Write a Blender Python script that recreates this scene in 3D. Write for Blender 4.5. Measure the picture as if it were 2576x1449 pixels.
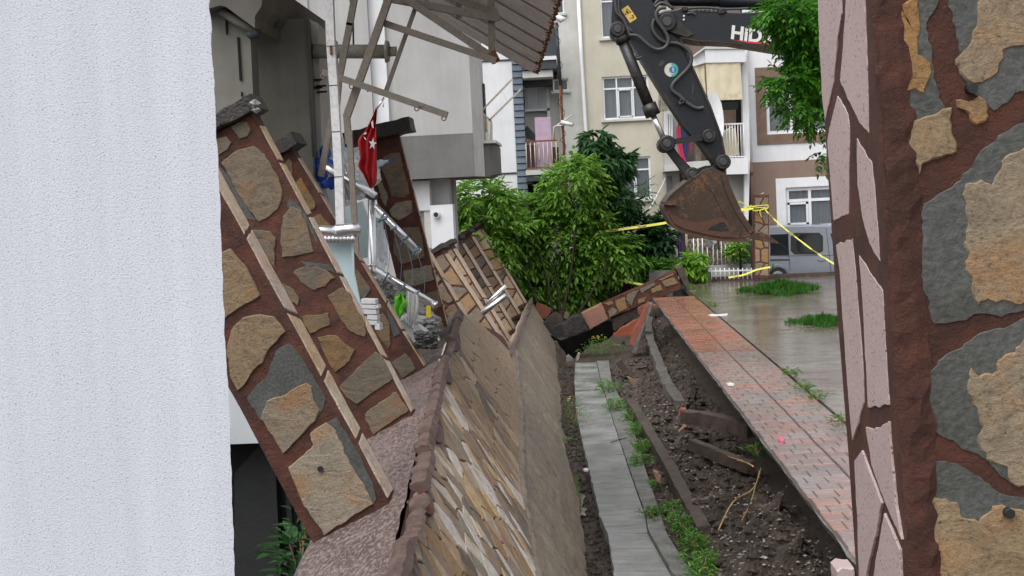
import bpy, math, random
import numpy as np
from mathutils import Vector, noise
random.seed(7); np.random.seed(7)
S = bpy.context.scene
for o in list(S.objects): bpy.data.objects.remove(o)
COL = S.collection
# ------------------------------------------------------------------ camera
FPX = 3200.0                       # focal length in units of a 2576-wide picture
CX, CY = 1288.0, 724.5
CAMZ = 3.0
roll = math.radians(2.8)
Yc = Vector(((1453-CX)/FPX, -(500-CY)/FPX, -1)).normalized()
kz = -(-math.sin(roll)*Yc.x + math.cos(roll)*Yc.y)/Yc.z
Zc = Vector((-math.sin(roll), math.cos(roll), kz)).normalized()
Xc = Yc.cross(Zc)
cam = bpy.data.cameras.new('camera'); camo = bpy.data.objects.new('camera', cam); COL.objects.link(camo)
from mathutils import Matrix
RM = Matrix((Xc, Yc, Zc))          # camera space -> world
camo.matrix_world = Matrix.Translation((0, 0, CAMZ)) @ RM.to_4x4()
cam.sensor_width = 36; cam.lens = 36*FPX/2576; cam.clip_start = .1; cam.clip_end = 500
S.camera = camo
# ------------------------------------------------------------------ overcast daylight
SUN_EL, SUN_ROT = math.radians(62), math.radians(-125)
w = bpy.data.worlds.new('World'); S.world = w; w.use_nodes = True
nt = w.node_tree; nt.nodes.clear()
sky = nt.nodes.new('ShaderNodeTexSky'); sky.sky_type = 'NISHITA'; sky.sun_disc = False
sky.sun_elevation = SUN_EL; sky.sun_rotation = SUN_ROT; sky.air_density = 1.0; sky.dust_density = 4.0; sky.ozone_density = 1.0
hs = nt.nodes.new('ShaderNodeHueSaturation'); hs.inputs['Saturation'].default_value = .22; hs.inputs['Value'].default_value = 1.0
bg = nt.nodes.new('ShaderNodeBackground'); bg.inputs['Strength'].default_value = .15
wo = nt.nodes.new('ShaderNodeOutputWorld')
nt.links.new(sky.outputs[0], hs.inputs['Color']); nt.links.new(hs.outputs[0], bg.inputs[0]); nt.links.new(bg.outputs[0], wo.inputs[0])
sl = bpy.data.lights.new('sun', 'SUN'); sl.energy = 1.1; sl.angle = math.radians(70); sl.color = (1, .98, .95)
so = bpy.data.objects.new('sun', sl); COL.objects.link(so)
sd = Vector((-.38, -.55, 1.1)).normalized()      # towards the sun
so.rotation_euler = sd.to_track_quat('Z', 'Y').to_euler()
sky.sun_elevation = math.asin(sd.z); sky.sun_rotation = math.atan2(sd.x, sd.y)
S.view_settings.view_transform = 'Standard'; S.view_settings.look = 'None'
S.view_settings.exposure = .62; S.view_settings.gamma = 1; S.view_settings.use_curve_mapping = False
S.render.engine = 'CYCLES'; S.cycles.max_bounces = 6; S.cycles.diffuse_bounces = 3; S.cycles.glossy_bounces = 3
S.cycles.transparent_max_bounces = 8; S.cycles.transmission_bounces = 4
try: S.cycles.use_denoising = True
except Exception: pass
# ------------------------------------------------------------------ picture measurements -> places
VT = {'F': (1, 0, 0), 'Z1': (.3064, 513, 0), 'Z2': (.3813, 1104.9, 0), 'Z3': (.4902, 1499.5, 0), 'Z4': (.5447, 1815.2, 0),
      'Z5': (.4357, 513, 197.3), 'Z6': (.4357, 789.2, 394.6), 'Z7': (.4553, 552.5, 789.2), 'Z8': (.4553, 1026, 789.2),
      'Z9': (.5642, 1499.5, 631.4), 'Z10': (.5098, 2052, 710.3), 'Y1': (.2451, 1302.2, 631.4), 'Y2': (.2179, 1381.1, 434.1),
      'Y3': (.2015, 1775.7, 434.1), 'Y4': (.2723, 1617.9, 78.9), 'Y5': (.2723, 773.4, 378.8), 'Y6': (.1906, 1483.7, 0),
      'Y7': (.2723, 513, 0), 'Y8': (.3465, 552.5, 947.1)}
def cv(v, pts):
    k, ox, oy = VT[v]
    return [(p[0]*k+ox, p[1]*k+oy) for p in pts]
CAM = Vector((0, 0, CAMZ))
def ray(p): return RM @ Vector(((p[0]-CX)/FPX, -(p[1]-CY)/FPX, -1))
def W(p, y):                        # onto the plane at distance y
    d = ray(p); return CAM + d*(y/d.y)
def G(p, z=0.0):                    # onto a level plane
    d = ray(p); return CAM + d*((z-CAMZ)/d.z)
def PLN(p, p0, n):
    d = ray(p); return CAM + d*((p0-CAM).dot(n)/d.dot(n))
def U(v, x, y, d): return W(cv(v, [(x, y)])[0], d)
# ------------------------------------------------------------------ object helpers
def tag(o, label=None, cat=None, group=None, kind=None):
    if label: o['label'] = label
    if cat: o['category'] = cat
    if group: o['group'] = group
    if kind: o['kind'] = kind
    return o
def thing(name, label, cat, loc=(0, 0, 0), group=None):
    o = bpy.data.objects.new(name, None); COL.objects.link(o); o.location = loc; o.empty_display_size = .1
    return tag(o, label, cat, group, 'thing')
def wloc(o):
    v = Vector((0, 0, 0))
    while o is not None: v += Vector(o.location); o = o.parent
    return v
def mesh(name, verts, faces, mat, parent=None, smooth=False, kind=None, base=None):
    me = bpy.data.meshes.new(name)
    off = wloc(parent) if parent else (Vector(base) if base is not None else Vector((0, 0, 0)))
    me.from_pydata([(v[0]-off[0], v[1]-off[1], v[2]-off[2]) for v in verts], [], faces)
    if smooth == 'tube': me.polygons.foreach_set('use_smooth', [i < len(faces)-2 for i in range(len(me.polygons))])
    elif smooth: me.polygons.foreach_set('use_smooth', [True]*len(me.polygons))
    if mat: me.materials.append(mat)
    me.update()
    o = bpy.data.objects.new(name, me); COL.objects.link(o)
    if parent: o.parent = parent
    elif base is not None: o.location = base
    if kind: o['kind'] = kind
    return o
class MB:                           # collects shapes of ONE piece
    def __init__(s): s.v = []; s.f = []
    def add(s, v, f):
        n = len(s.v); s.v += [tuple(x) for x in v]; s.f += [tuple(i+n for i in q) for q in f]; return s
    def build(s, name, mat, parent=None, **k): return mesh(name, s.v, s.f, mat, parent, **k)
def g_box(x0, x1, y0, y1, z0, z1):
    v = [(x, y, z) for z in (z0, z1) for y in (y0, y1) for x in (x0, x1)]
    return v, [(0, 2, 3, 1), (4, 5, 7, 6), (0, 1, 5, 4), (2, 6, 7, 3), (0, 4, 6, 2), (1, 3, 7, 5)]
def g_prism(pts, ext, bev=0.0):     # pts: front polygon (Vectors), ext: vector to the back; slight bevel inset of the front
    pts = [Vector(p) for p in pts]; ext = Vector(ext); n = len(pts)
    nrm = Vector((0, 0, 0))
    for i in range(n): nrm += pts[i].cross(pts[(i+1) % n])
    if nrm.dot(ext) > 0: pts.reverse()
    c = sum(pts, Vector())/n
    if bev > 0:
        fr = []
        for p in pts:
            d = c-p; L = d.length or 1
            fr.append(p + d*(min(bev, L*.3)/L))
        mid = [p + ext.normalized()*bev for p in pts]
        v = fr+mid+[p+ext for p in pts]
        f = [tuple(range(n)), tuple(reversed(range(2*n, 3*n)))]
        for k in (0, n):
            f += [(k+i, k+n+i, k+n+(i+1) % n, k+(i+1) % n) for i in range(n)]
    else:
        v = pts+[p+ext for p in pts]
        f = [tuple(range(n)), tuple(reversed(range(n, 2*n)))]
        f += [(i, n+i, n+(i+1) % n, (i+1) % n) for i in range(n)]
    return v, f
def g_tube(pts, r, n=8, caps=True):
    pts = [Vector(p) for p in pts]; m = len(pts)
    rs = r if isinstance(r, (list, tuple)) else [r]*m
    v, f = [], []; up = None
    for i, p in enumerate(pts):
        t = (pts[min(i+1, m-1)]-pts[max(i-1, 0)]).normalized()
        if up is None: up = t.orthogonal().normalized()
        up = (up - t*up.dot(t)).normalized(); b = t.cross(up)
        for k in range(n):
            a = 2*math.pi*(k+.5)/n
            v.append(p + (up*math.cos(a)+b*math.sin(a))*rs[i])
    for i in range(m-1):
        for k in range(n): f.append((i*n+k, i*n+(k+1) % n, (i+1)*n+(k+1) % n, (i+1)*n+k))
    if caps: f += [tuple(reversed(range(n))), tuple(range((m-1)*n, m*n))]
    return v, f
def g_bar(a, b, w, h, up=(0, 0, 1)):  # rectangular bar
    a, b = Vector(a), Vector(b); t = (b-a).normalized(); u = Vector(up); s = t.cross(u)
    if s.length < 1e-4: s = t.cross(Vector((0, 1, 0)))
    s.normalize(); u = s.cross(t)
    v = [p + s*(i*w/2)+u*(j*h/2) for p in (a, b) for (i, j) in ((-1, -1), (1, -1), (1, 1), (-1, 1))]
    return v, [(3, 2, 1, 0), (4, 5, 6, 7), (0, 1, 5, 4), (1, 2, 6, 5), (2, 3, 7, 6), (3, 0, 4, 7)]
def box(name, x0, x1, y0, y1, z0, z1, mat, parent=None, **k): v, f = g_box(x0, x1, y0, y1, z0, z1); return mesh(name, v, f, mat, parent, **k)
def tube(name, pts, r, mat, parent=None, n=8, **k):
    v, f = g_tube(pts, r, n); k.setdefault('smooth', 'tube' if n > 5 else False); return mesh(name, v, f, mat, parent, **k)
def bar(name, a, b, w, h, mat, parent=None, up=(0, 0, 1), **k): v, f = g_bar(a, b, w, h, up); return mesh(name, v, f, mat, parent, **k)
def smooth_path(pts, k=6):
    pts = [Vector(p) for p in pts]; out = []
    for i in range(len(pts)-1):
        p0 = pts[max(i-1, 0)]; p1 = pts[i]; p2 = pts[i+1]; p3 = pts[min(i+2, len(pts)-1)]
        for j in range(k):
            t = j/k
            out.append(.5*((2*p1)+(p2-p0)*t+(2*p0-5*p1+4*p2-p3)*t*t+(3*p1-p0-3*p2+p3)*t**3))
    out.append(pts[-1]); return out
def rough(pts, seg=.03, amp=.006, seed=0, freq=18):   # torn outline in 3-D, kept in its plane
    pts = [Vector(p) for p in pts]; n = len(pts)
    nrm = Vector((0, 0, 0))
    for i in range(n): nrm += pts[i].cross(pts[(i+1) % n])
    nrm.normalize(); out = []
    for i in range(n):
        a, b = pts[i], pts[(i+1) % n]; L = (b-a).length; k = max(1, min(12, int(L/seg)))
        for j in range(k):
            p = a.lerp(b, j/k); d = (b-a).normalized().cross(nrm)
            q = noise.noise(p*freq+Vector((seed*7.3, 0, 0))) + .6*noise.noise(p*freq*2.7+Vector((0, seed*3.1, 0)))
            out.append(p + d*q*amp*2)
    return out
def prismY(name, pts, y0, y1, mat, parent=None, bev=0, **k):   # outline at distance y0, extruded away to y1
    P = [W(p, y0) for p in pts]; v, f = g_prism(P, (0, y1-y0, 0), bev); return mesh(name, v, f, mat, parent, **k)
def voronoi(seeds, rect, gap, R=2.2):
    """clipped cells of seeds in rect, each shrunk by gap/2"""
    x0, x1, y0, y1 = rect; out = []
    A = (x1-x0)*(y1-y0); rad = R*math.sqrt(A/len(seeds))*1.6
    for i, s in enumerate(seeds):
        poly = [(x0, y0), (x1, y0), (x1, y1), (x0, y1)]
        for j, t in enumerate(seeds):
            if i == j: continue
            dx, dy = t[0]-s[0], t[1]-s[1]; L = math.hypot(dx, dy)
            if L > rad*2 or L < 1e-6: continue
            nx, ny = dx/L, dy/L; lim = L/2-gap/2
            new = []
            for a in range(len(poly)):
                p, q = poly[a], poly[(a+1) % len(poly)]
                dp = (p[0]-s[0])*nx+(p[1]-s[1])*ny-lim; dq = (q[0]-s[0])*nx+(q[1]-s[1])*ny-lim
                if dp <= 0: new.append(p)
                if dp*dq < 0:
                    u = dp/(dp-dq); new.append((p[0]+(q[0]-p[0])*u, p[1]+(q[1]-p[1])*u))
            poly = new
            if len(poly) < 3: break
        if len(poly) >= 3: out.append((s, poly))
    return out
def jgrid(x0, x1, y0, y1, nx, ny, j=.35):
    return [(x0+(x1-x0)*(i+.5+random.uniform(-j, j)+(.5 if k % 2 else 0)*.6)/nx, y0+(y1-y0)*(k+.5+random.uniform(-j, j))/ny) for i in range(nx) for k in range(ny)]
def cloth(name, rows, y, mat, parent=None, folds=4, amp=.03, n=24, **k):
    """rows: list of (left, right) picture points; a hanging sheet with vertical folds and real thickness"""
    L = smooth_path([W(a, y) for a, b in rows], 5); R = smooth_path([W(b, y) for a, b in rows], 5)
    v, f = [], []; m = len(L)
    for s in (0, .006):
        for i in range(m):
            for j in range(n+1):
                t = j/n; p = L[i].lerp(R[i], t)
                p = p+Vector((0, amp*math.sin(t*folds*6.28+i*.12)+amp*.5*noise.noise(p*6)+s, 0)); v.append(p)
    N = m*(n+1)
    for i in range(m-1):
        for j in range(n):
            a = i*(n+1)+j; f.append((a, a+n+1, a+n+2, a+1)); f.append((N+a, N+a+1, N+a+n+2, N+a+n+1))
    return mesh(name, v, f, mat, parent, smooth=True, **k)
def text_mesh(name, s, p, xdir, zdir, size, mat, parent, bold=.02, ext=.002):
    cu = bpy.data.curves.new(name, 'FONT'); cu.body = s; cu.size = 1; cu.offset = bold; cu.extrude = 0
    cu.resolution_u = 3
    o = bpy.data.objects.new(name, cu); COL.objects.link(o)
    bpy.context.view_layer.update()
    dg = bpy.context.evaluated_depsgraph_get()
    me = bpy.data.meshes.new_from_object(o.evaluated_get(dg)); bpy.data.objects.remove(o)
    xd, zd = Vector(xdir), Vector(zdir); p = Vector(p)
    V = [p + xd*(q.co.x*size[0]) + zd*(q.co.y*size[1]) for q in me.vertices]
    F = [tuple(q.vertices) for q in me.polygons]
    return mesh(name, V, F, mat, parent)
# ------------------------------------------------------------------ materials
def nodes(name):
    m = bpy.data.materials.new(name); m.use_nodes = True; t = m.node_tree
    return m, t, t.nodes['Principled BSDF']
def N(t, kind, **k):
    n = t.nodes.new('ShaderNode'+kind)
    for a, b in k.items(): setattr(n, a, b)
    return n
def coords(t, scale=(1, 1, 1), rot=(0, 0, 0), rnd=True, space='Object'):
    tc = N(t, 'TexCoord'); mp = N(t, 'Mapping'); mp.inputs['Scale'].default_value = scale; mp.inputs['Rotation'].default_value = rot
    if rnd:
        oi = N(t, 'ObjectInfo'); mu = N(t, 'Math', operation='MULTIPLY'); mu.inputs[1].default_value = 37
        t.links.new(oi.outputs['Random'], mu.inputs[0]); ad = N(t, 'VectorMath', operation='ADD')
        t.links.new(tc.outputs[space], ad.inputs[0]); t.links.new(mu.outputs[0], ad.inputs[1]); t.links.new(ad.outputs[0], mp.inputs[0])
    else: t.links.new(tc.outputs[space], mp.inputs[0])
    return mp.outputs[0]
def noi(t, vec, scale, detail=5, rough=.6, dist=0):
    n = N(t, 'TexNoise'); n.inputs['Scale'].default_value = scale; n.inputs['Detail'].default_value = detail
    n.inputs['Roughness'].default_value = rough; n.inputs['Distortion'].default_value = dist
    t.links.new(vec, n.inputs['Vector']); return n.outputs['Fac']
def ramp(t, fac, stops, interp='LINEAR'):
    r = N(t, 'ValToRGB'); r.color_ramp.interpolation = interp
    e = r.color_ramp.elements
    while len(e) < len(stops): e.new(.5)
    for q, (p, c) in zip(e, stops): q.position = p; q.color = (c[0], c[1], c[2], 1)
    t.links.new(fac, r.inputs[0]); return r.outputs[0]
def mix(t, fac, a, b, mode='MIX'):
    m = N(t, 'Mix', data_type='RGBA', blend_type=mode)
    if isinstance(fac, (int, float)): m.inputs[0].default_value = fac
    else: t.links.new(fac, m.inputs[0])
    for i, x in ((6, a), (7, b)):
        if isinstance(x, tuple): m.inputs[i].default_value = (*x[:3], 1)
        else: t.links.new(x, m.inputs[i])
    return m.outputs[2]
def mathn(t, op, a, b=None):
    m = N(t, 'Math', operation=op)
    for i, x in ((0, a), (1, b)):
        if x is None: continue
        if isinstance(x, (int, float)): m.inputs[i].default_value = x
        else: t.links.new(x, m.inputs[i])
    return m.outputs[0]
def bump(t, bs, h, strength, dist=.01, prev=None):
    b = N(t, 'Bump'); b.inputs['Strength'].default_value = strength; b.inputs['Distance'].default_value = dist
    t.links.new(h, b.inputs['Height'])
    if prev: t.links.new(prev, b.inputs['Normal'])
    t.links.new(b.outputs[0], bs.inputs['Normal']); return b.outputs[0]
def mat(name, c1, c2=None, scale=4, fine=60, finev=.15, rough=.8, b1=.3, bd=.01, metal=0, rnd=.0, stretch=(1, 1, 1), rough2=None, lo=.35, hi=.65, spec=.5):
    m, t, bs = nodes(name)
    c2 = c2 or tuple(x*.75 for x in c1)
    vec = coords(t, stretch)
    a = noi(t, vec, scale, 6); col = ramp(t, a, [(lo, c1), (hi, c2)])
    f = noi(t, vec, fine, 4)
    k = ramp(t, f, [(.3, (1-finev*2,)*3), (.7, (1+finev,)*3)]); col = mix(t, 1.0, col, k, 'MULTIPLY')
    if rnd:
        oi = N(t, 'ObjectInfo'); v = mathn(t, 'MULTIPLY_ADD', oi.outputs['Random'], rnd*2); v.node.inputs[2].default_value = 1-rnd
        h = N(t, 'HueSaturation'); t.links.new(v, h.inputs['Value']); t.links.new(col, h.inputs['Color']); col = h.outputs[0]
    t.links.new(col, bs.inputs['Base Color'])
    if rough2 is None: bs.inputs['Roughness'].default_value = rough
    else:
        r = N(t, 'MapRange'); r.inputs[1].default_value = .35; r.inputs[2].default_value = .65; r.inputs[3].default_value = rough; r.inputs[4].default_value = rough2
        t.links.new(a, r.inputs[0]); t.links.new(r.outputs[0], bs.inputs['Roughness'])
    bs.inputs['Metallic'].default_value = metal
    bs.inputs['Specular IOR Level'].default_value = spec
    if b1: bump(t, bs, mathn(t, 'ADD', f, mathn(t, 'MULTIPLY', a, 1.5)), b1, bd)
    return m
def stone_mat(name, pal, val=1.0, wet=.75):
    m, t, bs = nodes(name); vec = coords(t)
    oi = N(t, 'ObjectInfo'); n = len(pal)
    base = ramp(t, oi.outputs['Random'], [(i/n, tuple(x*val for x in c)) for i, c in enumerate(pal)], 'CONSTANT')
    mp = N(t, 'Mapping'); mp.inputs['Rotation'].default_value = (.3, .5, .2); mp.inputs['Scale'].default_value = (2.5, 3, 5)
    t.links.new(vec, mp.inputs[0])
    a = noi(t, mp.outputs[0], 2.4, 8, .72, 1.1); f = noi(t, vec, 70, 6, .75); b = noi(t, vec, 4, 5)
    col = mix(t, 1.0, base, ramp(t, a, [(.3, (.62, .58, .55)), (.5, (1, 1, 1)), (.7, (1.25, 1.2, 1.1))]), 'MULTIPLY')
    col = mix(t, ramp(t, b, [(.5, (0, 0, 0)), (.72, (.7, .7, .7))]), col, (.4*val, .2*val, .07*val))
    col = mix(t, ramp(t, f, [(.28, (1, 1, 1)), (.42, (0, 0, 0))]), col, (.08, .065, .05))
    t.links.new(col, bs.inputs['Base Color']); bs.inputs['Roughness'].default_value = wet
    bs.inputs['Specular IOR Level'].default_value = .3
    col = mix(t, 1, col, ramp(t, f, [(.3, (.7, .68, .66)), (.7, (1.2, 1.2, 1.2))]), 'MULTIPLY'); t.links.new(col, bs.inputs['Base Color'])
    bump(t, bs, mathn(t, 'ADD', mathn(t, 'MULTIPLY', a, 2.0), f), .75, .012)
    return m
PAL = [(.32, .235, .145), (.38, .25, .12), (.25, .225, .18), (.32, .27, .205), (.26, .205, .15), (.36, .29, .205)]
M_stone = stone_mat('stone', PAL, .74)
M_stone_near = stone_mat('ochre_stone', [(.30, .215, .12), (.34, .205, .085), (.29, .235, .165), (.31, .23, .14)], .92)
M_stone_grey = stone_mat('stone_grey', [(.27, .25, .20), (.33, .29, .23), (.30, .26, .2)], .95)
M_stone_edge = stone_mat('stone_edge', [(.5, .4, .3), (.45, .36, .3), (.5, .42, .36), (.46, .34, .23), (.5, .42, .33)], 1.2, .5)
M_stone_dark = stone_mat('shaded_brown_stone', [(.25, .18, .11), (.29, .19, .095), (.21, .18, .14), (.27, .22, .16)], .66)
M_stone_wet = stone_mat('wet_stone', [(.24, .185, .12), (.17, .15, .125), (.36, .27, .19), (.30, .20, .11), (.12, .10, .085), (.44, .34, .25), (.28, .19, .145)], 1.12, .38)
M_stone_clean = stone_mat('washed_stone', [(.66, .58, .48), (.74, .69, .62), (.60, .44, .24), (.30, .25, .2), (.68, .63, .59)], 1.0, .4)
def mortar_mat(name, c=(.085, .034, .024), c2=(.05, .024, .02), b=.8):
    m, t, bs = nodes(name); vec = coords(t)
    a = noi(t, vec, 7, 6); f = noi(t, vec, 70, 6, .8)
    col = ramp(t, a, [(.35, c), (.65, c2)])
    col = mix(t, ramp(t, f, [(.58, (0, 0, 0)), (.75, (.6, .6, .6))]), col, tuple(x*1.8 for x in c))
    t.links.new(col, bs.inputs['Base Color']); bs.inputs['Roughness'].default_value = .6; bs.inputs['Specular IOR Level'].default_value = .3
    bump(t, bs, mathn(t, 'ADD', mathn(t, 'MULTIPLY', a, 2), f), b, .02)
    return m
M_mortar = mortar_mat('brown_mortar', (.14, .052, .034), (.065, .03, .023), 1.0)
M_cement = mat('grey_cement', (.085, .09, .082), (.055, .056, .05), 4, 60, .2, .7, .45, .012)
M_capd = mat('dark_cap', (.05, .042, .036), (.025, .022, .02), 6, 40, .3, .6, .8, .02)
M_capbreak = mat('broken_concrete', (.5, .49, .47), (.2, .19, .18), 14, 60, .3, .9, 1, .02)
def granite():
    m, t, bs = nodes('pink_granite'); vec = coords(t)
    v = N(t, 'TexVoronoi'); v.inputs['Scale'].default_value = 75; t.links.new(vec, v.inputs['Vector'])
    a = noi(t, vec, 3, 4); f = noi(t, vec, 140, 3)
    col = ramp(t, a, [(.3, (.50, .385, .37)), (.7, (.42, .325, .315))])
    col = mix(t, 1, col, ramp(t, f, [(.3, (.8, .8, .8)), (.7, (1.1, 1.1, 1.1))]), 'MULTIPLY')
    sp = ramp(t, v.outputs['Distance'], [(.16, (1, 1, 1)), (.32, (0, 0, 0))])
    g = noi(t, vec, 35, 2); sp = mix(t, 1, sp, ramp(t, g, [(.48, (0, 0, 0)), (.56, (1, 1, 1))]), 'MULTIPLY')
    col = mix(t, sp, col, (.15, .09, .085))
    t.links.new(col, bs.inputs['Base Color']); bs.inputs['Roughness'].default_value = .6
    h = mathn(t, 'SUBTRACT', f, sp); bump(t, bs, h, .35, .004); return m
M_granite = granite()
M_granmortar = mortar_mat('edge_mortar', (.15, .07, .055), (.11, .052, .042), .4)
def plaster():
    m, t, bs = nodes('white_rough_plaster'); vec = coords(t, rnd=False)
    big = noi(t, vec, .9, 4); st = coords(t, (6, 1, .35), rnd=False); s = noi(t, st, 1.8, 6, .65)
    f = noi(t, vec, 230, 4, .75); v = N(t, 'TexVoronoi'); v.inputs['Scale'].default_value = 300; t.links.new(vec, v.inputs['Vector'])
    col = ramp(t, s, [(.3, (.52, .545, .60)), (.62, (.595, .615, .68))])
    col = mix(t, ramp(t, big, [(.45, (0, 0, 0)), (.8, (.5, .5, .5))]), col, (.5, .52, .55))
    pit = ramp(t, f, [(.34, (1, 1, 1)), (.44, (0, 0, 0))])
    col = mix(t, pit, col, (.22, .23, .26))
    t.links.new(col, bs.inputs['Base Color']); bs.inputs['Roughness'].default_value = .85
    bump(t, bs, mathn(t, 'ADD', f, v.outputs['Distance']), .36, .0016); return m
M_plaster = plaster()
def wallp(name, c, stain=.25, sc=1.2):
    m, t, bs = nodes(name); vec = coords(t, rnd=False); st = coords(t, (2.5, 2.5, .22), rnd=False)
    a = noi(t, vec, sc, 6); s = noi(t, st, 2.2, 6, .65); f = noi(t, vec, 40, 4)
    col = mix(t, 1, c, ramp(t, a, [(.35, (1-stain,)*3), (.6, (1, 1, 1))]), 'MULTIPLY')
    col = mix(t, 1, col, ramp(t, s, [(.3, (1-stain*.45,)*3), (.6, (1.02, 1.02, 1.02))]), 'MULTIPLY')
    t.links.new(col, bs.inputs['Base Color']); bs.inputs['Roughness'].default_value = .85
    bump(t, bs, f, .2, .005); return m
M_wgrey = wallp('grey_render', (.42, .42, .41), .18, .5)
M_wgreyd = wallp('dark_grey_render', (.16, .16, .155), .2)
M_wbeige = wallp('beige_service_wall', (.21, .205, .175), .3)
M_wwhite = wallp('white_render', (.72, .73, .75), .1)
M_wcream = wallp('cream_render', (.52, .49, .40), .1)
M_wlight = wallp('light_grey_render', (.56, .56, .53), .16)
M_wbrown = wallp('brown_render', (.24, .17, .135), .12)
M_wstucco = wallp('stucco_band', (.5, .53, .55), .12)
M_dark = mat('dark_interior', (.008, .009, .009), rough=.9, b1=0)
M_blue = mat('blue_grey_cladding', (.11, .15, .19), (.08, .11, .15), 3, 30, .1, .5, .1)
M_char = mat('charcoal_paint', (.045, .055, .065), rough=.6, b1=.1)
M_pvc = mat('white_pvc', (.78, .79, .8), (.7, .71, .73), 3, 30, .04, .35, 0)
M_brownframe = mat('brown_trim', (.22, .14, .10), rough=.7, b1=.1)
M_roofsheet = mat('grey_roof_sheet', (.80, .77, .74), (.66, .62, .58), 2, 40, .12, .55, .2, .01, stretch=(1, 1, .4))
M_rust = mat('rust', (.28, .09, .03), (.13, .045, .025), 12, 60, .3, .85, .7)
def paint_rust(name, c, amt=.62):
    m, t, bs = nodes(name); vec = coords(t)
    a = noi(t, vec, 3, 6, .7); f = noi(t, vec, 25, 5)
    col = mix(t, 1, c, ramp(t, f, [(.3, (.75, .75, .73)), (.6, (1.05, 1.05, 1.05))]), 'MULTIPLY')
    k = ramp(t, a, [(amt, (0, 0, 0)), (amt+.06, (1, 1, 1))]); col = mix(t, k, col, (.14, .06, .03))
    t.links.new(col, bs.inputs['Base Color']); bs.inputs['Roughness'].default_value = .5; bump(t, bs, f, .25, .004); return m
M_tube = paint_rust('grey_beige_steel', (.22, .19, .155), .62)
M_wpole = paint_rust('white_painted_steel', (.66, .66, .66), .68)
M_duct = paint_rust('beige_duct', (.36, .34, .29), .66)
M_crail = paint_rust('cream_painted_steel', (.55, .48, .38), .6)
def metal(name, c, rough=.2):
    m, t, bs = nodes(name); vec = coords(t); f = noi(t, vec, 8, 5)
    bs.inputs['Metallic'].default_value = 1; bs.inputs['Base Color'].default_value = (*c, 1)
    r = N(t, 'MapRange'); r.inputs[3].default_value = rough*.6; r.inputs[4].default_value = rough*1.6; t.links.new(f, r.inputs[0]); t.links.new(r.outputs[0], bs.inputs['Roughness'])
    return m
M_chrome = metal('stainless_steel', (.93, .94, .95), .3)
def glassy(name, c, alpha, rough=.1):
    m, t, bs = nodes(name); bs.inputs['Base Color'].default_value = (*c, 1); bs.inputs['Alpha'].default_value = alpha; bs.inputs['Roughness'].default_value = rough
    bs.inputs['Specular IOR Level'].default_value = .8; return m
M_frost = glassy('frosted_glass', (.48, .60, .63), .93, .25)
M_pane = glassy('window_glass', (.12, .14, .16), .42, .04)
M_panedark = glassy('tinted_glass', (.015, .018, .022), 1, .06)
M_film = glassy('clear_plastic_film', (.85, .88, .92), .62, .15)
M_bottle = glassy('clear_bottle', (.7, .8, .85), .45, .08)
M_curtain = mat('white_curtain', (.66, .69, .72), (.48, .51, .53), 2, 20, .05, .9, 0, stretch=(9, 1, .3))
def plain(name, c, rough=.6, metal=0, **k): return mat(name, c, tuple(x*.85 for x in c), 5, 40, .06, rough, .1, .004, metal, **k)
M_black = plain('black_rubber', (.015, .015, .016), .5)
M_pink = plain('lilac_panel', (.5, .36, .48), .6)
M_red = plain('red_flag_cloth', (.46, .013, .02), .8)
M_whitec = plain('white_cloth', (.75, .75, .73), .85)
M_green = plain('lime_green_cloth', (.22, .75, .04), .8)
M_yellow = plain('yellow_plastic', (.75, .6, .04), .4)
M_tape = plain('yellow_barrier_tape', (.72, .68, .08), .35)
M_cream = mat('cream_awning', (.66, .6, .44), (.56, .49, .34), 2, 30, .05, .85, .1)
M_purple = plain('purple_cloth', (.13, .05, .25), .8)
M_pinkc = plain('pink_cloth', (.5, .04, .1), .8)
M_navy = plain('navy_cloth', (.03, .05, .16), .8)
M_bluep = plain('blue_plastic', (.01, .08, .45), .4)
M_wplas = plain('white_plastic', (.68, .69, .69), .5)
M_decal = plain('white_lettering', (.72, .72, .7), .5)
M_decred = plain('red_stripe', (.6, .03, .03), .5)
M_declbl = plain('amber_label', (.62, .42, .08), .5)
M_teal = plain('teal_print', (.04, .4, .33), .5)
M_beigep = plain('cream_print', (.65, .62, .5), .5)
def exc_mat(name, c, mud, amt):
    m, t, bs = nodes(name); vec = coords(t, rnd=False)
    a = noi(t, vec, 2.2, 7, .7); f = noi(t, vec, 22, 6, .7)
    k = mathn(t, 'MULTIPLY', a, f); k = ramp(t, k, [(amt, (0, 0, 0)), (amt+.08, (1, 1, 1))])
    col = mix(t, k, mix(t, 1, c, ramp(t, f, [(.3, (.7, .7, .7)), (.7, (1.2, 1.2, 1.2))]), 'MULTIPLY'), mud)
    t.links.new(col, bs.inputs['Base Color']); bs.inputs['Roughness'].default_value = .45
    rr = ramp(t, k, [(0, (.38,)*3), (1, (.85,)*3)]); t.links.new(rr, bs.inputs['Roughness'])
    bump(t, bs, f, .3, .01); return m
M_exc = exc_mat('dark_blue_black_paint', (.006, .0085, .013), (.04, .034, .028), .36)
M_excd = exc_mat('oily_black_steel', (.012, .012, .013), (.045, .036, .028), .27)
M_bucket = exc_mat('worn_bucket_steel', (.045, .026, .016), (.13, .055, .022), .27)
M_bucketr = exc_mat('rusty_bucket_steel', (.085, .036, .018), (.06, .034, .022), .26)
M_hose = plain('grey_hose', (.05, .05, .052), .45)
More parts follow.
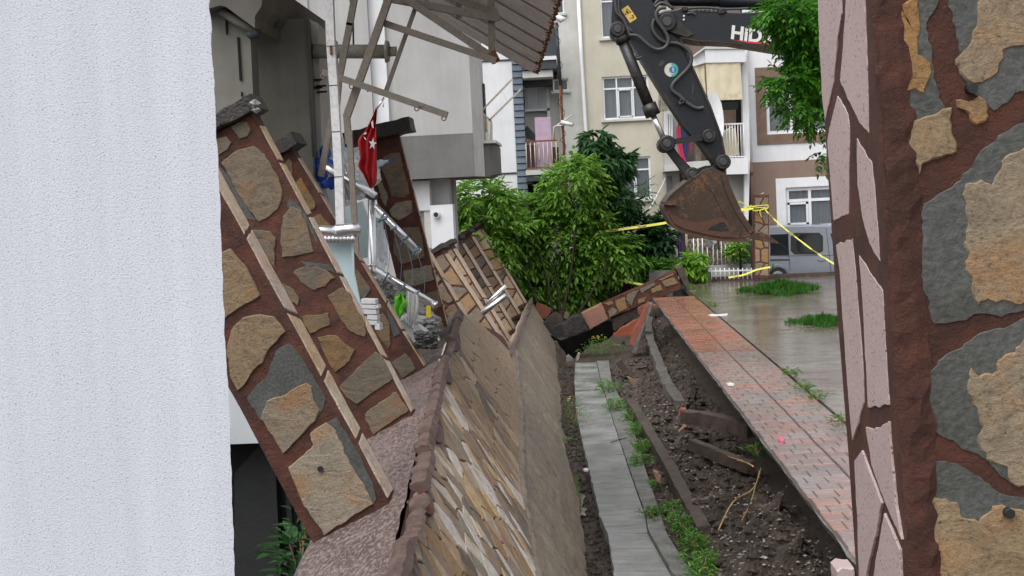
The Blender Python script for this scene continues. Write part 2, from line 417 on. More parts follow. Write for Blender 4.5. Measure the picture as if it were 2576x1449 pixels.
def leaf_mat(name, a, b, c):
    m, t, bs = nodes(name); at = N(t, 'Attribute', attribute_name='tint', attribute_type='GEOMETRY')
    col = ramp(t, at.outputs['Fac'], [(0, a), (.5, b), (1, c)])
    bs.inputs['Roughness'].default_value = .42; bs.inputs['Specular IOR Level'].default_value = .4
    t.links.new(col, bs.inputs['Base Color'])
    tr = N(t, 'BsdfTranslucent'); t.links.new(col, tr.inputs[0]); mx = N(t, 'MixShader'); mx.inputs[0].default_value = .48
    out = t.nodes['Material Output']
    t.links.new(bs.outputs[0], mx.inputs[1]); t.links.new(tr.outputs[0], mx.inputs[2]); t.links.new(mx.outputs[0], out.inputs[0]); return m
M_leafb = leaf_mat('bright_walnut_leaf', (.06, .16, .018), (.16, .33, .04), (.32, .54, .10))
M_leafd = leaf_mat('dark_leaf', (.014, .045, .014), (.03, .09, .028), (.075, .18, .06))
M_leaft = leaf_mat('acacia_leaf', (.02, .09, .008), (.05, .19, .012), (.13, .34, .03))
M_weed = leaf_mat('weed_leaf', (.04, .12, .015), (.08, .22, .03), (.17, .36, .06))
M_grass = leaf_mat('grass_blade', (.025, .10, .012), (.05, .18, .02), (.1, .28, .04))
M_lime = leaf_mat('lime_leaf', (.12, .3, .02), (.2, .42, .04), (.32, .5, .08))
M_bark = mat('bark', (.06, .045, .032), (.03, .024, .018), 8, 40, .3, .9, .8, .02)
def soil():
    m, t, bs = nodes('wet_soil'); vec = coords(t, rnd=False)
    a = noi(t, vec, 1.6, 7, .7); f = noi(t, vec, 16, 7, .75); g = noi(t, vec, 60, 4, .7)
    col = ramp(t, f, [(.33, (.03, .021, .016)), (.5, (.125, .092, .07)), (.66, (.26, .205, .16))])
    col = mix(t, ramp(t, a, [(.42, (0, 0, 0)), (.62, (.6, .6, .6))]), col, (.06, .052, .045))
    col = mix(t, ramp(t, g, [(.63, (0, 0, 0)), (.7, (.8, .8, .8))]), col, (.2, .18, .155))
    t.links.new(col, bs.inputs['Base Color']); bs.inputs['Roughness'].default_value = .48
    bump(t, bs, mathn(t, 'ADD', mathn(t, 'MULTIPLY', f, 2), g), 1, .06); return m
M_soil = soil()
def mudwall():
    m, t, bs = nodes('muddy_concrete'); vec = coords(t, rnd=False)
    a = noi(t, vec, 1.3, 6); f = noi(t, vec, 11, 8, .75, .2); g = noi(t, vec, 55, 4)
    col = ramp(t, a, [(.35, (.35, .28, .20)), (.6, (.26, .21, .165))])
    col = mix(t, ramp(t, f, [(.54, (0, 0, 0)), (.60, (.85, .85, .85))]), col, (.10, .07, .055))
    col = mix(t, 1, col, ramp(t, g, [(.3, (.75, .75, .75)), (.7, (1.15, 1.15, 1.15))]), 'MULTIPLY')
    t.links.new(col, bs.inputs['Base Color']); bs.inputs['Roughness'].default_value = .5
    bump(t, bs, mathn(t, 'ADD', f, g), .3, .01); return m
M_mud = mudwall()
def walltop():
    m, t, bs = nodes('rough_wall_top'); vec = coords(t, rnd=False); st = coords(t, (1, .5, 1), rnd=False)
    a = noi(t, vec, 2.5, 5); f = noi(t, st, 38, 6, .75); g = noi(t, vec, 90, 3)
    col = ramp(t, a, [(.35, (.17, .115, .105)), (.62, (.09, .06, .055))])
    col = mix(t, ramp(t, f, [(.48, (0, 0, 0)), (.58, (1, 1, 1))]), col, (.36, .28, .255))
    t.links.new(col, bs.inputs['Base Color']); bs.inputs['Roughness'].default_value = .5
    bump(t, bs, mathn(t, 'ADD', f, g), 1, .025); return m
M_walltop = walltop()
M_coping = mortar_mat('broken_coping', (.21, .14, .12), (.09, .06, .052), 1.0)
M_copred = mortar_mat('fresh_red_break', (.3, .09, .06), (.16, .07, .055), .9)
def slabm():
    m, t, bs = nodes('wet_grey_concrete'); vec = coords(t, rnd=False)
    a = noi(t, vec, 1.8, 6, .6); f = noi(t, vec, 30, 5); st = coords(t, (.6, 3.5, 1), rnd=False); s = noi(t, st, 2.5, 6, .7)
    col = ramp(t, a, [(.35, (.17, .175, .17)), (.65, (.27, .275, .27))])
    col = mix(t, ramp(t, s, [(.5, (0, 0, 0)), (.68, (.8, .8, .8))]), col, (.12, .11, .095))
    col = mix(t, ramp(t, f, [(.28, (1, 1, 1)), (.36, (0, 0, 0))]), col, (.06, .055, .05))
    t.links.new(col, bs.inputs['Base Color'])
    r = ramp(t, a, [(.4, (.28,)*3), (.6, (.5,)*3)]); t.links.new(r, bs.inputs['Roughness'])
    bump(t, bs, mathn(t, 'ADD', f, mathn(t, 'MULTIPLY', s, 2)), .4, .012); return m
M_slab = slabm()
M_kerb = mat('grey_kerb_concrete', (.2, .2, .19), (.11, .105, .095), 4, 40, .2, .6, .6, .015)
M_kerbmud = mat('muddy_kerb', (.10, .07, .055), (.05, .035, .028), 5, 40, .25, .6, .8, .02)
def brickm(name, c, c2, wash):
    m, t, bs = nodes(name); vec = coords(t, (.6, 3, 1), rnd=False); v2 = coords(t, rnd=False)
    a = noi(t, vec, 2.2, 6, .65); f = noi(t, v2, 35, 5); oi = N(t, 'ObjectInfo')
    col = ramp(t, oi.outputs['Random'], [(0, c), (1, c2)])
    g_ = noi(t, v2, 1.1, 5, .6)
    col = mix(t, ramp(t, g_, [(.46, (0, 0, 0)), (.62, (.75, .75, .75))]), col, wash)
    col = mix(t, ramp(t, a, [(.44, (0, 0, 0)), (.58, (.9, .9, .9))]), col, wash)
    col = mix(t, 1, col, ramp(t, f, [(.3, (.8, .8, .8)), (.7, (1.1, 1.1, 1.1))]), 'MULTIPLY')
    t.links.new(col, bs.inputs['Base Color']); r = ramp(t, a, [(.4, (.12,)*3), (.65, (.34,)*3)]); t.links.new(r, bs.inputs['Roughness'])
    bump(t, bs, mathn(t, 'ADD', f, mathn(t, 'MULTIPLY', a, 3)), .6, .012); return m
M_brick = brickm('faded_pink_stamped_brick', (.42, .21, .16), (.34, .17, .135), (.21, .19, .19))
M_brickr = brickm('orange_red_stamped_brick', (.42, .10, .045), (.34, .085, .04), (.32, .15, .105))
M_joint = mat('dark_joint', (.10, .062, .052), (.06, .042, .036), 4, 40, .2, .5, .3)
def pave():
    m, t, bs = nodes('wet_stamped_pavement'); vec = coords(t, (.8, 3.4, 1), rnd=False); v2 = coords(t, rnd=False)
    big = noi(t, v2, .45, 5, .6, .5); a = noi(t, vec, 2.2, 8, .78, .5); f = noi(t, v2, 25, 5)
    br = N(t, 'TexBrick'); br.inputs['Scale'].default_value = 1; br.inputs['Brick Width'].default_value = .3; br.inputs['Row Height'].default_value = .3
    br.inputs['Mortar Size'].default_value = .012; t.links.new(v2, br.inputs['Vector'])
    col = ramp(t, a, [(.36, (.08, .055, .043)), (.47, (.20, .155, .13)), (.6, (.36, .31, .275))])
    col = mix(t, ramp(t, big, [(.46, (0, 0, 0)), (.58, (.85, .85, .85))]), col, (.14, .08, .055))
    col = mix(t, mathn(t, 'MULTIPLY', br.outputs['Fac'], .55), col, (.04, .032, .028))
    t.links.new(col, bs.inputs['Base Color'])
    r = ramp(t, a, [(.38, (.05,)*3), (.6, (.26,)*3)]); t.links.new(r, bs.inputs['Roughness'])
    h = mathn(t, 'SUBTRACT', mathn(t, 'ADD', mathn(t, 'MULTIPLY', a, 2.2), mathn(t, 'MULTIPLY', f, .3)), mathn(t, 'MULTIPLY', br.outputs['Fac'], .6))
    bump(t, bs, h, .6, .02); return m
def wet(m, lo, hi, scale, r=.06):
    t = m.node_tree; bs = t.nodes['Principled BSDF']; a = noi(t, coords(t, (.5, 1.4, 1), rnd=False), scale, 5, .6, .4)
    k = ramp(t, a, [(lo, (0, 0, 0)), (hi, (1, 1, 1))]); t.links.new(k, bs.inputs['Coat Weight']); bs.inputs['Coat Roughness'].default_value = r
    b = N(t, 'Bump'); b.inputs['Strength'].default_value = .55; b.inputs['Distance'].default_value = .006; t.links.new(noi(t, coords(t, (1.2, 3.2, 1), rnd=False), 6.5, 5), b.inputs['Height']); t.links.new(b.outputs[0], bs.inputs['Coat Normal'])
M_pave = pave(); wet(M_pave, .3, .5, 1.6, .07)
for m_ in (M_brick, M_brickr): wet(m_, .42, .6, 1.3, .1)
wet(M_slab, .5, .65, 1.0, .15)
M_asph = mat('wet_asphalt', (.05, .05, .052), (.035, .035, .037), 3, 60, .2, .4, .3)
M_van = mat('grey_van_paint', (.27, .29, .33), (.25, .27, .31), 1, 10, .02, .25, 0, metal=.3)
M_lightred = plain('red_lamp', (.5, .02, .02), .25)
M_terr = mat('terracotta', (.33, .09, .055), (.2, .07, .045), 6, 40, .2, .6, .6, .015)
M_terrp = mat('pale_orange_concrete', (.4, .19, .13), (.3, .17, .125), 4, 40, .12, .6, .4, .01)
M_rock = mat('dark_wet_rock', (.07, .06, .055), (.03, .028, .027), 5, 30, .3, .6, 1, .03)
M_puddle = glassy('murky_puddle', (.06, .055, .035), 1, .05)
M_root = mat('straw_root', (.4, .27, .12), (.25, .16, .08), 8, 40, .1, .8, .2)
M_lattice = mat('beige_screen', (.42, .36, .28), (.25, .2, .15), 6, 30, .2, .8, .5)
M_cord = plain('blue_grey_cord', (.15, .22, .28), .6)
M_greenpaint = plain('dark_green_paint', (.03, .05, .045), .5)
# ================================================================== ground and pavements
FLOOR = -1.3
box('ground', -60, 3.4, -6, 43.4, FLOOR-.5, FLOOR, M_soil, kind='structure')
box('street', -60, 60, 43.9, 140, -.9, -.32, M_asph, kind='structure')
def path_edge(y):                     # left edge of the footpath slab
    return PE[0]+(PE[1]-PE[0])*(y-11.6)/(41-11.6) + .03*noise.noise(Vector((y*1.7, 0, 3)))
_a, _b = G((1640, 748)), G((2140, 1402))
PE = (_b.x + (_b.x-_a.x)*(11.6-_b.y)/(_b.y-_a.y), _b.x + (_b.x-_a.x)*(41-_b.y)/(_b.y-_a.y))
_c, _d = G((1740, 738)), G((2125, 1062))
def path_right(y): return _d.x+(_c.x-_d.x)*(y-_d.y)/(_c.y-_d.y)
Y0P, YCH, Y1P = 5.0, G((1830, 882)).y, _a.y
# pavement slab to the right
ys = [Y0P+(43.2-Y0P)*i/40 for i in range(41)]
v, f = [], []
for y in ys:
    xr = path_right(y)+.02
    for x, z in ((xr, -.16), (xr, 0), (16, 0), (16, -.16)): v.append((x, y, z))
for i in range(40):
    for k in range(3): f.append((i*4+k, i*4+k+1, i*4+k+5, i*4+k+4))
f += [(0, 3, 2, 1), (160, 161, 162, 163)]
mesh('pavement', v, f, M_pave, kind='structure')
box('ground_bed', 4.6, 60, -6, 43.9, -1.3, -.15, M_soil, kind='structure')
box('near_terrace', -1, 6, -4, 4.6, -.3, 0, M_pave, kind='structure')
# footpath
fp = tag(bpy.data.objects.new('footpath', None), kind='structure'); COL.objects.link(fp)
def path_base(name, ya, yb, m):
    n = max(4, int((yb-ya)/.35)); v, f = [], []
    for i in range(n+1):
        y = ya+(yb-ya)*i/n; e = path_edge(y); r = path_right(y)-.012
        j = .02*noise.noise(Vector((y*5, 2, 0)))
        for x, z in ((e+.05+j, -.11), (e+j, -.008), (r, -.008), (r, -.11)): v.append((x, y, z))
    for i in range(n):
        for k in range(4): f.append((i*4+k, i*4+(k+1) % 4, i*4+4+(k+1) % 4, i*4+4+k))
    f += [(0, 3, 2, 1), (n*4, n*4+1, n*4+2, n*4+3)]
    return mesh(name, v, f, m, fp)
path_base('slab', Y0P, YCH-.01, M_kerb); path_base('slab', YCH, Y1P, M_kerb)
jo = mesh('joint_bed', [(path_edge(y)+.012 if s == 0 else path_right(y)-.02, y, -.004) for y in ys if y < Y1P for s in (0, 1)],
          [(2*i, 2*i+1, 2*i+3, 2*i+2) for i in range(len([y for y in ys if y < Y1P])-1)], M_joint, fp)
def row_bricks(ya, yb, mm, singles):
    y = ya; k = 0; rest = MB(); RH = .3; nb = 0
    while y + RH < yb:
        e = path_edge(y+RH/2)+.03; r = path_right(y+RH/2)-.03; mid = (e+r)/2; 
        for h, (xa, xb) in enumerate(((e, mid-.008), (mid+.008, r))):
            L = (xb-xa); q_ = random.uniform(-.05, .05); cuts = [0, .38+q_, .76+q_, 1] if (k+h) % 2 else [0, .2+q_, .58+q_, 1]
            for i in range(len(cuts)-1):
                x0, x1 = xa+L*cuts[i]+.0045, xa+L*cuts[i+1]-.0045; y0, y1 = y+.004, y+RH-.004
                dz = random.uniform(-.001, .002); b = .006
                vv = [(x0, y0, -.006), (x1, y0, -.006), (x1, y1, -.006), (x0, y1, -.006), (x0+b, y0+b, .004+dz), (x1-b, y0+b, .004+dz), (x1-b, y1-b, .004+dz), (x0+b, y1-b, .004+dz)]
                ff = [(4, 5, 6, 7), (0, 1, 5, 4), (1, 2, 6, 5), (2, 3, 7, 6), (3, 0, 4, 7)]
                if nb < singles and y > 11.2: mesh('brick', vv, ff, mm, fp); nb += 1
                else: rest.add(vv, ff)
        y += RH; k += 1
    o = rest.build('brick_paving', mm, fp); o['kind'] = 'stuff'
row_bricks(Y0P+.1, YCH-.02, M_brick, 230); row_bricks(YCH+.02, Y1P-.05, M_brickr, 60)
# far kerb of the paved yard
box('far_kerb', path_right(42)+.3, 16, 43.2, 43.45, -.3, .13, M_kerbmud, kind='structure')
# ================================================================== trench: slab, bank
def XZ(v, pts, z): return [G(p, z) for p in cv(v, pts)]
slabroot = tag(bpy.data.objects.new('drain_channel', None), kind='structure'); COL.objects.link(slabroot)
SZ = -1.12
Lf = XZ('F', [(1448, 905), (1445, 960), (1450, 1040), (1475, 1150), (1510, 1300), (1530, 1345), (1545, 1449), (1560, 1500)], SZ)
Rt = XZ('F', [(1500, 905), (1512, 960), (1540, 1050), (1583, 1180), (1625, 1300), (1632, 1345), (1690, 1449), (1720, 1500)], SZ)
Rk = XZ('F', [(1532, 905), (1540, 960), (1585, 1050), (1625, 1180), (1665, 1300), (1680, 1345), (1745, 1449), (1775, 1500)], SZ+.03)
def interp(P, y):
    P = sorted(P, key=lambda q: q.y)
    if y <= P[0].y: return P[0].x
    for a, b in zip(P, P[1:]):
        if y <= b.y: return a.x+(b.x-a.x)*(y-a.y)/(b.y-a.y)
    return P[-1].x
def lump(p, f1=1.5, a=.1): return a*noise.fractal(Vector(p)*f1, 1.0, 2.0, 5)
segs = [(12.6, interp and G((1580, 1345), SZ).y), (G((1580, 1345), SZ).y+.03, 20.2), (20.22, 27.2), (27.25, 31.8)]
for si, (ya, yb) in enumerate(segs):
    tl = (.05, 0, -.03, .02)[si]
    for nm, A, B, zt in (('slab', Lf, Rt, SZ), ('edge_strip', Rt, Rk, SZ+.035)):
        v, f = [], []; n = int((yb-ya)/.2)
        for i in range(n+1):
            y = ya+(yb-ya)*i/n; xa, xb = interp(A, y), interp(B, y)-.01
            cr = .025*noise.noise(Vector((y*4, si, 0)))
            for x, z in ((xa, zt-.2), (xa+cr, zt+tl*.5), ((xa+xb)/2, zt+tl*.2+.01*noise.noise(Vector((y, 3, 0)))), (xb, zt+.005), (xb, zt-.2)): v.append((x, y+(.05*noise.noise(Vector((x*5, si, 1))) if i in (0, n) else 0), z))
        for i in range(n):
            for k in range(4): f.append((i*5+k, i*5+k+1, i*5+k+6, i*5+k+5))
        f += [(0, 4, 3, 2, 1), tuple(n*5+k for k in range(5))]
        mesh(nm, v, f, M_slab if nm == 'slab' else M_kerb, slabroot)
# soil bank
v, f = [], []; ny, ns = 330, 64
for i in range(ny+1):
    y = 9.5+(42.6-9.5)*i/ny; xs = interp(Rk, y)-.1; pe = path_edge(y)
    prof = [(-1.05, -1.34), (xs-1.0, -1.33), (xs, -1.26), (xs+.1, -1.16), (xs+(pe-xs)*.35, -1.06), (pe-.45, -.86), (pe-.12, -.74), (pe+.25, -.8), (pe+.7, -.55), (pe+.8, -.1)]
    mid_ = xs+(pe-xs)*.35
    pf2 = [(-1.05, -1.36), (xs-1.0, -1.36), (xs, -1.28), (xs+.1, -1.2), (mid_, -1.12), (pe-.45, -1.02), (pe-.12, -1.0), (pe+.3, -1.0), (pe+.95, -.85), (pe+1.05, -.1)]
    pf3 = [(-1.05, -1.5), (xs-1.0, -1.5), (xs, -1.5), (xs+.1, -1.5), (mid_, -1.5), (pe-.45, -1.45), (pe-.12, -1.3), (pe+.22, -1.05), (pe+.5, -.85), (pe+.6, -.1)]
    for (ya_, yb_, pf) in ((14.5, 18, pf2), (30.5, 33, pf3)):
        q = max(0, min(1, (y-ya_)/(yb_-ya_))); prof = [(a[0]*(1-q)+b[0]*q, a[1]*(1-q)+b[1]*q) for a, b in zip(prof, pf)]
    for j in range(ns+1):
        t = j/ns*(len(prof)-1); k = min(int(t), len(prof)-2); u = t-k
        x = prof[k][0]*(1-u)+prof[k+1][0]*u; z = prof[k][1]*(1-u)+prof[k+1][1]*u
        am = min(1, max(.15, (x-xs)*2)) if x < pe else max(0.05, .45-(x-pe))
        if x < xs+.05: am = .12
        p = Vector((x, y, z)); h = lump(p, 1.2, .26)+lump(p, 3.5, .17)+.05*noise.noise(p*13)
        v.append((x+h*.5*am, y+.03*noise.noise(p*9), z+h*am))
for i in range(ny):
    for j in range(ns):
        a = i*(ns+1)+j; f.append((a, a+1, a+ns+2, a+ns+1))
mesh('soil_bank', v, f, M_soil, smooth=False, kind='structure')
BK = [q for q in v if interp(Rk, q[1])-.15 < q[0] < path_edge(q[1])+.35]
def bank_pt():
    q = random.choice(BK)
    while q[1] > 24 and random.random() < .55: q = random.choice(BK)
    return (q[0]+random.uniform(-.03, .03), q[1]+random.uniform(-.05, .05), q[2])
# loose rubble and gravel on the bank
mb = MB()
def chip(mb, c, s, flat=.6):
    n = 6; a0 = random.random()*6; pts = []
    for k in range(n):
        a = a0+k*6.283/n; r = s*random.uniform(.6, 1.1); pts.append((math.cos(a)*r, math.sin(a)*r*.75, random.uniform(-.2, .2)*s))
    v = [Vector(c)+Vector(p) for p in pts]+[Vector(c)+Vector((random.uniform(-.2, .2)*s, random.uniform(-.2, .2)*s, s*flat)), Vector(c)+Vector((0, 0, -s*flat))]
    mb.add(v, [(k, (k+1) % n, n) for k in range(n)]+[((k+1) % n, k, n+1) for k in range(n)])
for k in range(13000):
    x, y, z = bank_pt()
    if noise.noise(Vector((x*1.2, y*.6, 9))) < -.1+random.uniform(-.3, .3): continue
    chip(mb, (x, y, z+.01), random.uniform(.006, .028)*(1.6 if random.random() < .06 else 1), .5)
mb.build('gravel', mat('gravel_chips', (.40, .36, .32), (.09, .075, .065), 9, 30, .3, .7, .3), kind='stuff')
mb = MB()
for k in range(3600):
    x, y, z = bank_pt(); chip(mb, (x, y, z+.01), random.uniform(.025, .085)*(1.5 if random.random() < .08 else 1), .7)
mb.build('soil_clods', M_soil, kind='stuff')
mb = MB()
for k in range(1500):
    y = random.uniform(12, 33); x = interp(Lf, y)+random.uniform(-.42, .02)
    chip(mb, (x, y, -1.27), random.uniform(.01, .05))
mb.build('gravel', M_soil, kind='stuff')
pud = XZ('Z8', [(905, 900), (945, 880), (955, 960), (975, 1050), (985, 1110), (945, 1105), (920, 1020)], -1.22)
pud = rough(pud, .12, .05, 3)
mesh('puddle', [Vector((p.x, p.y, -1.235)) for p in pud], [tuple(range(len(pud)))], M_puddle, kind='structure')
# ================================================================== the toppled retaining wall
TH = math.radians(25)
WL = Vector((-math.cos(TH), 0, -math.sin(TH))); TF = math.radians(30); TD = Vector((math.sin(TF), 0, -math.cos(TF))); WN = Vector((math.cos(TF), 0, math.sin(TF)))
RP = [W((1036, 1238), 7.5), W((1084, 1020), 10.4), W((1112, 903), 14.0), W((1152, 787), 17.6)]
R0 = RP[0]
def ridge(y):
    k = 0 if y < 10.4 else 1 if y < 14 else 2
    a, b = RP[k], RP[k+1]
    if y > 17.6: a, b = RP[1], RP[3]
    p = a.lerp(b, (y-a.y)/(b.y-a.y)); return Vector((p.x, y, p.z))
wall = thing('retaining_wall', 'toppled stone-faced retaining wall with cracked coping leaning over the drain channel', 'retaining wall', (R0.x, 7.5, FLOOR))
def wall_pt(y, s, h=0):               # s<0: across the top, s>0: down the face
    p = ridge(y)
    return p + (WL*(-s) if s < 0 else TD*s) + WN*h
YE = lambda t: 17.7+4.6*max(0, min(t, 1.2))+.05*math.sin(t*9)
# top and inner side
v, f = [], []; cols = [i*.05 for i in range(17)]; ny = 150
for i in range(ny+1):
    y = 4.2+(17.7-4.2)*i/ny
    for s in cols:
        p = wall_pt(y, -.80*s/.8-.04) ; h = lump(p, 9, .012)+lump(p, 25, .006)
        edge = max(0, s-.68)*.9
        v.append(p+Vector((-math.sin(TH), 0, math.cos(TH)))*(h-edge))
    q = wall_pt(y, -.84); v.append(q+TD*.5); v.append(q+TD*2.2)
w_ = len(cols)+2
for i in range(ny):
    for j in range(w_-1):
        a = i*w_+j; f.append((a, a+w_, a+w_+1, a+1))
mesh('wall_top', v, f, M_walltop, wall, smooth=True)
# stone face backing + muddy lower face
def facegrid(name, t0, t1, ya, yb, ny, nt_, m, lumpy, off=0, end=False):
    v, f = [], []
    for i in range(ny+1):
        for j in range(nt_+1):
            t = t0+(t1-t0)*j/nt_
            ye = end(t) if end else yb
            y = ya+(ye-ya)*i/ny
            p = wall_pt(y, t, off); h = lump(p, 2.2, lumpy)+lump(p, 9, lumpy*.5)
            v.append(p+WN*h)
    for i in range(ny):
        for j in range(nt_):
            a = i*(nt_+1)+j; f.append((a, a+1, a+nt_+2, a+nt_+1))
    return mesh(name, v, f, m, wall, smooth=True)
facegrid('mortar_face', 0, 1.45, 4.2, 18, 110, 24, M_mortar, .01, -.012, YE)
mf = facegrid('muddy_footing', 1.15, 3.1, 4.2, 42, 170, 48, M_mud, .018, .0, lambda t: 22.6+max(0, t-1.25)*7)
for q in mf.data.vertices:
    t_ = (Vector(q.co)+Vector(wall.location)-ridge(q.co.y+wall.location.y)).dot(TD)
    if t_ < 1.7: q.co += Vector(WN*(-.075*(1.7-t_)/.55+.045*noise.noise(Vector((q.co.y*1.1, t_*2.5, 6)))+.035*noise.noise(Vector((q.co.y*5, t_*6, 2)))+.02))
# stones of the face
seeds = []
ya = 4.6
while ya < 22:
    st = .08+.0065*(ya-4)
    for k in range(3):
        t = (k+.5+random.uniform(-.4, .4))*.52; seeds.append((ya+random.uniform(-.3, .3)*st, t))
    ya += st
seeds = [s for s in seeds if s[0] < YE(s[1])-.05]
cells = voronoi(seeds, (4.4, 22.5, .03, 1.56), .015, 3.5)
cells.sort(key=lambda c: c[0][0]); spare = MB(); nst = 0
for s, poly in cells:
    mx = max(p[0] for p in poly)
    poly = [(min(p[0], YE(p[1])), p[1]) for p in poly]
    P = [wall_pt(a, b, .012+random.uniform(0, .006)) for a, b in poly]
    P = rough(P, .06, .008, s[0])
    v, f = g_prism(P, -WN*.04, .006)
    clean = 7.6 < s[0] < 12.6 and .12 < s[1]-(.0) < 1.4 and noise.noise(Vector((s[0]*.8, s[1]*2, 4))) > -.28
    r = random.random()
    nst += 1
    if nst > 290: spare.add(v, f); continue
    mesh('stone', v, f, M_stone_clean if clean and r < .72 else M_stone_wet, wall)
if spare.f: spare.build('stone_facing', M_stone_wet, wall, kind='stuff')
# broken coping along the ridge
y = 4.4; k = 0
while y < 17.5:
    y += random.uniform(.02, .12)
    L = random.uniform(.7, 2.1); L = min(L, 17.6-y); a, b = y+.01, y+L-random.uniform(.01, .05)
    wob = random.uniform(-.02, .02); hh = random.uniform(-.04, .03)
    v, f = [], []; m = max(8, int(L/.07))
    gap = .05+.10*max(0, noise.noise(Vector((y*.7, 0, 0)))+.3)
    for i in range(m+1):
        yy = a+(b-a)*i/m; e = .03*noise.noise(Vector((yy*6, k, 0)))+.02*noise.noise(Vector((yy*17, k, 2))); e2 = .03*noise.noise(Vector((yy*5, 5, k)))+.02*noise.noise(Vector((yy*15, 3, k)))
        base = ridge(yy)+.007*noise.noise_vector(Vector((yy*19, k, 1)))
        for s, h in ((-.03+e, -.05), (-.025+e, .01+hh+e2), (.03+e*.5, .02+hh+e2*.6), (.07+e2+wob, .0+hh+e*.4), (.08+e2+wob, -.05)):
            v.append(base+(-WL)*s+Vector((-math.sin(TH), 0, math.cos(TH)))*h)
    for i in range(m):
        for j in range(5): f.append((i*5+j, i*5+(j+1) % 5, i*5+5+(j+1) % 5, i*5+5+j))
    f += [(4, 3, 2, 1, 0), tuple(m*5+j for j in range(5))]
    mesh('coping_piece', v, f, M_coping, wall)
    y += L; k += 1
for ya_, yb_ in ((7.25, 7.75), (9.2, 10.1), (12.4, 13.6), (14.8, 16.2), (5.4, 6.4)):
    v, f = [], []; m = int((yb_-ya_)/.06)
    for i in range(m+1):
        yy = ya_+(yb_-ya_)*i/m; p = ridge(yy); e = .03*noise.noise(Vector((yy*8, 1, 0))); ta = math.sin(math.pi*i/m)
        for s_, h in ((.05+e, -.02), (.05+e, .035+.02*ta), (.05+(.10+e)*ta+.03, .045), (.05+(.10+e)*ta+.03, -.02)): v.append(p+TD*s_+WN*h)
    for i in range(m):
        for j in range(4): f.append((i*4+j, i*4+(j+1) % 4, i*4+4+(j+1) % 4, i*4+4+j))
    f += [(3, 2, 1, 0), tuple(m*4+j for j in range(4))]
    mesh('coping_fragment', v, f, M_copred if ya_ == 7.25 else M_coping, wall)
# far wall segment
wall2 = thing('retaining_wall', 'further muddy length of toppled retaining wall below the row of five pillars', 'retaining wall', (W((1290, 885), 25).x, 25, FLOOR))
_n = (ridge(24)-ridge(20)).cross(TD).normalized(); A2, B2 = PLN((1284, 900), ridge(22), _n)-WN*.05, W((1336, 757), 40)
v, f = [], []; ny = 60
nd = Vector((-math.cos(TH), 0, -math.sin(TH)))
for i in range(ny+1):
    u = i/ny; p = A2.lerp(B2, u); zig = Vector((.06*noise.noise(Vector((u*9, 0, 0))), 0, .05*noise.noise(Vector((u*11, 3, 0)))))
    p = p+zig
    for q in (p+nd*.16+TD*1.6, p+nd*.16, p+nd*.06, p, p+TD*.5+WN*lump(p, 3, .05), p+TD*1.0+WN*lump(p+Vector((0, 0, 5)), 3, .05), p+TD*2.0+WN*lump(p+Vector((0, 3, 5)), 3, .05)): v.append(q)
for i in range(ny):
    for j in range(6): a = i*7+j; f.append((a, a+1, a+8, a+7))
mesh('wall_face', v, f, M_mud, wall2)
v, f = g_tube([A2.lerp(B2, i/14)+Vector((.02+.05*noise.noise(Vector((i*1.3, 0, 0))), 0, .03)) for i in range(15)], [.05+.02*(i % 2) for i in range(15)], 5)
mesh('coping', v, f, M_coping, wall2)
# ================================================================== stone-clad pillars
def stone_piece(P, n, thick, m, parent, name='stone', jit=.007, seg=.03, seed=None, bev=.006):
    sd_ = seed if seed is not None else P[0].x*13+P[0].z*7
    P = rough([p+n*thick for p in P], seg, jit, sd_)
    v, f = g_prism(P, -n*(thick+.004), bev)
    return mesh(name, v, f, m, parent)
def traced(v_, pts, p0, n, thick, m, parent, name='stone', **k):
    return stone_piece([PLN(q, p0, n) for q in cv(v_, pts)], n, thick, m, parent, name, **k)
def pillar(label, d, br, bl, tr, depth, traces=(), grey=(), auto=None, cap=None, dm=None, group=None, side=(2, 7), sm=None, skx=0):
    BR, BL, TR = W(br, d), W(bl, d), W(tr, d)
    u = TR-BR; L = u.length; uh = u.normalized(); wv = BL-BR; wl = wv.length; wh = wv.normalized(); n = Vector((0, -1, 0)); yd = Vector((0, 1, 0))
    t = thing('stone_pillar', label, 'pillar', tuple(BR), group)
    b0 = BR-uh*.06; b1 = BL-uh*.06
    outl = rough([b0, TR, TR+wv, b1], .2, .004, d)
    yd = Vector((skx, depth, 0)).normalized()
    v, f = g_prism(outl, yd*depth, .012); mesh('mortar_core', v, f, M_mortar, t)
    for v_, pts in grey: traced(v_, pts, BR, n, .004, M_cement, t, 'cement_patch', jit=.006, bev=.002)
    for it in traces:
        traced(it[0], it[1], BR, n, .012, it[2] if len(it) > 2 and not dm else (dm or M_stone), t, jit=.005)
    if auto:
        nx, nz = auto
        for s, poly in voronoi(jgrid(.03, wl-.03, .04, L-.1, nx, nz, .3), (.03, wl-.03, .04, L-.1), .05):
            stone_piece([BR+wh*a+uh*b for a, b in poly], n, .012, sm or M_stone, t, jit=.006, seg=.06)
    ns = -wh
    ns = (uh.cross(yd)).normalized(); ns = ns if ns.dot(wh) < 0 else -ns
    for s, poly in voronoi(jgrid(.02, depth-.02, .02, L-.12, side[0], side[1], .35), (.03, depth-.03, .02, L-.12), .03):
        stone_piece([BR+yd*a+uh*b for a, b in poly], ns, .010, M_stone_edge, t, jit=.005, seg=.05)
    if cap:
        h, o = cap
        c0 = TR-wh*o; c1 = TR+wh*(wl+o)
        P = rough([c0, c1, c1+uh*h, c0+uh*h], .08, .008, d*2)
        P = [p-yd*o for p in P]; v, f = g_prism(P, yd*(depth+2*o), .02)
        c = mesh('cap', v, f, M_capd, t)
    return t, BR, uh, wh, L, wl
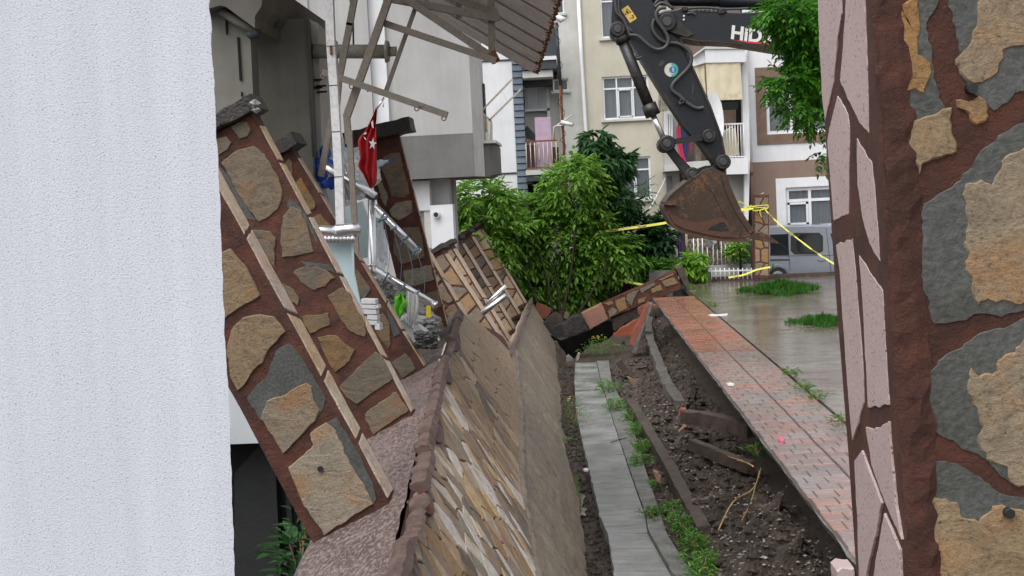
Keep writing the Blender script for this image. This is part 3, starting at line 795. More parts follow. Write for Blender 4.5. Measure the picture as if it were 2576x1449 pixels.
# nearest leaning pillar (A)
gA = 'leaning stone pillars of the collapsed fence'
A = pillar('nearest leaning stone pillar, its foot by the red coping break', 7.5, (976, 1263), (785, 1363), (404, 213), .27,
    traces=[('Z5', [(40, 1010), (115, 1000), (155, 980), (190, 1030), (250, 1090), (300, 1190), (325, 1250), (270, 1290), (190, 1330), (120, 1390), (40, 1380)]),
            ('Z7', [(60, 90), (130, 20), (220, 5), (300, 15), (345, 60), (365, 100), (320, 150), (280, 190), (240, 270), (170, 330), (150, 380), (100, 425), (55, 340), (40, 200)]),
            ('Z7', [(230, 580), (262, 480), (300, 460), (370, 445), (430, 400), (480, 380), (510, 400), (520, 480), (555, 530), (530, 590), (480, 640), (430, 690), (350, 775), (300, 680), (270, 640)]),
            ('Z7', [(380, 850), (440, 800), (520, 720), (500, 660), (590, 600), (640, 640), (690, 740), (720, 830), (800, 940), (850, 1050), (700, 1145), (580, 1225), (540, 1160), (470, 1060), (420, 950)], M_stone_grey),
            ('Z5', [(-150, 620), (20, 480), (60, 700), (20, 900), (-90, 850)])],
    grey=[('Z7', [(150, 460), (270, 330), (310, 210), (390, 160), (440, 220), (590, 470), (570, 530), (520, 610), (400, 640), (225, 585)]),
          ('Z7', [(590, 600), (640, 575), (720, 680), (830, 900), (870, 1030), (845, 1060), (700, 850)])], side=(1, 6))
# bolt hole
t = A[0]
def bolt(v_, p, d, r, parent, m=M_black):
    q = W(cv(v_, [p])[0], d-.014); tube('bolt', [q+Vector((0, .01, 0)), q+Vector((0, -.012, 0))], r, m, parent, n=10)
bolt('Z7', (557, 856), 7.5, .017, t)
B = pillar('second leaning stone pillar with a broken cap, big orange-stained stone near its top', 10.4, (1035, 1044), (899, 1116), (633, 283), .24,
    traces=[('Z5', [(155, 280), (200, 250), (250, 250), (272, 300), (250, 340), (205, 350), (180, 310)]),
            ('Z5', [(20, 360), (80, 345), (130, 335), (160, 370), (140, 410), (90, 440), (20, 450)]),
            ('Z5', [(100, 490), (180, 420), (240, 400), (290, 390), (350, 440), (390, 500), (430, 570), (455, 660), (440, 740), (380, 800), (320, 830), (270, 770), (200, 670), (150, 570)]),
            ('Z5', [(275, 870), (380, 880), (415, 920), (410, 1080), (420, 1110), (340, 990), (290, 900)], M_stone_grey),
            ('Z5', [(500, 740), (560, 760), (600, 860), (635, 1000), (560, 1020), (455, 1035), (445, 900), (460, 800)]),
            ('Z5', [(515, 1120), (570, 1085), (650, 1090), (700, 1100), (755, 1150), (700, 1200), (640, 1225), (560, 1180)]),
            ('Z5', [(450, 1180), (520, 1220), (550, 1270), (545, 1310), (500, 1290)], M_stone_grey),
            ('Z6', [(80, 800), (170, 750), (210, 790), (250, 880), (300, 960), (300, 1040), (210, 1010), (150, 930)]),
            ('Z7', [(460, 15), (600, -5), (615, 60), (530, 100), (500, 110), (470, 60)]),
            ('Z7', [(540, 130), (640, 115), (700, 170), (750, 200), (720, 260), (640, 325), (600, 270)]),
            ('Z7', [(660, 410), (750, 310), (860, 210), (900, 240), (960, 360), (900, 400), (760, 500), (700, 460)]),
            ('Z7', [(800, 555), (880, 490), (980, 430), (1045, 535), (850, 670), (810, 590)], M_stone_grey)],
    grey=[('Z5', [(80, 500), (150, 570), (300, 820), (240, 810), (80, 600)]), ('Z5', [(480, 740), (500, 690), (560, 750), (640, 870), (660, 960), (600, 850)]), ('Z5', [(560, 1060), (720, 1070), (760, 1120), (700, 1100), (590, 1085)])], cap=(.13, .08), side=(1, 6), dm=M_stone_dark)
# fractured white end of the cap
q = W((638, 262), 10.28)
mbk = MB(); chip(mbk, q, .07); chip(mbk, q+Vector((.02, 0, -.05)), .05); mbk.build('broken_edge', M_capbreak, B[0])
C = pillar('third leaning stone pillar with a dark cap, behind the frosted glass balustrade', 14.0, (1068, 926), (970, 985), (733, 374), .24,
    traces=[('Z5', [(445, 520), (490, 460), (515, 490), (510, 560), (500, 590)]), ('Z5', [(530, 600), (560, 570), (600, 640), (645, 710), (640, 750), (600, 770), (560, 700)], M_stone_grey),
            ('Z5', [(630, 800), (670, 780), (740, 855), (720, 910), (655, 880)], M_stone_grey), ('Z6', [(240, 640), (290, 700), (330, 760), (300, 810), (260, 815), (240, 700)], M_stone_grey),
            ('Z6', [(360, 920), (400, 900), (440, 960), (445, 1080), (430, 1110), (370, 1030)], M_stone_grey), ('Z6', [(450, 1190), (530, 1130), (570, 1180), (590, 1225), (510, 1280), (480, 1230)])],
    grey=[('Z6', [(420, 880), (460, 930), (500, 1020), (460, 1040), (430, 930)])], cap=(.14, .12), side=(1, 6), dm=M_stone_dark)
D = pillar('fourth stone pillar, tilted least, standing behind the red flag', 16.8, (1131, 846), (1040, 868), (1003, 338), .12,
    traces=[('Z5', [(1040, 450), (1080, 430), (1130, 425), (1150, 520), (1190, 660), (1160, 685), (1085, 680), (1060, 600), (1015, 500)]),
            ('Z5', [(1000, 600), (1030, 600), (1065, 690), (1050, 740), (1020, 690)], M_stone_grey), ('Z5', [(1070, 760), (1110, 715), (1200, 705), (1205, 770), (1130, 820), (1090, 800)], M_stone_grey),
            ('Z5', [(1095, 920), (1150, 860), (1240, 855), (1260, 930), (1275, 1030), (1140, 1075), (1090, 1000)]), ('Z5', [(1150, 1110), (1310, 1075), (1330, 1160), (1220, 1200), (1160, 1190)], M_stone_grey),
            ('Z6', [(600, 800), (715, 770), (735, 860), (680, 900), (610, 870)]), ('Z6', [(615, 965), (735, 935), (768, 1015), (690, 1050), (630, 1040)])], cap=(.18, .2), side=(1, 8))
E0 = pillar('short leaning pillar half hidden between the fourth pillar and the far row', 20.5, (1196, 846), (1136, 880), (1020, 540), .5, auto=(2, 7), cap=(.1, .06), side=(1, 6))
EL = [(28, (1145, 1155), (735, 535), 'nearest'), (30.7, (1140, 1085), (788, 508), 'second'), (34, (1155, 1000), (840, 480), 'middle'), (37, (1185, 915), (897, 442), 'fourth'), (39.5, (1220, 850), (955, 400), 'farthest')]
for i, (d, b, tp, nm) in enumerate(EL):
    b, tp = cv('Z6', [b, tp]); ux, uy = tp[0]-b[0], tp[1]-b[1]; l = math.hypot(ux, uy); wpx = l*.5/2.8*1.25
    bl = (b[0]+uy/l*wpx, b[1]-ux/l*wpx)
    pillar(f'{nm} of the five far leaning stone pillars in a row beside the bush', d, b, bl, tp, .42, auto=(2, 8), cap=(.11, .09), group='far row of leaning stone pillars', side=(1, 2), skx=.055, sm=M_stone_wet)
# fallen pillar across the trench
def flat_pillar():
    d = 40.5
    a, b, c, e = cv('Y1', [(1690, 385), (860, 720)])+cv('Y1', [(1625, 200), (855, 545)])
    BR, TR = W(a, d), W(b, d); TL, BL = W(e, d), W(c, d)
    t = thing('stone_pillar', 'fallen stone pillar lying across the end of the footpath, cap end up', 'pillar', tuple(BR))
    v, f = g_prism(rough([BR, BL, TL, TR], .2, .006, 3), (0, .5, 0), .01); mesh('mortar_core', v, f, M_mortar, t)
    n = Vector((0, -1, 0))
    for P in ([(1475, 310), (1600, 270), (1650, 330), (1520, 370)], [(1370, 390), (1465, 345), (1485, 400), (1380, 430)], [(1255, 390), (1400, 320), (1410, 350), (1270, 430)], [(1120, 450), (1200, 410), (1245, 400), (1200, 480), (1170, 565), (1115, 500)],
              [(1000, 510), (1100, 470), (1125, 585), (1045, 630), (1010, 560)], [(925, 620), (970, 580), (1020, 600), (1015, 640), (945, 680)], [(880, 540), (970, 510), (985, 545), (930, 560)], [(1235, 500), (1320, 470), (1300, 520), (1240, 540)], [(1440, 300), (1600, 225), (1600, 245), (1480, 300)]):
        traced('Y1', P, BR, n, .02, M_stone, t, jit=.006, seg=.06)
    v, f = g_prism([W(p, d-.1) for p in cv('Y1', [(1622, 180), (1690, 145), (1770, 350), (1715, 365)])], (0, .7, 0), .02); mesh('cap', v, f, M_kerbmud, t)
    return t
flat_pillar()
# the near right pillar (R)
dR = 3.0
Rt_, Rb_ = W((2190, -60), dR), W((2290, 1510), dR)
Rt2, Rb2 = W((2190-40*1.0, -700), dR), None
ur = (Rt_-Rb_).normalized(); topR = Rb_+ur*3.3; botR = Rb_-ur*(Rb_.z/ur.z)
nearp = thing('stone_pillar', 'large near stone pillar at the right edge, pink granite side and big ochre stones', 'pillar', tuple(botR))
DEP = .64
v, f = g_prism(rough([botR, topR, topR+Vector((.62, 0, 0)), botR+Vector((.62, 0, 0))], .12, .006, 1), (0, DEP, 0), .008); mesh('mortar_core', v, f, M_mortar, nearp)
nf = Vector((0, -1, 0))
for v_, P in (('Z4', [(880, -20), (1000, -20), (960, 130), (975, 260), (1010, 430), (1030, 500), (980, 560), (890, 555), (845, 470), (850, 420)]),
              ('Z4', [(1060, -20), (1450, -20), (1450, 400), (1380, 420), (1250, 520), (1180, 440), (1100, 350), (1085, 150)]),
              ('Z4', [(1200, 700), (1275, 625), (1450, 540), (1450, 1420), (965, 1500), (925, 1250), (905, 1100), (940, 950), (1100, 830)]),
              ('Z10', [(530, 620), (540, 470), (600, 380), (760, 290), (1100, 150), (1100, 1010), (980, 1000), (860, 900), (700, 800), (620, 760), (550, 740)]),
              ('Z10', [(570, 870), (640, 880), (740, 920), (830, 990), (960, 1050), (1100, 1090), (1100, 1250), (600, 1200), (580, 1000)])):
    traced(v_, P, botR, nf, .003, M_cement, nearp, 'cement_patch', jit=.006, seg=.012, bev=.002)
for v_, P in (('Z4', [(800, -20), (905, -20), (912, 110), (890, 170), (905, 260), (955, 300), (945, 400), (935, 440), (900, 455), (850, 430), (830, 330), (800, 280), (792, 140)]),
              ('Z4', [(1170, 30), (1200, -20), (1390, -20), (1450, 30), (1450, 190), (1310, 240), (1300, 300), (1270, 350), (1200, 390), (1120, 380), (1085, 300), (1130, 200), (1160, 120)]),
              ('Z4', [(850, 560), (950, 545), (1040, 500), (1055, 600), (1085, 670), (1050, 700), (1000, 740), (940, 790), (900, 810), (870, 720)]),
              ('Z4', [(1080, 470), (1180, 450), (1225, 500), (1220, 560), (1170, 585), (1130, 510)]),
              ('Z4', [(1130, 860), (1200, 825), (1250, 860), (1290, 740), (1340, 700), (1450, 670), (1450, 1395), (1300, 1405), (1170, 1415), (1150, 1330), (1100, 1200), (1130, 1090), (1115, 960)]),
              ('Z10', [(755, 430), (800, 455), (870, 450), (900, 380), (980, 310), (1028, 280), (1150, 240), (1150, 1015), (960, 985), (940, 920), (850, 870), (800, 800), (780, 600)]),
              ('Z10', [(580, 1055), (640, 1060), (680, 1090), (720, 1150), (800, 1175), (870, 1100), (960, 1110), (1150, 1140), (1150, 1700), (640, 1700), (600, 1500), (600, 1340), (530, 1300), (560, 1180)])):
    traced(v_, P, botR, nf, .007, M_stone_near, nearp, jit=.009, seg=.009, bev=.005)
ns_ = (ur.cross(Vector((0, 1, 0)))).normalized(); ns_ = ns_ if ns_.x < 0 else -ns_
for v_, P in (('Z4', [(448, -40), (555, -40), (558, 60), (540, 180), (522, 380), (500, 480), (482, 560), (468, 430), (462, 300), (455, 200)]),
              ('Z4', [(582, -40), (662, -40), (668, 100), (676, 300), (685, 615), (640, 560), (600, 480), (552, 370), (568, 180)]),
              ('Z4', [(540, 440), (588, 530), (596, 600), (594, 800), (592, 985), (560, 1000), (522, 1015), (505, 800), (492, 650), (510, 560)]),
              ('Z4', [(630, 640), (660, 690), (698, 750), (712, 860), (725, 1020), (737, 1210), (690, 1130), (655, 1000), (632, 850)]),
              ('Z10', [(105, -186), (187, -218), (197, -100), (222, 200), (237, 400), (240, 590), (215, 690), (185, 780), (165, 560), (140, 200), (122, -60)]),
              ('Z10', [(219, -132), (335, 40), (343, 160), (355, 400), (366, 600), (320, 612), (262, 618), (252, 400), (236, 100)]),
              ('Z10', [(252, 720), (310, 715), (368, 685), (380, 880), (402, 1100), (428, 1270), (350, 1090), (280, 900)]),
              ('Z10', [(196, 880), (232, 830), (280, 960), (330, 1090), (300, 1250), (262, 1400), (238, 1560), (222, 1560), (210, 1200)]),
              ('Z10', [(342, 1140), (420, 1320), (430, 1560), (275, 1560), (305, 1350)])):
    traced(v_, P, botR, ns_, .003, M_granite, nearp, 'granite_piece', jit=.0028, seg=.010, bev=.0015)
for p in ((1157, 408),): q = PLN(cv('Z4', [p])[0], botR+nf*.02, nf); tube('bolt', [q+Vector((0, .02, 0)), q+Vector((0, -.008, 0))], .012, M_black, nearp, n=10)
q = PLN(cv('Z10', [(955, 1140)])[0], botR+nf*.02, nf); tube('bolt', [q+Vector((0, .02, 0)), q+Vector((0, -.008, 0))], .012, M_black, nearp, n=10)
# crumbly mortar bead down the near corner
v, f = [], []; n = 170; 
for i in range(n+1):
    p = botR.lerp(topR, i/n)+Vector((.03, -.002, 0))
    for k, (dx, dy) in enumerate(((-.03, .01), (-.012, -.006), (.02, -.008), (.05, .004))):
        q = p+Vector((dx, dy, 0)); h = .016*noise.noise(q*60)+.012*noise.noise(q*25)
        v.append(q+Vector((h*.4, -abs(h), 0)))
for i in range(n):
    for k in range(3): f.append((i*4+k, i*4+k+1, i*4+k+5, i*4+k+4))
mesh('mortar_bead', v, f, M_mortar, nearp)
# ================================================================== near white wall
yw = 2.5
wl_ = [W(p, yw) for p in [(524, -150), (528, 0), (534, 150), (541, 250), (552, 480), (558, 640), (566, 860), (576, 1000), (583, 1250), (592, 1449), (600, 1640)]]
nw = thing('plastered_wall', 'rough white plastered wall end filling the left of the view', 'wall', (wl_[-1].x, yw, -.1))
P = wl_+[Vector((-4, yw, wl_[-1].z)), Vector((-4, yw, wl_[0].z))]
low = [Vector((p.x, yw, p.z)) for p in wl_]
low[-1] = Vector((wl_[-1].x+.06, yw, 0)); low = [a.lerp(c, k/12)+Vector((.003*noise.noise(a.lerp(c, k/12)*28)+.0015*noise.noise(a.lerp(c, k/12)*90), 0, 0)) for a, c in zip(low, low[1:]) for k in range(12)]+[low[-1]]; P = low+[Vector((-4, yw, 0)), Vector((-4, yw, wl_[0].z))]
v, f = g_prism(P, (-.25, .35, 0)); mesh('plaster_face', v, f, M_plaster, nw)
# rest of the near pillar's front, beyond the frame
for s, poly in voronoi(jgrid(.40, .60, .1, 4.2, 1, 12, .3), (.40, .60, .1, 4.2), .06):
    stone_piece([botR+Vector((a, 0, 0))+ur*b for a, b in poly], nf, .007, M_stone_near, nearp, jit=.008, seg=.03)
# ================================================================== buildings
def rectF(v_, x0, y0, x1, y1, d):   # picture rectangle -> upright rectangle (x0,x1,z0,z1) on the plane at distance d
    P = [W(p, d) for p in cv(v_, [(x0, y0), (x1, y0), (x1, y1), (x0, y1)])]
    return (min((P[0].x+P[3].x)/2, (P[1].x+P[2].x)/2), max((P[0].x+P[3].x)/2, (P[1].x+P[2].x)/2), (P[2].z+P[3].z)/2, (P[0].z+P[1].z)/2)
def wall_holes(name, x0, x1, z0, z1, d, holes, m, parent, reveal=.22, depth=.3):
    xs = sorted({x0, x1, *[h[0] for h in holes], *[h[1] for h in holes]}); zs = sorted({z0, z1, *[h[2] for h in holes], *[h[3] for h in holes]})
    xs = [x for x in xs if x0 <= x <= x1]; zs = [z for z in zs if z0 <= z <= z1]
    mb = MB()
    for a, b in zip(xs, xs[1:]):
        for c, e in zip(zs, zs[1:]):
            mx, mz = (a+b)/2, (c+e)/2
            if any(h[0] < mx < h[1] and h[2] < mz < h[3] for h in holes): continue
            mb.add([(a, d, c), (b, d, c), (b, d, e), (a, d, e)], [(0, 1, 2, 3)])
    for h in holes:
        a, b, c, e = h; r = d+reveal
        mb.add([(a, d, c), (b, d, c), (b, d, e), (a, d, e), (a, r, c), (b, r, c), (b, r, e), (a, r, e)], [(0, 4, 5, 1), (1, 5, 6, 2), (2, 6, 7, 3), (3, 7, 4, 0)])
    D = d+depth
    mb.add([(x0, d, z0), (x1, d, z0), (x1, d, z1), (x0, d, z1), (x0, D, z0), (x1, D, z0), (x1, D, z1), (x0, D, z1)], [(0, 4, 5, 1), (1, 5, 6, 2), (2, 6, 7, 3), (3, 7, 4, 0), (4, 7, 6, 5)])
    return mb.build(name, m, parent)
def window(parent, r, d, cols, transom=None, fw=.07, rec=.1, curtain=True, sill=True, opener=None, surround=None, sm=None, label=None):
    """cols: relative x positions of mullions; transom: relative height"""
    x0, x1, z0, z1 = r; y = d+rec
    mb = MB()
    def fr(a, b, c, e, o=0): mb.add(*g_box(a, b, y-.03-o, y+.03, c, e))
    fr(x0, x1, z0, z0+fw); fr(x0, x1, z1-fw, z1); fr(x0, x0+fw, z0+fw, z1-fw); fr(x1-fw, x1, z0+fw, z1-fw)
    X = [x0]+[x0+(x1-x0)*c for c in cols]+[x1]; Z = [z0, z1] if transom is None else [z0, z0+(z1-z0)*transom, z1]
    for x in X[1:-1]: fr(x-fw*.4, x+fw*.4, z0+fw, z1-fw, .004)
    if transom is not None: fr(x0+fw, x1-fw, Z[1]-fw*.4, Z[1]+fw*.4, .002)
    if opener is not None:
        a, b = X[opener]+fw*.5, X[opener+1]-fw*.5; c, e = Z[0]+fw*1.05, Z[1]-fw*.5
        for q in ((a, b, c, c+fw*.6), (a, b, e-fw*.6, e), (a, a+fw*.6, c, e), (b-fw*.6, b, c, e)): fr(*q, .03)
    w_ = mb.build('window', M_pvc, parent)
    if label: w_['label'] = label
    for i in range(len(X)-1):
        for j in range(len(Z)-1):
            a, b, c, e = X[i]+.02, X[i+1]-.02, Z[j]+.02, Z[j+1]-.02
            mesh('pane', *g_box(a, b, y-.004, y+.004, c, e), M_pane, w_)
    if curtain:
        v, f = [], []; n = int((x1-x0)*40)
        for i in range(n+1):
            x = x0+(x1-x0)*i/n; yy = y+.10+.025*math.sin(i*1.3+3*noise.noise(Vector((x*3, 0, 0))))
            v += [(x, yy, z0+.02), (x, yy, z1-.02), (x, yy+.01, z0+.02), (x, yy+.01, z1-.02)]
        for i in range(n): f += [(4*i, 4*i+4, 4*i+5, 4*i+1), (4*i+2, 4*i+3, 4*i+7, 4*i+6)]
        mesh('curtain', v, f, M_curtain, w_)
    if sill:
        mesh('sill', *g_box(x0-.08, x1+.08, d-.1, d+rec-.04, z0-.08, z0-.004), sm or M_wlight, w_)
    if surround:
        t_, m_ = surround; mb = MB(); o = .04
        mb.add(*g_box(x0-t_, x1+t_, d-o, d+.02, z1, z1+t_)); mb.add(*g_box(x0-t_, x1+t_, d-o, d+.02, z0-t_, z0))
        mb.add(*g_box(x0-t_, x0, d-o, d+.02, z0+.001, z1-.001)); mb.add(*g_box(x1, x1+t_, d-o, d+.02, z0+.001, z1-.001))
        mb.build('window_surround', m_, w_)
    return w_
YB = 46.0
# ---- cream apartment block, with its light grey stair strip
b = thing('apartment_building', 'cream rendered apartment block with white windows behind the excavator arm', 'building', (W((1465, 600), YB).x, YB, -.3))
xl = (W((1455, 0), YB).x+W((1482, 400), YB).x)/2; xr = W((1700, 300), YB).x; xg = W((1408, 200), YB).x
wins = [rectF('Z2', 1078, 500, 1385, 785, YB), rectF('Z2', 1060, -150, 1400, 245, YB), rectF('Z2', 1160, 1035, 1398, 1318, YB)]
wall_holes('wall', xl, xr, -.3, 13, YB, wins, M_wcream, b)
window(b, wins[0], YB, [.31, .66], .72, opener=1); window(b, wins[1], YB, [.31, .66], .62, opener=1); window(b, wins[2], YB, [.16, .58], .7, opener=1)
small = [rectF('Z2', 750, 520, 852, 600, YB+.3), rectF('Z2', 762, -60, 822, 90, YB+.3), rectF('Z2', 860, 1050, 918, 1110, YB+.3)]
wall_holes('stair_wall', xg, xl-.02, -.3, 13, YB+.3, small, M_wlight, b)
for r in small: window(b, r, YB+.3, [.5] if r[1]-r[0] > .5 else [], None, fw=.05, curtain=False, sill=True)
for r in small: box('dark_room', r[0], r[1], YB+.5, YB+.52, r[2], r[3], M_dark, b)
x = xl; tube('downpipe', [W((1453, -40), YB-.08), W((1463, 150), YB-.08), W((1480, 420), YB-.08), W((1484, 520), YB-.08)], .07, M_pvc, b)
# ---- white building with blue-grey cladding strip
b = thing('apartment_building', 'white building edge with a ribbed blue grey corner strip and a balcony niche', 'building', (W((1250, 500), YB).x, YB, -.3))
x0 = W((1190, 300), YB).x-1.5; xs0 = (W((1288, 160), YB).x+W((1302, 490), YB).x)/2; xs1 = xs0+(67*.3813)/70*1.02
ztop = 13
wall_holes('wall', x0, xs0, -.3, ztop, YB, [], M_wwhite, b)
for yy in (152, 437): 
    z = W((1260, yy), YB).z; box('reveal_band', x0, xs0, YB-.03, YB-.004, z-.03, z+.03, M_char, b)
for yy in (497,):
    z = W((1260, yy), YB).z; box('plinth', x0, xs0+.9, YB-.05, YB-.002, -.3, z, M_wgreyd, b)
z = W((1305, 152), YB).z
zz = -.2+W((1310, 497), YB).z*0+W((1310, 497), YB).z
box('cladding_back', xs0+.01, xs1, YB-.05, YB+.3, zz, ztop, M_char, b)
k = 0
while zz < ztop:
    h = .235
    v, f = g_prism([(xs0+.01, YB-.06, zz+.02), (xs0+.01, YB-.12, zz+.03), (xs0+.01, YB-.075, zz+h), (xs0+.01, YB-.05, zz+h)], (xs1-xs0-.02, 0, 0))
    mesh('panel', v, f, M_blue, b); zz += h; k += 1
# wall behind niche and balconies
xn0, xn1 = xs1, xg
bal = [('Z2', 575, 1125, 790, 925)]
wall_holes('niche_wall', xn0, xn1, -.3, ztop, YB+1.0, [rectF('Z2', 553, 565, 735, 1110, YB+1.0)], M_wlight, b)
box('niche_side', xn1-.05, xn1, YB+.31, YB+1.0, -.3, ztop, M_wlight, b)
r = rectF('Z2', 553, 565, 735, 1110, YB+1.0)
box('balcony_back', r[0]-.1, r[1]+.1, YB+1.9, YB+2, r[2], r[3]+.1, M_wlight, b)
box('door_transom', r[0], r[1]-.1, YB+1.1, YB+1.15, r[3]-1.05*.8, r[3]-.06, M_curtain, b)
mbx = MB(); 
for q in ((r[0], r[1], r[3]-.09, r[3]), (r[0], r[1], r[3]-.92, r[3]-.84), (r[1]-.1, r[1], r[2], r[3]), (r[0], r[0]+.06, r[2], r[3])): mbx.add(*g_box(q[0], q[1], YB+1.0, YB+1.08, q[2], q[3]))
mbx.build('door_frame', M_pvc, b)
# balcony slab + parapet of floor above
rr = rectF('Z2', 545, 405, 775, 465, YB-.5); box('balcony_slab', rr[0], rr[1], YB-.9, YB+1, rr[2], rr[3], M_char, b)
rr2 = rectF('Z2', 548, 468, 765, 515, YB-.5); box('balcony_soffit', rr2[0]+.02, rr2[1]-.08, YB-.8, YB+1, rr2[2], rr2[3]-.01, M_wlight, b)
rr3 = rectF('Z2', 552, 517, 745, 562, YB+.1); box('lintel', rr3[0], rr3[1], YB+.2, YB+.99, rr3[2], rr3[3], M_char, b)
rr = rectF('Z2', 650, 380, 775, 404, YB-.5); box('balcony_ledge', rr[0]-.6, rr[1], YB-.95, YB-.86, rr[2], rr[3], M_pvc, b)
rr = rectF('Z2', 640, 190, 772, 380, YB-.5); box('balcony_screen', rr[0]-.8, rr[1], YB-.92, YB-.88, rr[2], rr[3], M_char, b)
rb = rectF('Z2', 575, 1130, 790, 1165, YB-.3); box('balcony_slab', rb[0], rb[1], YB-.7, YB+1, rb[2]-.15, rb[3], M_char, b)
box('balcony_edge', rb[0], rb[1]+.04, YB-.74, YB-.7, rb[3]-.12, rb[3]+.05, M_wlight, b)
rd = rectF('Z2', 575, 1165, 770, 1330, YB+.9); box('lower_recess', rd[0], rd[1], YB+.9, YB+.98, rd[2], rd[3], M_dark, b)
# the railing of that balcony
t = thing('balcony_railing', 'rusty red and cream balcony railing in front of the lilac board', 'railing', (rb[0], YB-.68, rb[3]))
zt = W(cv('Z2', [(680, 930)])[0], YB-.68).z
for i in range(8):
    x = rb[0]+.05+(rb[1]-rb[0]-.1)*i/7; tube('baluster', [(x, YB-.68, rb[3]+.05), (x, YB-.68, zt)], .018, M_crail, t, 6)
bar('top_rail', (rb[0], YB-.68, zt), (rb[1], YB-.68, zt), .05, .05, M_rust, t); bar('bottom_rail', (rb[0], YB-.68, rb[3]+.12), (rb[1], YB-.68, rb[3]+.12), .04, .04, M_rust, t)
for q in ((575, 957, 638, 1110), (742, 970, 790, 1100)):
    a = rectF('Z2', *q, YB-.6); box('infill_panel', a[0], a[1], YB-.64, YB-.62, a[2], a[3], mat('maroon_panel', (.06, .02, .03)) if q[0] == 575 else bpy.data.materials['maroon_panel'], t)
P1, P2, P3, P4 = [W(p, YB-.6) for p in cv('Z2', [(790, 1000), (757, 840), (880, 757), (757, 925)])]
tube('awning_arm', [P4, P2, P3], .03, M_crail, t, 6)
a = [W(p, YB-.45) for p in cv('Z2', [(630, 775), (735, 772), (745, 1128), (645, 1128)])]
v, f = g_prism(a, (0, .04, 0), .004); o = mesh('leaning_board', v, f, M_pink, None, base=tuple(a[3])); tag(o, 'lilac board standing upright on the balcony behind the rusty railing', 'board', kind='thing')
a = [W(p, YB+.4) for p in cv('Z2', [(565, 850), (580, 830), (632, 885), (632, 925), (575, 912)])]
v, f = g_prism(a, (0, .3, 0), .01); o = mesh('folded_chair', v, f, M_char, None, base=tuple(a[3])); tag(o, 'dark folded object lying beside the lilac board in the niche', 'furniture', kind='thing')
# meter box below
a = rectF('Z2', 580, 1165, 618, 1215, YB+.85); o = box('meter_box', a[0], a[1], YB+.7, YB+.88, a[2], a[3], M_wlight, None, base=(a[0], YB+.7, a[2])); tag(o, 'small grey box on the wall under the lilac board balcony', 'meter box', kind='thing')
# ---- street pole with cables, lamp and camera
p = [W(q, 44.5) for q in cv('Z2', [(772, 150), (783, 320), (800, 560), (812, 800), (822, 960), (826, 1090), (840, 1290), (845, 1500)])]
p.append(Vector((p[-1].x, 44.5, -1.3)))
t = thing('utility_pole', 'thin rusty utility pole wound with cables and topped by a small lamp', 'pole', tuple(p[-1]))
tube('pole_shaft', p, .055, M_rust, t); tube('pole_sleeve', [a+Vector((0, -.02, 0)) for a in p[:2]]+[p[2]+Vector((0, -.02, 0))], .062, M_char, t)
cab = [a+Vector((.12*math.sin(i*2.4), -.1, 0)) for i, a in enumerate(smooth_path(p[:6], 4))]
tube('cable', smooth_path(cab, 3), .012, M_black, t, 5)
q = W(cv('Z2', [(785, 130)])[0], 44.4); tube('lamp_head', [q+Vector((-.16, 0, .08)), q+Vector((-.05, 0, .1)), q+Vector((.1, 0, 0)), q+Vector((.25, 0, .02))], [.05, .1, .12, .05], M_pvc, t)
q = W(cv('Z2', [(845, 825)])[0], 44.4); tube('security_camera', [q+Vector((-.2, 0, .12)), q+Vector((.2, -.2, -.02))], .07, M_wplas, t); tube('bracket', [q+Vector((-.35, 0, .0)), q+Vector((-.05, 0, 0))], .02, M_pvc, t, 6)
# ---- balcony tower between cream and brown blocks
YT = 45.0
b = thing('balcony_tower', 'white projecting balcony tower with cream awnings behind the excavator arm', 'building', (W((1780, 650), YT).x, YT, -.3))
wl0 = rectF('Z3', 430, 100, 500, 1290, YB-.6)
xa = W((1673, 450), YB).x
xb = rectF('Z3', 560, 240, 780, 1140, YT)
box('recess_wall', xa, xb[1]+.1, YB+.6, YB+.8, -.3, 13, mat('weathered_tan', (.2, .15, .12), (.12, .1, .085)), b)
xc0, xc1 = xb[0], xb[1]
def panelF(name, v_, pts, d, th, m, par=b, bev=0): return prismY(name, cv(v_, pts), d, d+th, m, par, bev)
# corner column and slabs
panelF('column', 'Z3', [(745, 318), (776, 318), (790, 810), (782, 1130), (762, 1130), (760, 810)], YT, .4, M_wwhite)
panelF('parapet', 'Z3', [(557, 250), (765, 250), (768, 318), (562, 322)], YT-.4, 1.4, M_wwhite)
panelF('parapet', 'Z3', [(497, 290), (556, 248), (561, 322), (500, 340)], YT-.3, 1.3, M_wwhite)
panelF('parapet_ledge', 'Z3', [(495, 285), (560, 238), (770, 236), (770, 250), (556, 252), (497, 294)], YT-.45, .5, M_wlight)
panelF('floor_slab', 'Z3', [(665, 812), (780, 810), (782, 892), (672, 895)], YT-.4, 1.6, M_wwhite)
panelF('floor_slab', 'Z3', [(350, 850), (480, 830), (700, 815), (700, 860), (480, 870), (352, 880)], YT-.3, 1.6, M_wlight)
panelF('lower_wall', 'Z3', [(600, 893), (768, 893), (776, 1190), (600, 1190)], YT+.5, .2, M_wgrey)
panelF('lower_column', 'Z3', [(764, 893), (776, 893), (786, 1400), (774, 1400)], YT+.1, .3, M_wwhite)
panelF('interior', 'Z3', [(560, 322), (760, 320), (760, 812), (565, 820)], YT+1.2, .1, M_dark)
panelF('cupboard_door', 'Z3', [(635, 565), (718, 562), (718, 660), (635, 640)], YT+1.0, .05, mat('tan_board', (.28, .2, .14)))
panelF('dark_shelf', 'Z3', [(640, 525), (730, 520), (728, 560), (650, 560)], YT+1.0, .05, M_greenpaint)
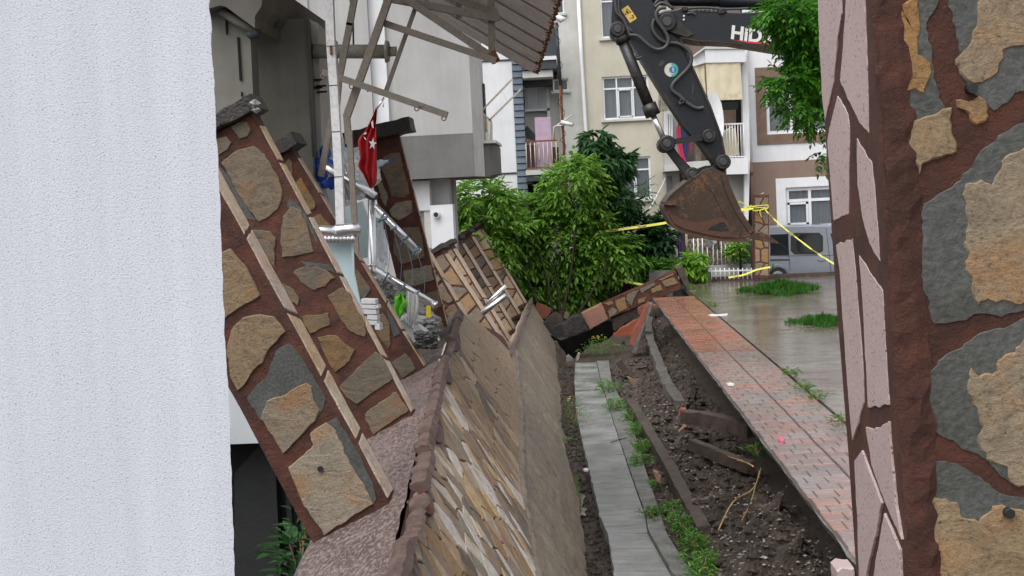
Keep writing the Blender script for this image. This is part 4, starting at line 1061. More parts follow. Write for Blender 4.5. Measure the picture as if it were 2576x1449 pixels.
# left side wing behind the stick
panelF('side_wall', 'Z3', [(345, 480), (415, 480), (440, 1320), (372, 1310), (352, 850)], YT+.6, .3, M_wgrey)
panelF('side_column', 'Z3', [(352, 578), (392, 578), (392, 710), (352, 712)], YT+.3, .3, M_wwhite)
panelF('blind_window', 'Z3', [(360, 905), (390, 905), (395, 1010), (365, 1010)], YT+.52, .06, M_wgreyd)
panelF('column', 'Z3', [(505, 700), (535, 700), (545, 1000), (510, 1000)], YT+.3, .3, mat('grimy_column', (.2, .17, .14), (.07, .06, .05), 7))
cloth('awning', [tuple(cv('Z3', [(562, 322), (740, 320)])), tuple(cv('Z3', [(566, 400), (746, 398)])), tuple(cv('Z3', [(570, 485), (750, 483)]))], YT-.35, M_cream, b, folds=3, amp=.01)
cloth('awning_valance', [tuple(cv('Z3', [(570, 485), (750, 483)])), tuple(cv('Z3', [(578, 516), (758, 510)]))], YT-.5, M_cream, b, folds=6, amp=.03)
cloth('awning', [tuple(cv('Z3', [(487, 345), (560, 328)])), tuple(cv('Z3', [(520, 420), (562, 400)])), tuple(cv('Z3', [(556, 480), (568, 490)]))], YT-.2, M_cream, b, folds=2, amp=.02)
cloth('faded_awning', [tuple(cv('Z3', [(322, 480), (372, 472)])), tuple(cv('Z3', [(318, 530), (390, 515)])), tuple(cv('Z3', [(312, 578), (430, 560)]))], YT-.2, mat('faded_awning', (.4, .38, .31), (.25, .23, .19), 6), b, folds=7, amp=.05)
for x in (362, 374, 386): panelF('louvre', 'Z3', [(x, 580), (x+7, 580), (x+7, 705), (x, 705)], YT+.2, .08, M_pvc)
t = thing('balcony_railing', 'white balcony railing below the cream awning', 'railing', tuple(U('Z3', 640, 812, YT-.35)))
for i in range(9):
    a = U('Z3', 640+i*14.5, 636, YT-.35); c_ = U('Z3', 645+i*14.5, 812, YT-.35); tube('baluster', [a, c_], .014, M_pvc, t, 6)
bar('top_rail', U('Z3', 600, 640, YT-.35), U('Z3', 755, 634, YT-.35), .05, .05, M_pvc, t); bar('bottom_rail', U('Z3', 640, 806, YT-.35), U('Z3', 764, 803, YT-.35), .04, .04, M_pvc, t)
bar('brace', U('Z3', 650, 680, YT-.3), U('Z3', 700, 648, YT-.3), .05, .05, M_pvc, t)
o = cloth('hanging_cloth', [tuple(cv('Z3', [(650, 672), (716, 655)])), tuple(cv('Z3', [(652, 740), (726, 730)])), tuple(cv('Z3', [(655, 808), (738, 795)]))], YT-.15, M_cream, None, folds=3, amp=.02)
tag(o, 'cream sheet draped behind the white balcony railing', 'cloth', kind='thing')
t = thing('satellite_dish', 'white satellite dish edge showing behind the excavator arm', 'satellite dish', tuple(U('Z3', 605, 690, YT-.6)))
c0 = U('Z3', 606, 620, YT-.7); v, f = [c0+Vector((0, .12, 0))], []
for i in range(1, 5):
    for k in range(20):
        a = k*6.283/20; v.append(c0+Vector((.33*i/4*math.cos(a), .12-.12*(i/4)**2, 1.0*i/4*math.sin(a))))
for k in range(20): f.append((0, 1+k, 1+(k+1) % 20))
for i in range(3):
    for k in range(20): f.append((1+i*20+k, 21+i*20+k, 21+i*20+(k+1) % 20, 1+i*20+(k+1) % 20))
mesh('reflector', v, f, M_pvc, t, smooth=True); tube('mount', [c0+Vector((0, .1, 0)), c0+Vector((.2, .5, -.2)), c0+Vector((.2, .8, -.9))], .025, M_char, t, 6)
# laundry
def garment(label, cat, v_, rows, d, m, **k):
    o = cloth('garment', [tuple(cv(v_, r)) for r in rows], d, m, None, n=14, **k); tag(o, label, cat, 'laundry on the side balcony', 'thing')
garment('pink garment on the line left of the excavator arm', 'laundry', 'Z3', [[(412, 650), (432, 645)], [(414, 720), (440, 720)], [(425, 790), (455, 800)], [(450, 840), (470, 842)]], YT-.1, M_pinkc, folds=2, amp=.03)
garment('navy garment on the line between pink and red clothes', 'laundry', 'Z3', [[(436, 660), (468, 652)], [(440, 720), (480, 720)], [(448, 790), (470, 790)], [(452, 840), (476, 840)]], YT-.05, M_navy, folds=3, amp=.03)
garment('red garment at the right end of the laundry line', 'laundry', 'Z3', [[(466, 665), (480, 668)], [(470, 720), (492, 720)], [(472, 770), (490, 765)]], YT+.0, M_pinkc, folds=2, amp=.03)
garment('long purple cloth hanging under the bucket', 'laundry', 'Y2', [[(1480, 650), (1540, 650)], [(1485, 800), (1540, 800)], [(1490, 950), (1550, 950)], [(1500, 1040), (1535, 1040)]], YT-.5, M_purple, folds=2, amp=.03)
garment('pale blue cloth beside the purple one under the bucket', 'laundry', 'Y2', [[(1470, 690), (1500, 690)], [(1478, 780), (1500, 790)], [(1482, 880), (1495, 880)]], YT-.4, plain('pale_blue_cloth', (.3, .4, .55)), folds=1, amp=.02)
garment('cream cloth hanging right of the purple cloth', 'laundry', 'Y2', [[(1570, 690), (1600, 690)], [(1575, 780), (1600, 780)], [(1580, 850), (1598, 850)]], YT-.4, M_cream, folds=1, amp=.02)
# flowers on balcony
t = thing('flower_pot', 'pink flowers on the balcony beside the satellite dish', 'flowers', tuple(U('Z3', 620, 630, YT)))
tube('pot', [U('Z3', 620, 634, YT), U('Z3', 620, 612, YT)], [.09, .12], M_terr, t, 10)
mb = MB()
for i in range(30): chip(mb, U('Z3', 610+random.random()*32, 578+random.random()*18, YT-.02)+Vector((0, random.uniform(-.1, .1), 0)), .05)
mb.build('blossom', plain('pink_petals', (.7, .12, .3)), t)
# ---- brown and white block to the right
YR = 46.5
b = thing('apartment_building', 'white and brown apartment block with framed windows behind the grey van', 'building', (W((1900, 600), YR).x, YR, -.3))
xl = (W((1868, 150), YR).x+W((1885, 400), YR).x)/2
zb = W((1990, 404), YR).z
w1 = rectF('Z3', 872, 388, 1230, 682, YR); w2 = rectF('Y3', 1000, 170, 1760, 690, YR)
wall_holes('upper_wall', xl, 22, zb, 13, YR, [w1], M_wwhite, b); wall_holes('lower_wall', xl, 22, -.4, zb-.004, YR-.02, [w2], M_wbrown, b)
window(b, w1, YR, [.36], None, fw=.12, surround=(.36, M_brownframe), sill=False)
window(b, w2, YR, [.40], .68, fw=.13, opener=0, surround=(.34, M_pvc), sill=False)
tube('downpipe', [U('Z3', 735, 290, YR-.5), U('Z3', 765, 305, YR-.4), U('Z3', 772, 330, YR-.3), U('Z3', 783, 580, YR-.2), U('Z3', 795, 825, YR-.2)], .075, M_pvc, b)
tube('downpipe', [U('Z3', 770, 180, YR-.2), U('Z3', 772, 330, YR-.2)], .075, M_pvc, b)
tube('brown_downpipe', [U('Z3', 795, 832, YR-.2), U('Z3', 800, 1000, YR-.2), U('Z3', 805, 1200, YR-.2)], .075, M_brownframe, b)
tube('brown_downpipe', [U('Z3', 757, 868, YR-.5), U('Z3', 782, 880, YR-.4), U('Z3', 800, 890, YR-.25)], .06, M_brownframe, b)
# blocks above/behind the boom
b = thing('building', 'brown balcony and grey wall seen above the excavator boom', 'building', (W((1790, 0), 47.5).x, 47.5, -.3))
xq = W((1700, 50), 47.5); box('wall', xq.x, 22, 47.5, 48, -.3, 14, M_wbrown, b); box('upper_strip', xq.x+1.2, xq.x+1.6, 47.3, 47.49, 4, 14, M_pvc, b); box('dark_window', xq.x+1.9, xq.x+4, 47.35, 47.49, 8.0, 11, M_dark, b)
# far neighbours that close the skyline
b = thing('building', 'plain grey block far behind the cream building', 'building', (-8, 60, -.3))
box('wall', -40, 40, 60, 62, -.3, 16, M_wgrey, b)
# ---- grey building on the left (behind the canopy frame)
YG = 32.0
b = thing('grey_building', 'grey rendered building with a dark lower band overhanging at the left', 'building', (W((980, 400), YG).x, YG, FLOOR))
zt_, zm, zl = 9.5, W((1080, 340), YG).z, W((1080, 449), YG).z
xm0 = W((978, 250), YG).x; xm1 = (W((1172, 0), YG).x*0+W((1185, 250), YG).x); xm2 = W((1204, 250), YG).x
def skew(name, x0, x1, z0, z1, y0, y1, m, par=b): return box(name, x0, x1, y0, y1, z0, z1, m, par)
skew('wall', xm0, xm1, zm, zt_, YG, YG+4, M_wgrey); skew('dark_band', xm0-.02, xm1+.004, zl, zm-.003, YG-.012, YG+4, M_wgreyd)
v, f = g_prism([(xm1, YG, zl), (xm2, YG+.9, zl), (xm2, YG+.9, zt_), (xm1, YG, zt_)], (-.1, 2.5, 0)); mesh('side_wall', v, f, M_wlight, b)
xw0, xw1 = W((936, 160), YG).x, xm0
skew('white_strip', xw0, xw1, W((950, 322), YG).z, zt_, YG-.1, YG+3, M_wwhite)
xv0 = W((792, 200), YG).x
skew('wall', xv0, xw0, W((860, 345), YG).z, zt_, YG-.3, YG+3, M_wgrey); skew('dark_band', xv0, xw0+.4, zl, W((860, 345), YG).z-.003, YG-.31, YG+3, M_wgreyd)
skew('white_pilaster', W((700, 20), YG).x, W((728, 20), YG).x, 5.5, zt_, YG-.6, YG+1, M_wwhite)
skew('shaded_wall', W((600, 20), YG).x, W((700, 20), YG).x, 4.2, zt_, YG-.5, YG+1, wallp('brown_stained_wall', (.3, .25, .2), .4))
skew('wall', W((728, 20), YG).x, xv0, 4.0, zt_, YG-.35, YG+2.5, M_wgrey)
# overhanging slab end at the right of the grey building
r = rectF('F', 1206, 362, 1232, 445, YG+1.2); skew('balcony_end', r[0], r[1], r[2], r[3], YG+1.0, YG+3.5, M_wgreyd)
v, f = g_prism([(r[1], YG+1.0, r[2]+.02), (r[1]+.16, YG+2.0, r[2]+.08), (r[1]+.16, YG+2.0, r[3]-.03), (r[1], YG+1.0, r[3])], (0, 1.5, 0)); mesh('balcony_cheek', v, f, M_wgreyd, b)
mesh('balcony_coping', *g_box(r[0], r[1]+.2, YG+.9, YG+3.5, r[3]+.002, r[3]+.07), M_wlight, b)
skew('dark_post', W((1206, 210), YG+2).x, W((1216, 210), YG+2).x, W((1210, 330), YG+2).z, W((1210, 208), YG+2).z, YG+2.2, YG+2.6, M_char)
# supports and boxes under the overhang
skew('lower_wall', xm0+.2, W((1120, 480), YG).x, FLOOR, zl-.002, YG+1.0, YG+3, M_wlight)
r = rectF('F', 1088, 455, 1136, 520, YG+.8); skew('support', r[0], r[1], FLOOR, zl-.002, YG+1.6, YG+2.2, M_wgrey)
t = thing('boiler_cabinet', 'white cabinet with a black round flue under the grey building', 'cabinet', tuple(W((1090, 620), YG+.3)))
r = rectF('F', 1084, 515, 1141, 625, YG+.3); box('cabinet_body', r[0], r[1], YG+.3, YG+.9, r[2], r[3], M_wwhite, t)
r2 = rectF('F', 1066, 520, 1083, 625, YG+.3); box('cabinet_side', r2[0], r2[1], YG+.5, YG+.9, r2[2], r2[3], M_wlight, t)
q = W((1098, 540), YG+.3); tube('flue_collar', [q+Vector((0, .05, 0)), q+Vector((0, -.12, 0))], .09, M_wplas, t, 16); tube('flue_mouth', [q+Vector((0, 0, 0)), q+Vector((0, -.13, 0))], .062, M_black, t, 16)
r = rectF('F', 1040, 455, 1080, 530, YG+.4); o = box('utility_box', r[0], r[1], YG+.45, YG+.9, r[2], r[3], M_wwhite, None, base=(r[0], YG+.45, r[2])); tag(o, 'streaked white box under the overhang above the cabinet', 'utility box', kind='thing')
t = thing('clothes_rack', 'cream folding clothes arms on the balcony right of the grey building', 'drying rack', tuple(U('Z2', 275, 920, YG+2)))
for a, c_ in (((270, 742), (478, 525)), ((330, 795), (540, 588)), ((270, 742), (275, 925)), ((285, 745), (345, 800)), ((345, 800), (348, 935)), ((275, 925), (348, 935))):
    bar('arm', U('Z2', *a, YG+2), U('Z2', *c_, YG+2), .045, .045, M_crail, t)
for i in range(6): tube('baluster', [U('Z2', 290+i*9, 752+i*9, YG+2), U('Z2', 293+i*9, 928, YG+2)], .012, M_crail, t, 6)
tube('line', [U('Z2', 415, 600, YG+2), U('Z2', 435, 640, YG+2), U('Z2', 455, 680, YG+2)], .006, M_pvc, t, 5)
# ---- dark service end of the near building on the left
YL = 15.0
b = thing('beige_building', 'beige service wing in deep shade behind the leaning pillars', 'building', (W((600, 600), YL).x, YL, FLOOR))
XL = -8
# side panel face (box in front)
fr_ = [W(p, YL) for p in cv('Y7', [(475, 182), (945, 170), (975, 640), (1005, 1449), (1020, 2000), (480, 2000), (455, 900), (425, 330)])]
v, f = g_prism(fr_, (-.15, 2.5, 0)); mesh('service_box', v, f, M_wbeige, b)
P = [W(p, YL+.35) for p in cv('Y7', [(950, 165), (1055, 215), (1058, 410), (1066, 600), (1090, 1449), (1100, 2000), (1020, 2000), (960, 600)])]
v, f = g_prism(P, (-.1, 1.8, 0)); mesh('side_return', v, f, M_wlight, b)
for dx in (0, 14):
    tube('conduit', [U('Y7', 948+dx*1.2, 175, YL-.02), U('Y7', 962+dx*1.2, 560, YL-.02), U('Y7', 1008+dx*1.2, 1449, YL-.02)], .012, M_wgreyd, b, 6)
for q in ((1000, 750), (1005, 820), (1040, 805), (1045, 860)): box('vent_slot', U('Y7', *q, YL+.33).x, U('Y7', *q, YL+.33).x+.12, YL+.3, YL+.335, U('Y7', *q, YL+.33).z, U('Y7', *q, YL+.33).z+.02, M_dark, b)
# recessed side wall at far left
P = [W(p, YL-.9) for p in cv('Y7', [(-60, 100), (160, 60), (420, 290), (430, 360), (455, 900), (470, 2000), (-60, 2000)])]
v, f = g_prism(P, (0, .3, 0)); mesh('recess_wall', v, f, M_wbeige, b)
for P in ([(203, 165), (214, 200), (218, 270), (212, 320), (203, 315), (198, 230)], [(305, 338), (325, 345), (348, 745), (328, 742)], [(342, 848), (352, 848), (354, 890), (343, 890)]):
    prismY('slot', cv('Y7', P), YL-.925, YL-.88, M_dark, b)
tube('drain_pipe', [U('Y7', 150, 100, YL-1.0), U('Y7', 300, 195, YL-1.0), U('Y7', 468, 292, YL-1.0)], .045, M_wbeige, b)
tube('pipe_elbow', [U('Y7', 415, 300, YL-1.0), U('Y7', 440, 325, YL-1.0), U('Y7', 490, 318, YL-1.0), U('Y7', 485, 275, YL-1.0)], .05, M_char, b)
tube('pipe_stub', [U('Y7', 520, 140, YL-.3), U('Y7', 670, 140, YL-.3), U('Y7', 695, 140, YL-.3)], [.14, .15, .1], M_char, b, 12)
# overhang (balcony soffit) above
P = [W(p, YL-1.2) for p in cv('Y7', [(-80, -200), (560, -200), (530, 60), (470, 150), (470, 260), (200, 60), (150, 50), (-80, 110)])]
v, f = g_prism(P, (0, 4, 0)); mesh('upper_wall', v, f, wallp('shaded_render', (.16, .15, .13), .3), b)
# lower left: stucco band and dark opening
yq = 11.5
zq = W((620, 1116), yq).z; zq2 = W((620, 960), yq).z
box('stucco_band', XL, W((668, 1100), yq).x, yq, yq+.4, zq, zq2+.6, M_wstucco, b)
box('opening_shade_sheet', XL, W((790, 1300), yq+.5).x, yq+.5, yq+.7, FLOOR-.8, zq+.2, M_dark, b)  # near-black sheet: the deep shade inside the opening is put into its colour
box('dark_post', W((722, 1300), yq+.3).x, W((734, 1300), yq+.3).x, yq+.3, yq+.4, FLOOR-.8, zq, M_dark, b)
# dark timber frame seen through the gap
prismY('dark_panel', [(590, 1190), (650, 1122), (690, 1122), (706, 1449), (706, 1600), (590, 1600)], yq+.35, yq+.45, mat('black_gate', (.016, .018, .018)), b)
# ================================================================== excavator
D0 = 21.8
ex = thing('excavator', 'dark blue black crawler excavator with its arm lowered over the trench and a muddy bucket', 'excavator', (9.5, 22, 0))
def pE(name, v_, pts, y0, y1, m, bev=.015, par=ex): return prismY(name, cv(v_, pts), y0, y1, m, par, bev)
stick = pE('stick', 'Z3', [(88, -60), (78, 100), (92, 185), (165, 190), (225, 290), (350, 490), (455, 650), (540, 745), (590, 820), (612, 868), (640, 888), (660, 880), (673, 845), (660, 790), (635, 695), (580, 540), (490, 345), (440, 240), (425, 200), (345, 130), (322, 60), (250, -60)], D0, D0+.42, M_exc)
boom = pE('boom', 'Z3', [(328, 90), (360, 62), (420, 52), (700, 70), (1130, 75), (1500, 70), (1900, 160), (1900, 380), (1400, 320), (1010, 264), (700, 213), (520, 206), (450, 190), (345, 150)], D0-.05, D0+.5, M_exc)
pE('boom_lower_flange', 'Z3', [(440, 188), (520, 203), (700, 209), (1010, 258), (1400, 312), (1400, 326), (1010, 270), (700, 219), (520, 212), (440, 196)], D0-.09, D0+.54, M_excd, .005)
pE('boom_nose_plate', 'Z3', [(322, 105), (345, 78), (400, 80), (440, 115), (500, 175), (470, 192), (380, 165), (335, 140)], D0-.10, D0-.06, M_excd, .008)
pE('stick_spine', 'Z3', [(425, 200), (436, 196), (500, 345), (590, 540), (648, 700), (676, 845), (668, 850), (636, 695), (578, 540), (488, 345)], D0-.03, D0+.45, M_excd, .004)
pE('stick_spine', 'Z3', [(160, 190), (172, 188), (360, 485), (466, 645), (545, 735), (600, 810), (590, 822), (536, 745), (452, 652), (346, 492)], D0-.03, D0+.45, M_excd, .004)
def pin(v_, c_, r, y0, y1, m=M_excd, nm='pin'):
    q = U(v_, *c_, D0); tube(nm, [(q.x, y0, q.z), (q.x, y0+.02, q.z), (q.x, y1, q.z)], [r*.85, r, r], m, ex, 18)
for c_, r in (((362, 118), .16), ((110, 155), .13), ((575, 700), .12), ((648, 832), .13), ((492, 895), .12), ((362, 738), .14)):
    pin('Z3', c_, r, D0-.16, D0+.58); pin('Z3', c_, r*.5, D0-.19, D0-.1, M_hose, 'pin_cap'); 
# bucket cylinder
def cyl(name, v_, a, c_, r, m, y=D0+.2): return tube(name, [Vector((U(v_, *a, D0).x, y, U(v_, *a, D0).z)), Vector((U(v_, *c_, D0).x, y, U(v_, *c_, D0).z))], r, m, ex, 16)
cyl('cylinder_barrel', 'Z3', (128, 190), (278, 560), .095, M_excd, D0-.02); cyl('cylinder_collar', 'Z3', (268, 535), (293, 595), .13, M_excd, D0-.02); cyl('cylinder_collar', 'Z3', (125, 180), (140, 220), .12, M_excd, D0-.02)
cyl('cylinder_rod', 'Z3', (285, 575), (350, 722), .05, M_chrome, D0-.02)
cyl('stick_cylinder', 'Z3', (230, -20), (760, -8), .12, M_excd); cyl('stick_cylinder', 'Z3', (640, -12), (1300, 20), .15, M_exc); cyl('stick_cylinder_rod', 'Z3', (230, -22), (640, -14), .06, M_chrome)
pE('rod_link', 'Z3', [(345, 722), (560, 684), (585, 700), (575, 718), (420, 738), (365, 752)], D0-.12, D0-.02, M_excd, .01)
pE('rod_link', 'Z3', [(345, 722), (560, 684), (585, 700), (575, 718), (420, 738), (365, 752)], D0+.44, D0+.54, M_excd, .01)
pE('bucket_link', 'Z3', [(330, 735), (350, 712), (382, 728), (430, 800), (500, 870), (498, 915), (465, 915), (420, 850), (370, 785), (335, 762)], D0+.05, D0+.38, M_excd, .02)
# bucket: two cheeks, wrapped back plate, lip, teeth
side = [(470, 930), (500, 912), (555, 868), (600, 858), (640, 880), (672, 900), (690, 960), (705, 1010), (745, 1090), (810, 1190), (835, 1212), (770, 1222), (650, 1222), (560, 1208), (450, 1180), (395, 1150), (355, 1085), (350, 1050), (372, 1010), (430, 962)]
YB0, YB1 = D0-.42, D0+.84
bucket = pE('bucket', 'Z3', side, YB0, YB0+.04, M_bucket, .006)
def bsub(name, v_, pts, y0, y1, m, bev=.006): return prismY(name, cv(v_, pts), y0, y1, m, bucket, bev)
def wrap(name, pts, y0, y1, th, m, par=bucket):
    P = smooth_path([W(p, D0) for p in cv('Z3', pts)], 6); c0 = W(cv('Z3', [(560, 1040)])[0], D0)
    v, f = [], []
    for p in P:
        o = (Vector((p.x, 0, p.z))-Vector((c0.x, 0, c0.z))).normalized()
        for (yy, s) in ((y0, 0), (y1, 0), (y1, th), (y0, th)): v.append((p.x+o.x*s, yy, p.z+o.z*s))
    m_ = len(P)
    for i in range(m_-1):
        for k in range(4): f.append((i*4+k, i*4+(k+1) % 4, i*4+4+(k+1) % 4, i*4+4+k))
    f += [(0, 3, 2, 1), tuple((m_-1)*4+k for k in range(4))]
    return mesh(name, v, f, m, par)
bsub('cheek_plate', 'Z3', side, YB1-.04, YB1, M_bucket)
wrap('back_plate', [(500, 915), (470, 930), (430, 962), (378, 1005), (350, 1052), (358, 1090), (395, 1150), (450, 1180), (560, 1208), (650, 1222), (770, 1224)], YB0-.015, YB1+.015, .03, M_bucket)
wrap('wear_strip', [(352, 1085), (392, 1155), (450, 1188), (560, 1216), (650, 1228), (760, 1230)], YB0-.03, YB0+.12, .03, M_bucketr)
bsub('rust_zone', 'Z3', [(372, 1062), (385, 1095), (430, 1125), (520, 1143), (600, 1125), (640, 1118), (690, 1130), (725, 1216), (640, 1216), (560, 1202), (450, 1174), (400, 1146), (362, 1085)], YB0-.012, YB0-.001, M_bucketr, .003)
bsub('stiffener', 'Z3', [(535, 905), (560, 900), (640, 1000), (690, 1080), (740, 1190), (735, 1222), (700, 1222), (690, 1160), (640, 1070), (600, 990)], YB0-.02, YB0-.002, M_bucket, .004)
bsub('side_cutter', 'Z3', [(640, 878), (672, 898), (692, 960), (748, 1085), (812, 1186), (790, 1200), (720, 1100), (665, 985)], YB0-.03, YB0-.002, M_bucket, .004)
bsub('triangle_recess', 'Z3', [(572, 1178), (590, 1162), (640, 1140), (658, 1142), (680, 1172), (682, 1184), (640, 1186)], YB0-.02, YB0-.013, M_excd, .002)
bsub('back_tooth', 'Z3', [(332, 1034), (380, 1032), (415, 1038), (415, 1054), (375, 1056), (335, 1046)], YB0-.1, YB0+.06, M_bucket, .008)
bsub('bucket_ear', 'Z3', [(450, 900), (500, 872), (560, 850), (640, 845), (660, 870), (600, 880), (520, 915), (470, 940)], D0-.02, D0+.06, M_excd, .01)
bsub('bucket_ear', 'Z3', [(450, 900), (500, 872), (560, 850), (640, 845), (660, 870), (600, 880), (520, 915), (470, 940)], D0+.4, D0+.48, M_excd, .01)
for i in range(5):
    y = YB0+(YB1-YB0-.12)*i/4
    bsub('tooth', 'Z3', [(750, 1214), (800, 1196), (845, 1190), (880, 1205), (942, 1250), (900, 1246), (850, 1236), (790, 1226)], y-.01, y+.11, M_bucketr if i else M_bucket, .012)
# decals
def on_face(v_, p, y): return U(v_, *p, D0)*0+PLN(cv(v_, [p])[0], Vector((0, y, 0)), Vector((0, -1, 0)))
a, c_ = on_face('Z3', (688, 196), D0-.056), on_face('Z3', (930, 230), D0-.056)
xd = (c_-a).normalized(); zd = (on_face('Z3', (694, 130), D0-.056)-a); zd = zd.normalized()
hgt = (on_face('Z3', (694, 130), D0-.056)-a).length/.70
text_mesh('lettering', 'HiDR', a, xd, zd, (hgt*1.02, hgt), M_decal, boom, bold=.035)
v, f = g_prism([on_face('Z3', p, D0-.056) for p in ((694, 204), (960, 228), (1010, 236), (1010, 243), (960, 236), (790, 222))], (0, .004, 0)); mesh('red_stripe', v, f, M_decred, boom)
def flat(name, v_, pts, y, m, par, th=.003): v, f = g_prism([on_face(v_, p, y) for p in pts], (0, th, 0)); return mesh(name, v, f, m, par)
wl = flat('warning_label', 'Y6', [(415, 127), (505, 70), (622, 242), (530, 303)], D0-.005, M_declbl, stick)
for q in ([(462, 195), (488, 108), (494, 110), (472, 190)], [(488, 108), (544, 155), (538, 162), (488, 118)], [(462, 198), (470, 190), (538, 155), (544, 162)], [(478, 150), (500, 140), (512, 165), (495, 178)], [(548, 200), (575, 195), (585, 225), (570, 250), (560, 240), (568, 215)], [(530, 240), (555, 228), (558, 236), (532, 248)]):
    flat('print', 'Y6', q, D0-.008, M_black, wl)
def disc(name, v_, c_, r, y, m, par, a0=0, a1=6.2832, r0=0):
    n = 28; pts = [(c_[0]+r*math.cos(a0+(a1-a0)*i/n), c_[1]+r*math.sin(a0+(a1-a0)*i/n)) for i in range(n+1)]
    if r0: pts += [(c_[0]+r0*math.cos(a1-(a1-a0)*i/n), c_[1]+r0*math.sin(a1-(a1-a0)*i/n)) for i in range(n+1)]
    elif a1-a0 > 6.2: pts = pts[:-1]
    return flat(name, v_, pts, y, m, par)
em = disc('round_emblem', 'Y6', (1076, 922), 92, D0-.004, M_beigep, stick)
disc('emblem_ring', 'Y6', (1076, 922), 91, D0-.008, M_teal, em, -1.5708, 1.5708, 62)
disc('emblem_ring', 'Y6', (1078, 922), 60, D0-.008, M_beigep, em, -1.5708, 1.5708, 52)
disc('emblem_shield', 'Y6', (1096, 920), 46, D0-.010, plain('blue_print', (.02, .2, .5)), em)
flat('emblem_mark', 'Y6', [(1048, 895), (1072, 892), (1072, 950), (1046, 930)], D0-.008, plain('red_print', (.45, .1, .06)), em)
flat('emblem_mark', 'Y6', [(1090, 890), (1098, 890), (1098, 945), (1090, 945)], D0-.012, M_beigep, em); flat('emblem_mark', 'Y6', [(1104, 895), (1112, 895), (1112, 945), (1104, 945)], D0-.012, M_beigep, em)
# scuffs
for q in ([(912, 870), (915, 830), (945, 795), (985, 805), (985, 840), (940, 875)], [(1355, 1105), (1370, 1105), (1362, 1235), (1350, 1230)]): flat('scuff', 'Y6', q, D0-.004, M_hose, stick)
# hoses
def hose(v_, pts, r=.028, y=D0-.1): tube('hose', smooth_path([U(v_, *p, D0).lerp(U(v_, *p, D0), 1)+Vector((0, y-D0, 0)) for p in pts], 6), r, M_hose, ex, 8)
hose('Y6', [(330, -40), (340, 100), (360, 190), (440, 270), (510, 440), (520, 480)]); hose('Y6', [(378, -40), (380, 140), (420, 240), (490, 360), (560, 430)], .02)
hose('Y6', [(520, 480), (620, 490), (700, 550), (780, 620), (870, 665), (960, 655), (1020, 590), (1020, 500), (960, 400), (880, 280), (870, 190), (920, 130), (1000, 120)], .032, D0-.16)
hose('Y6', [(850, 260), (825, 360), (870, 470), (980, 560), (1150, 580), (1260, 640), (1325, 720), (1330, 830), (1280, 920), (1180, 1020), (1090, 1120), (1090, 1200), (1180, 1270), (1230, 1320), (1290, 1370), (1400, 1430), (1500, 1425)], .034, D0-.07)
hose('Y6', [(850, 70), (900, 0), (980, -20), (1050, 60), (1110, 100)], .03, D0+.1); hose('Y6', [(860, 100), (940, 40), (1020, 60), (1090, 110)], .03, D0); hose('Y6', [(1200, 120), (1500, 100), (1800, 120), (2100, 110)], .022, D0); hose('Y6', [(1200, 150), (1500, 150), (1900, 180), (2300, 175)], .016, D0-.02)
hose('Y6', [(910, 200), (1000, 165), (1120, 150), (1240, 110)], .03, D0); hose('Y6', [(560, 735), (620, 770), (690, 750)], .035, D0); hose('Y6', [(1280, 190), (1350, 180), (1390, 210)], .018, D0-.1)
for q in ((1230, 1320), (1210, 1350)): pE('hose_clamp', 'Y6', [(q[0]-45, q[1]-10), (q[0]+20, q[1]-40), (q[0]+35, q[1]), (q[0]-30, q[1]+35)], D0-.14, D0-.0, M_hose, .005)
pE('hose_block', 'Y6', [(1220, 90), (1290, 85), (1300, 140), (1225, 150)], D0-.12, D0, M_excd); pE('hose_block', 'Y6', [(1700, 110), (1780, 108), (1785, 180), (1705, 185)], D0-.1, D0, M_excd)
for q in ((1238, 218), (1236, 265)): pin('Y6', q, .018, D0-.08, D0, M_decal, 'grease_point')
for i in range(8):
    q = 1400+i*55; pE('fitting', 'Y6', [(q, 125), (q+28, 125), (q+28, 165), (q, 165)], D0-.06, D0+.04, M_excd, .004)
# the machine itself, to the right behind the near pillar
xb_ = 9.4
P = [(xb_-2.4, 20.6, .45), (xb_-2.7, 20.6, .8), (xb_-2.4, 20.6, 1.05), (xb_+2.0, 20.6, 1.05), (xb_+2.3, 20.6, .8), (xb_+2.0, 20.6, .45), (xb_+1.8, 20.6, .12), (xb_-2.2, 20.6, .12)]
for yy in (20.6, 22.9):
    v, f = g_prism([(a[0], yy, a[2]-.1) for a in P], (0, .5, 0), .04); mesh('track', v, f, M_excd, ex)
box('house', xb_-1.6, xb_+2.4, 20.9, 23.2, 1.15, 2.3, M_exc, ex); box('turntable', xb_-.8, xb_+.8, 21.2, 22.9, .9, 1.15, M_excd, ex)
v, f = g_prism([(xb_-1.6, 20.9, 2.3), (xb_-1.3, 20.9, 3.3), (xb_-.1, 20.9, 3.35), (xb_-.05, 20.9, 2.3)], (0, .9, 0), .03); mesh('cab', v, f, M_exc, ex)
v, f = g_prism([(xb_-1.45, 20.88, 2.4), (xb_-1.2, 20.88, 3.2), (xb_-.25, 20.88, 3.22), (xb_-.2, 20.88, 2.4)], (0, .02, 0), 0); mesh('cab_window', v, f, M_panedark, ex)
be = U('Z3', 1900, 270, D0+.2)
v, f = g_prism([(be.x-.1, D0-.05, be.z+.38), (be.x+.3, D0-.05, be.z+.3), (xb_-.6, D0-.05, 1.5), (xb_-1.3, D0-.05, 1.3), (be.x-.3, D0-.05, be.z-.3)], (0, .5, 0), .02); mesh('boom_foot', v, f, M_exc, ex)
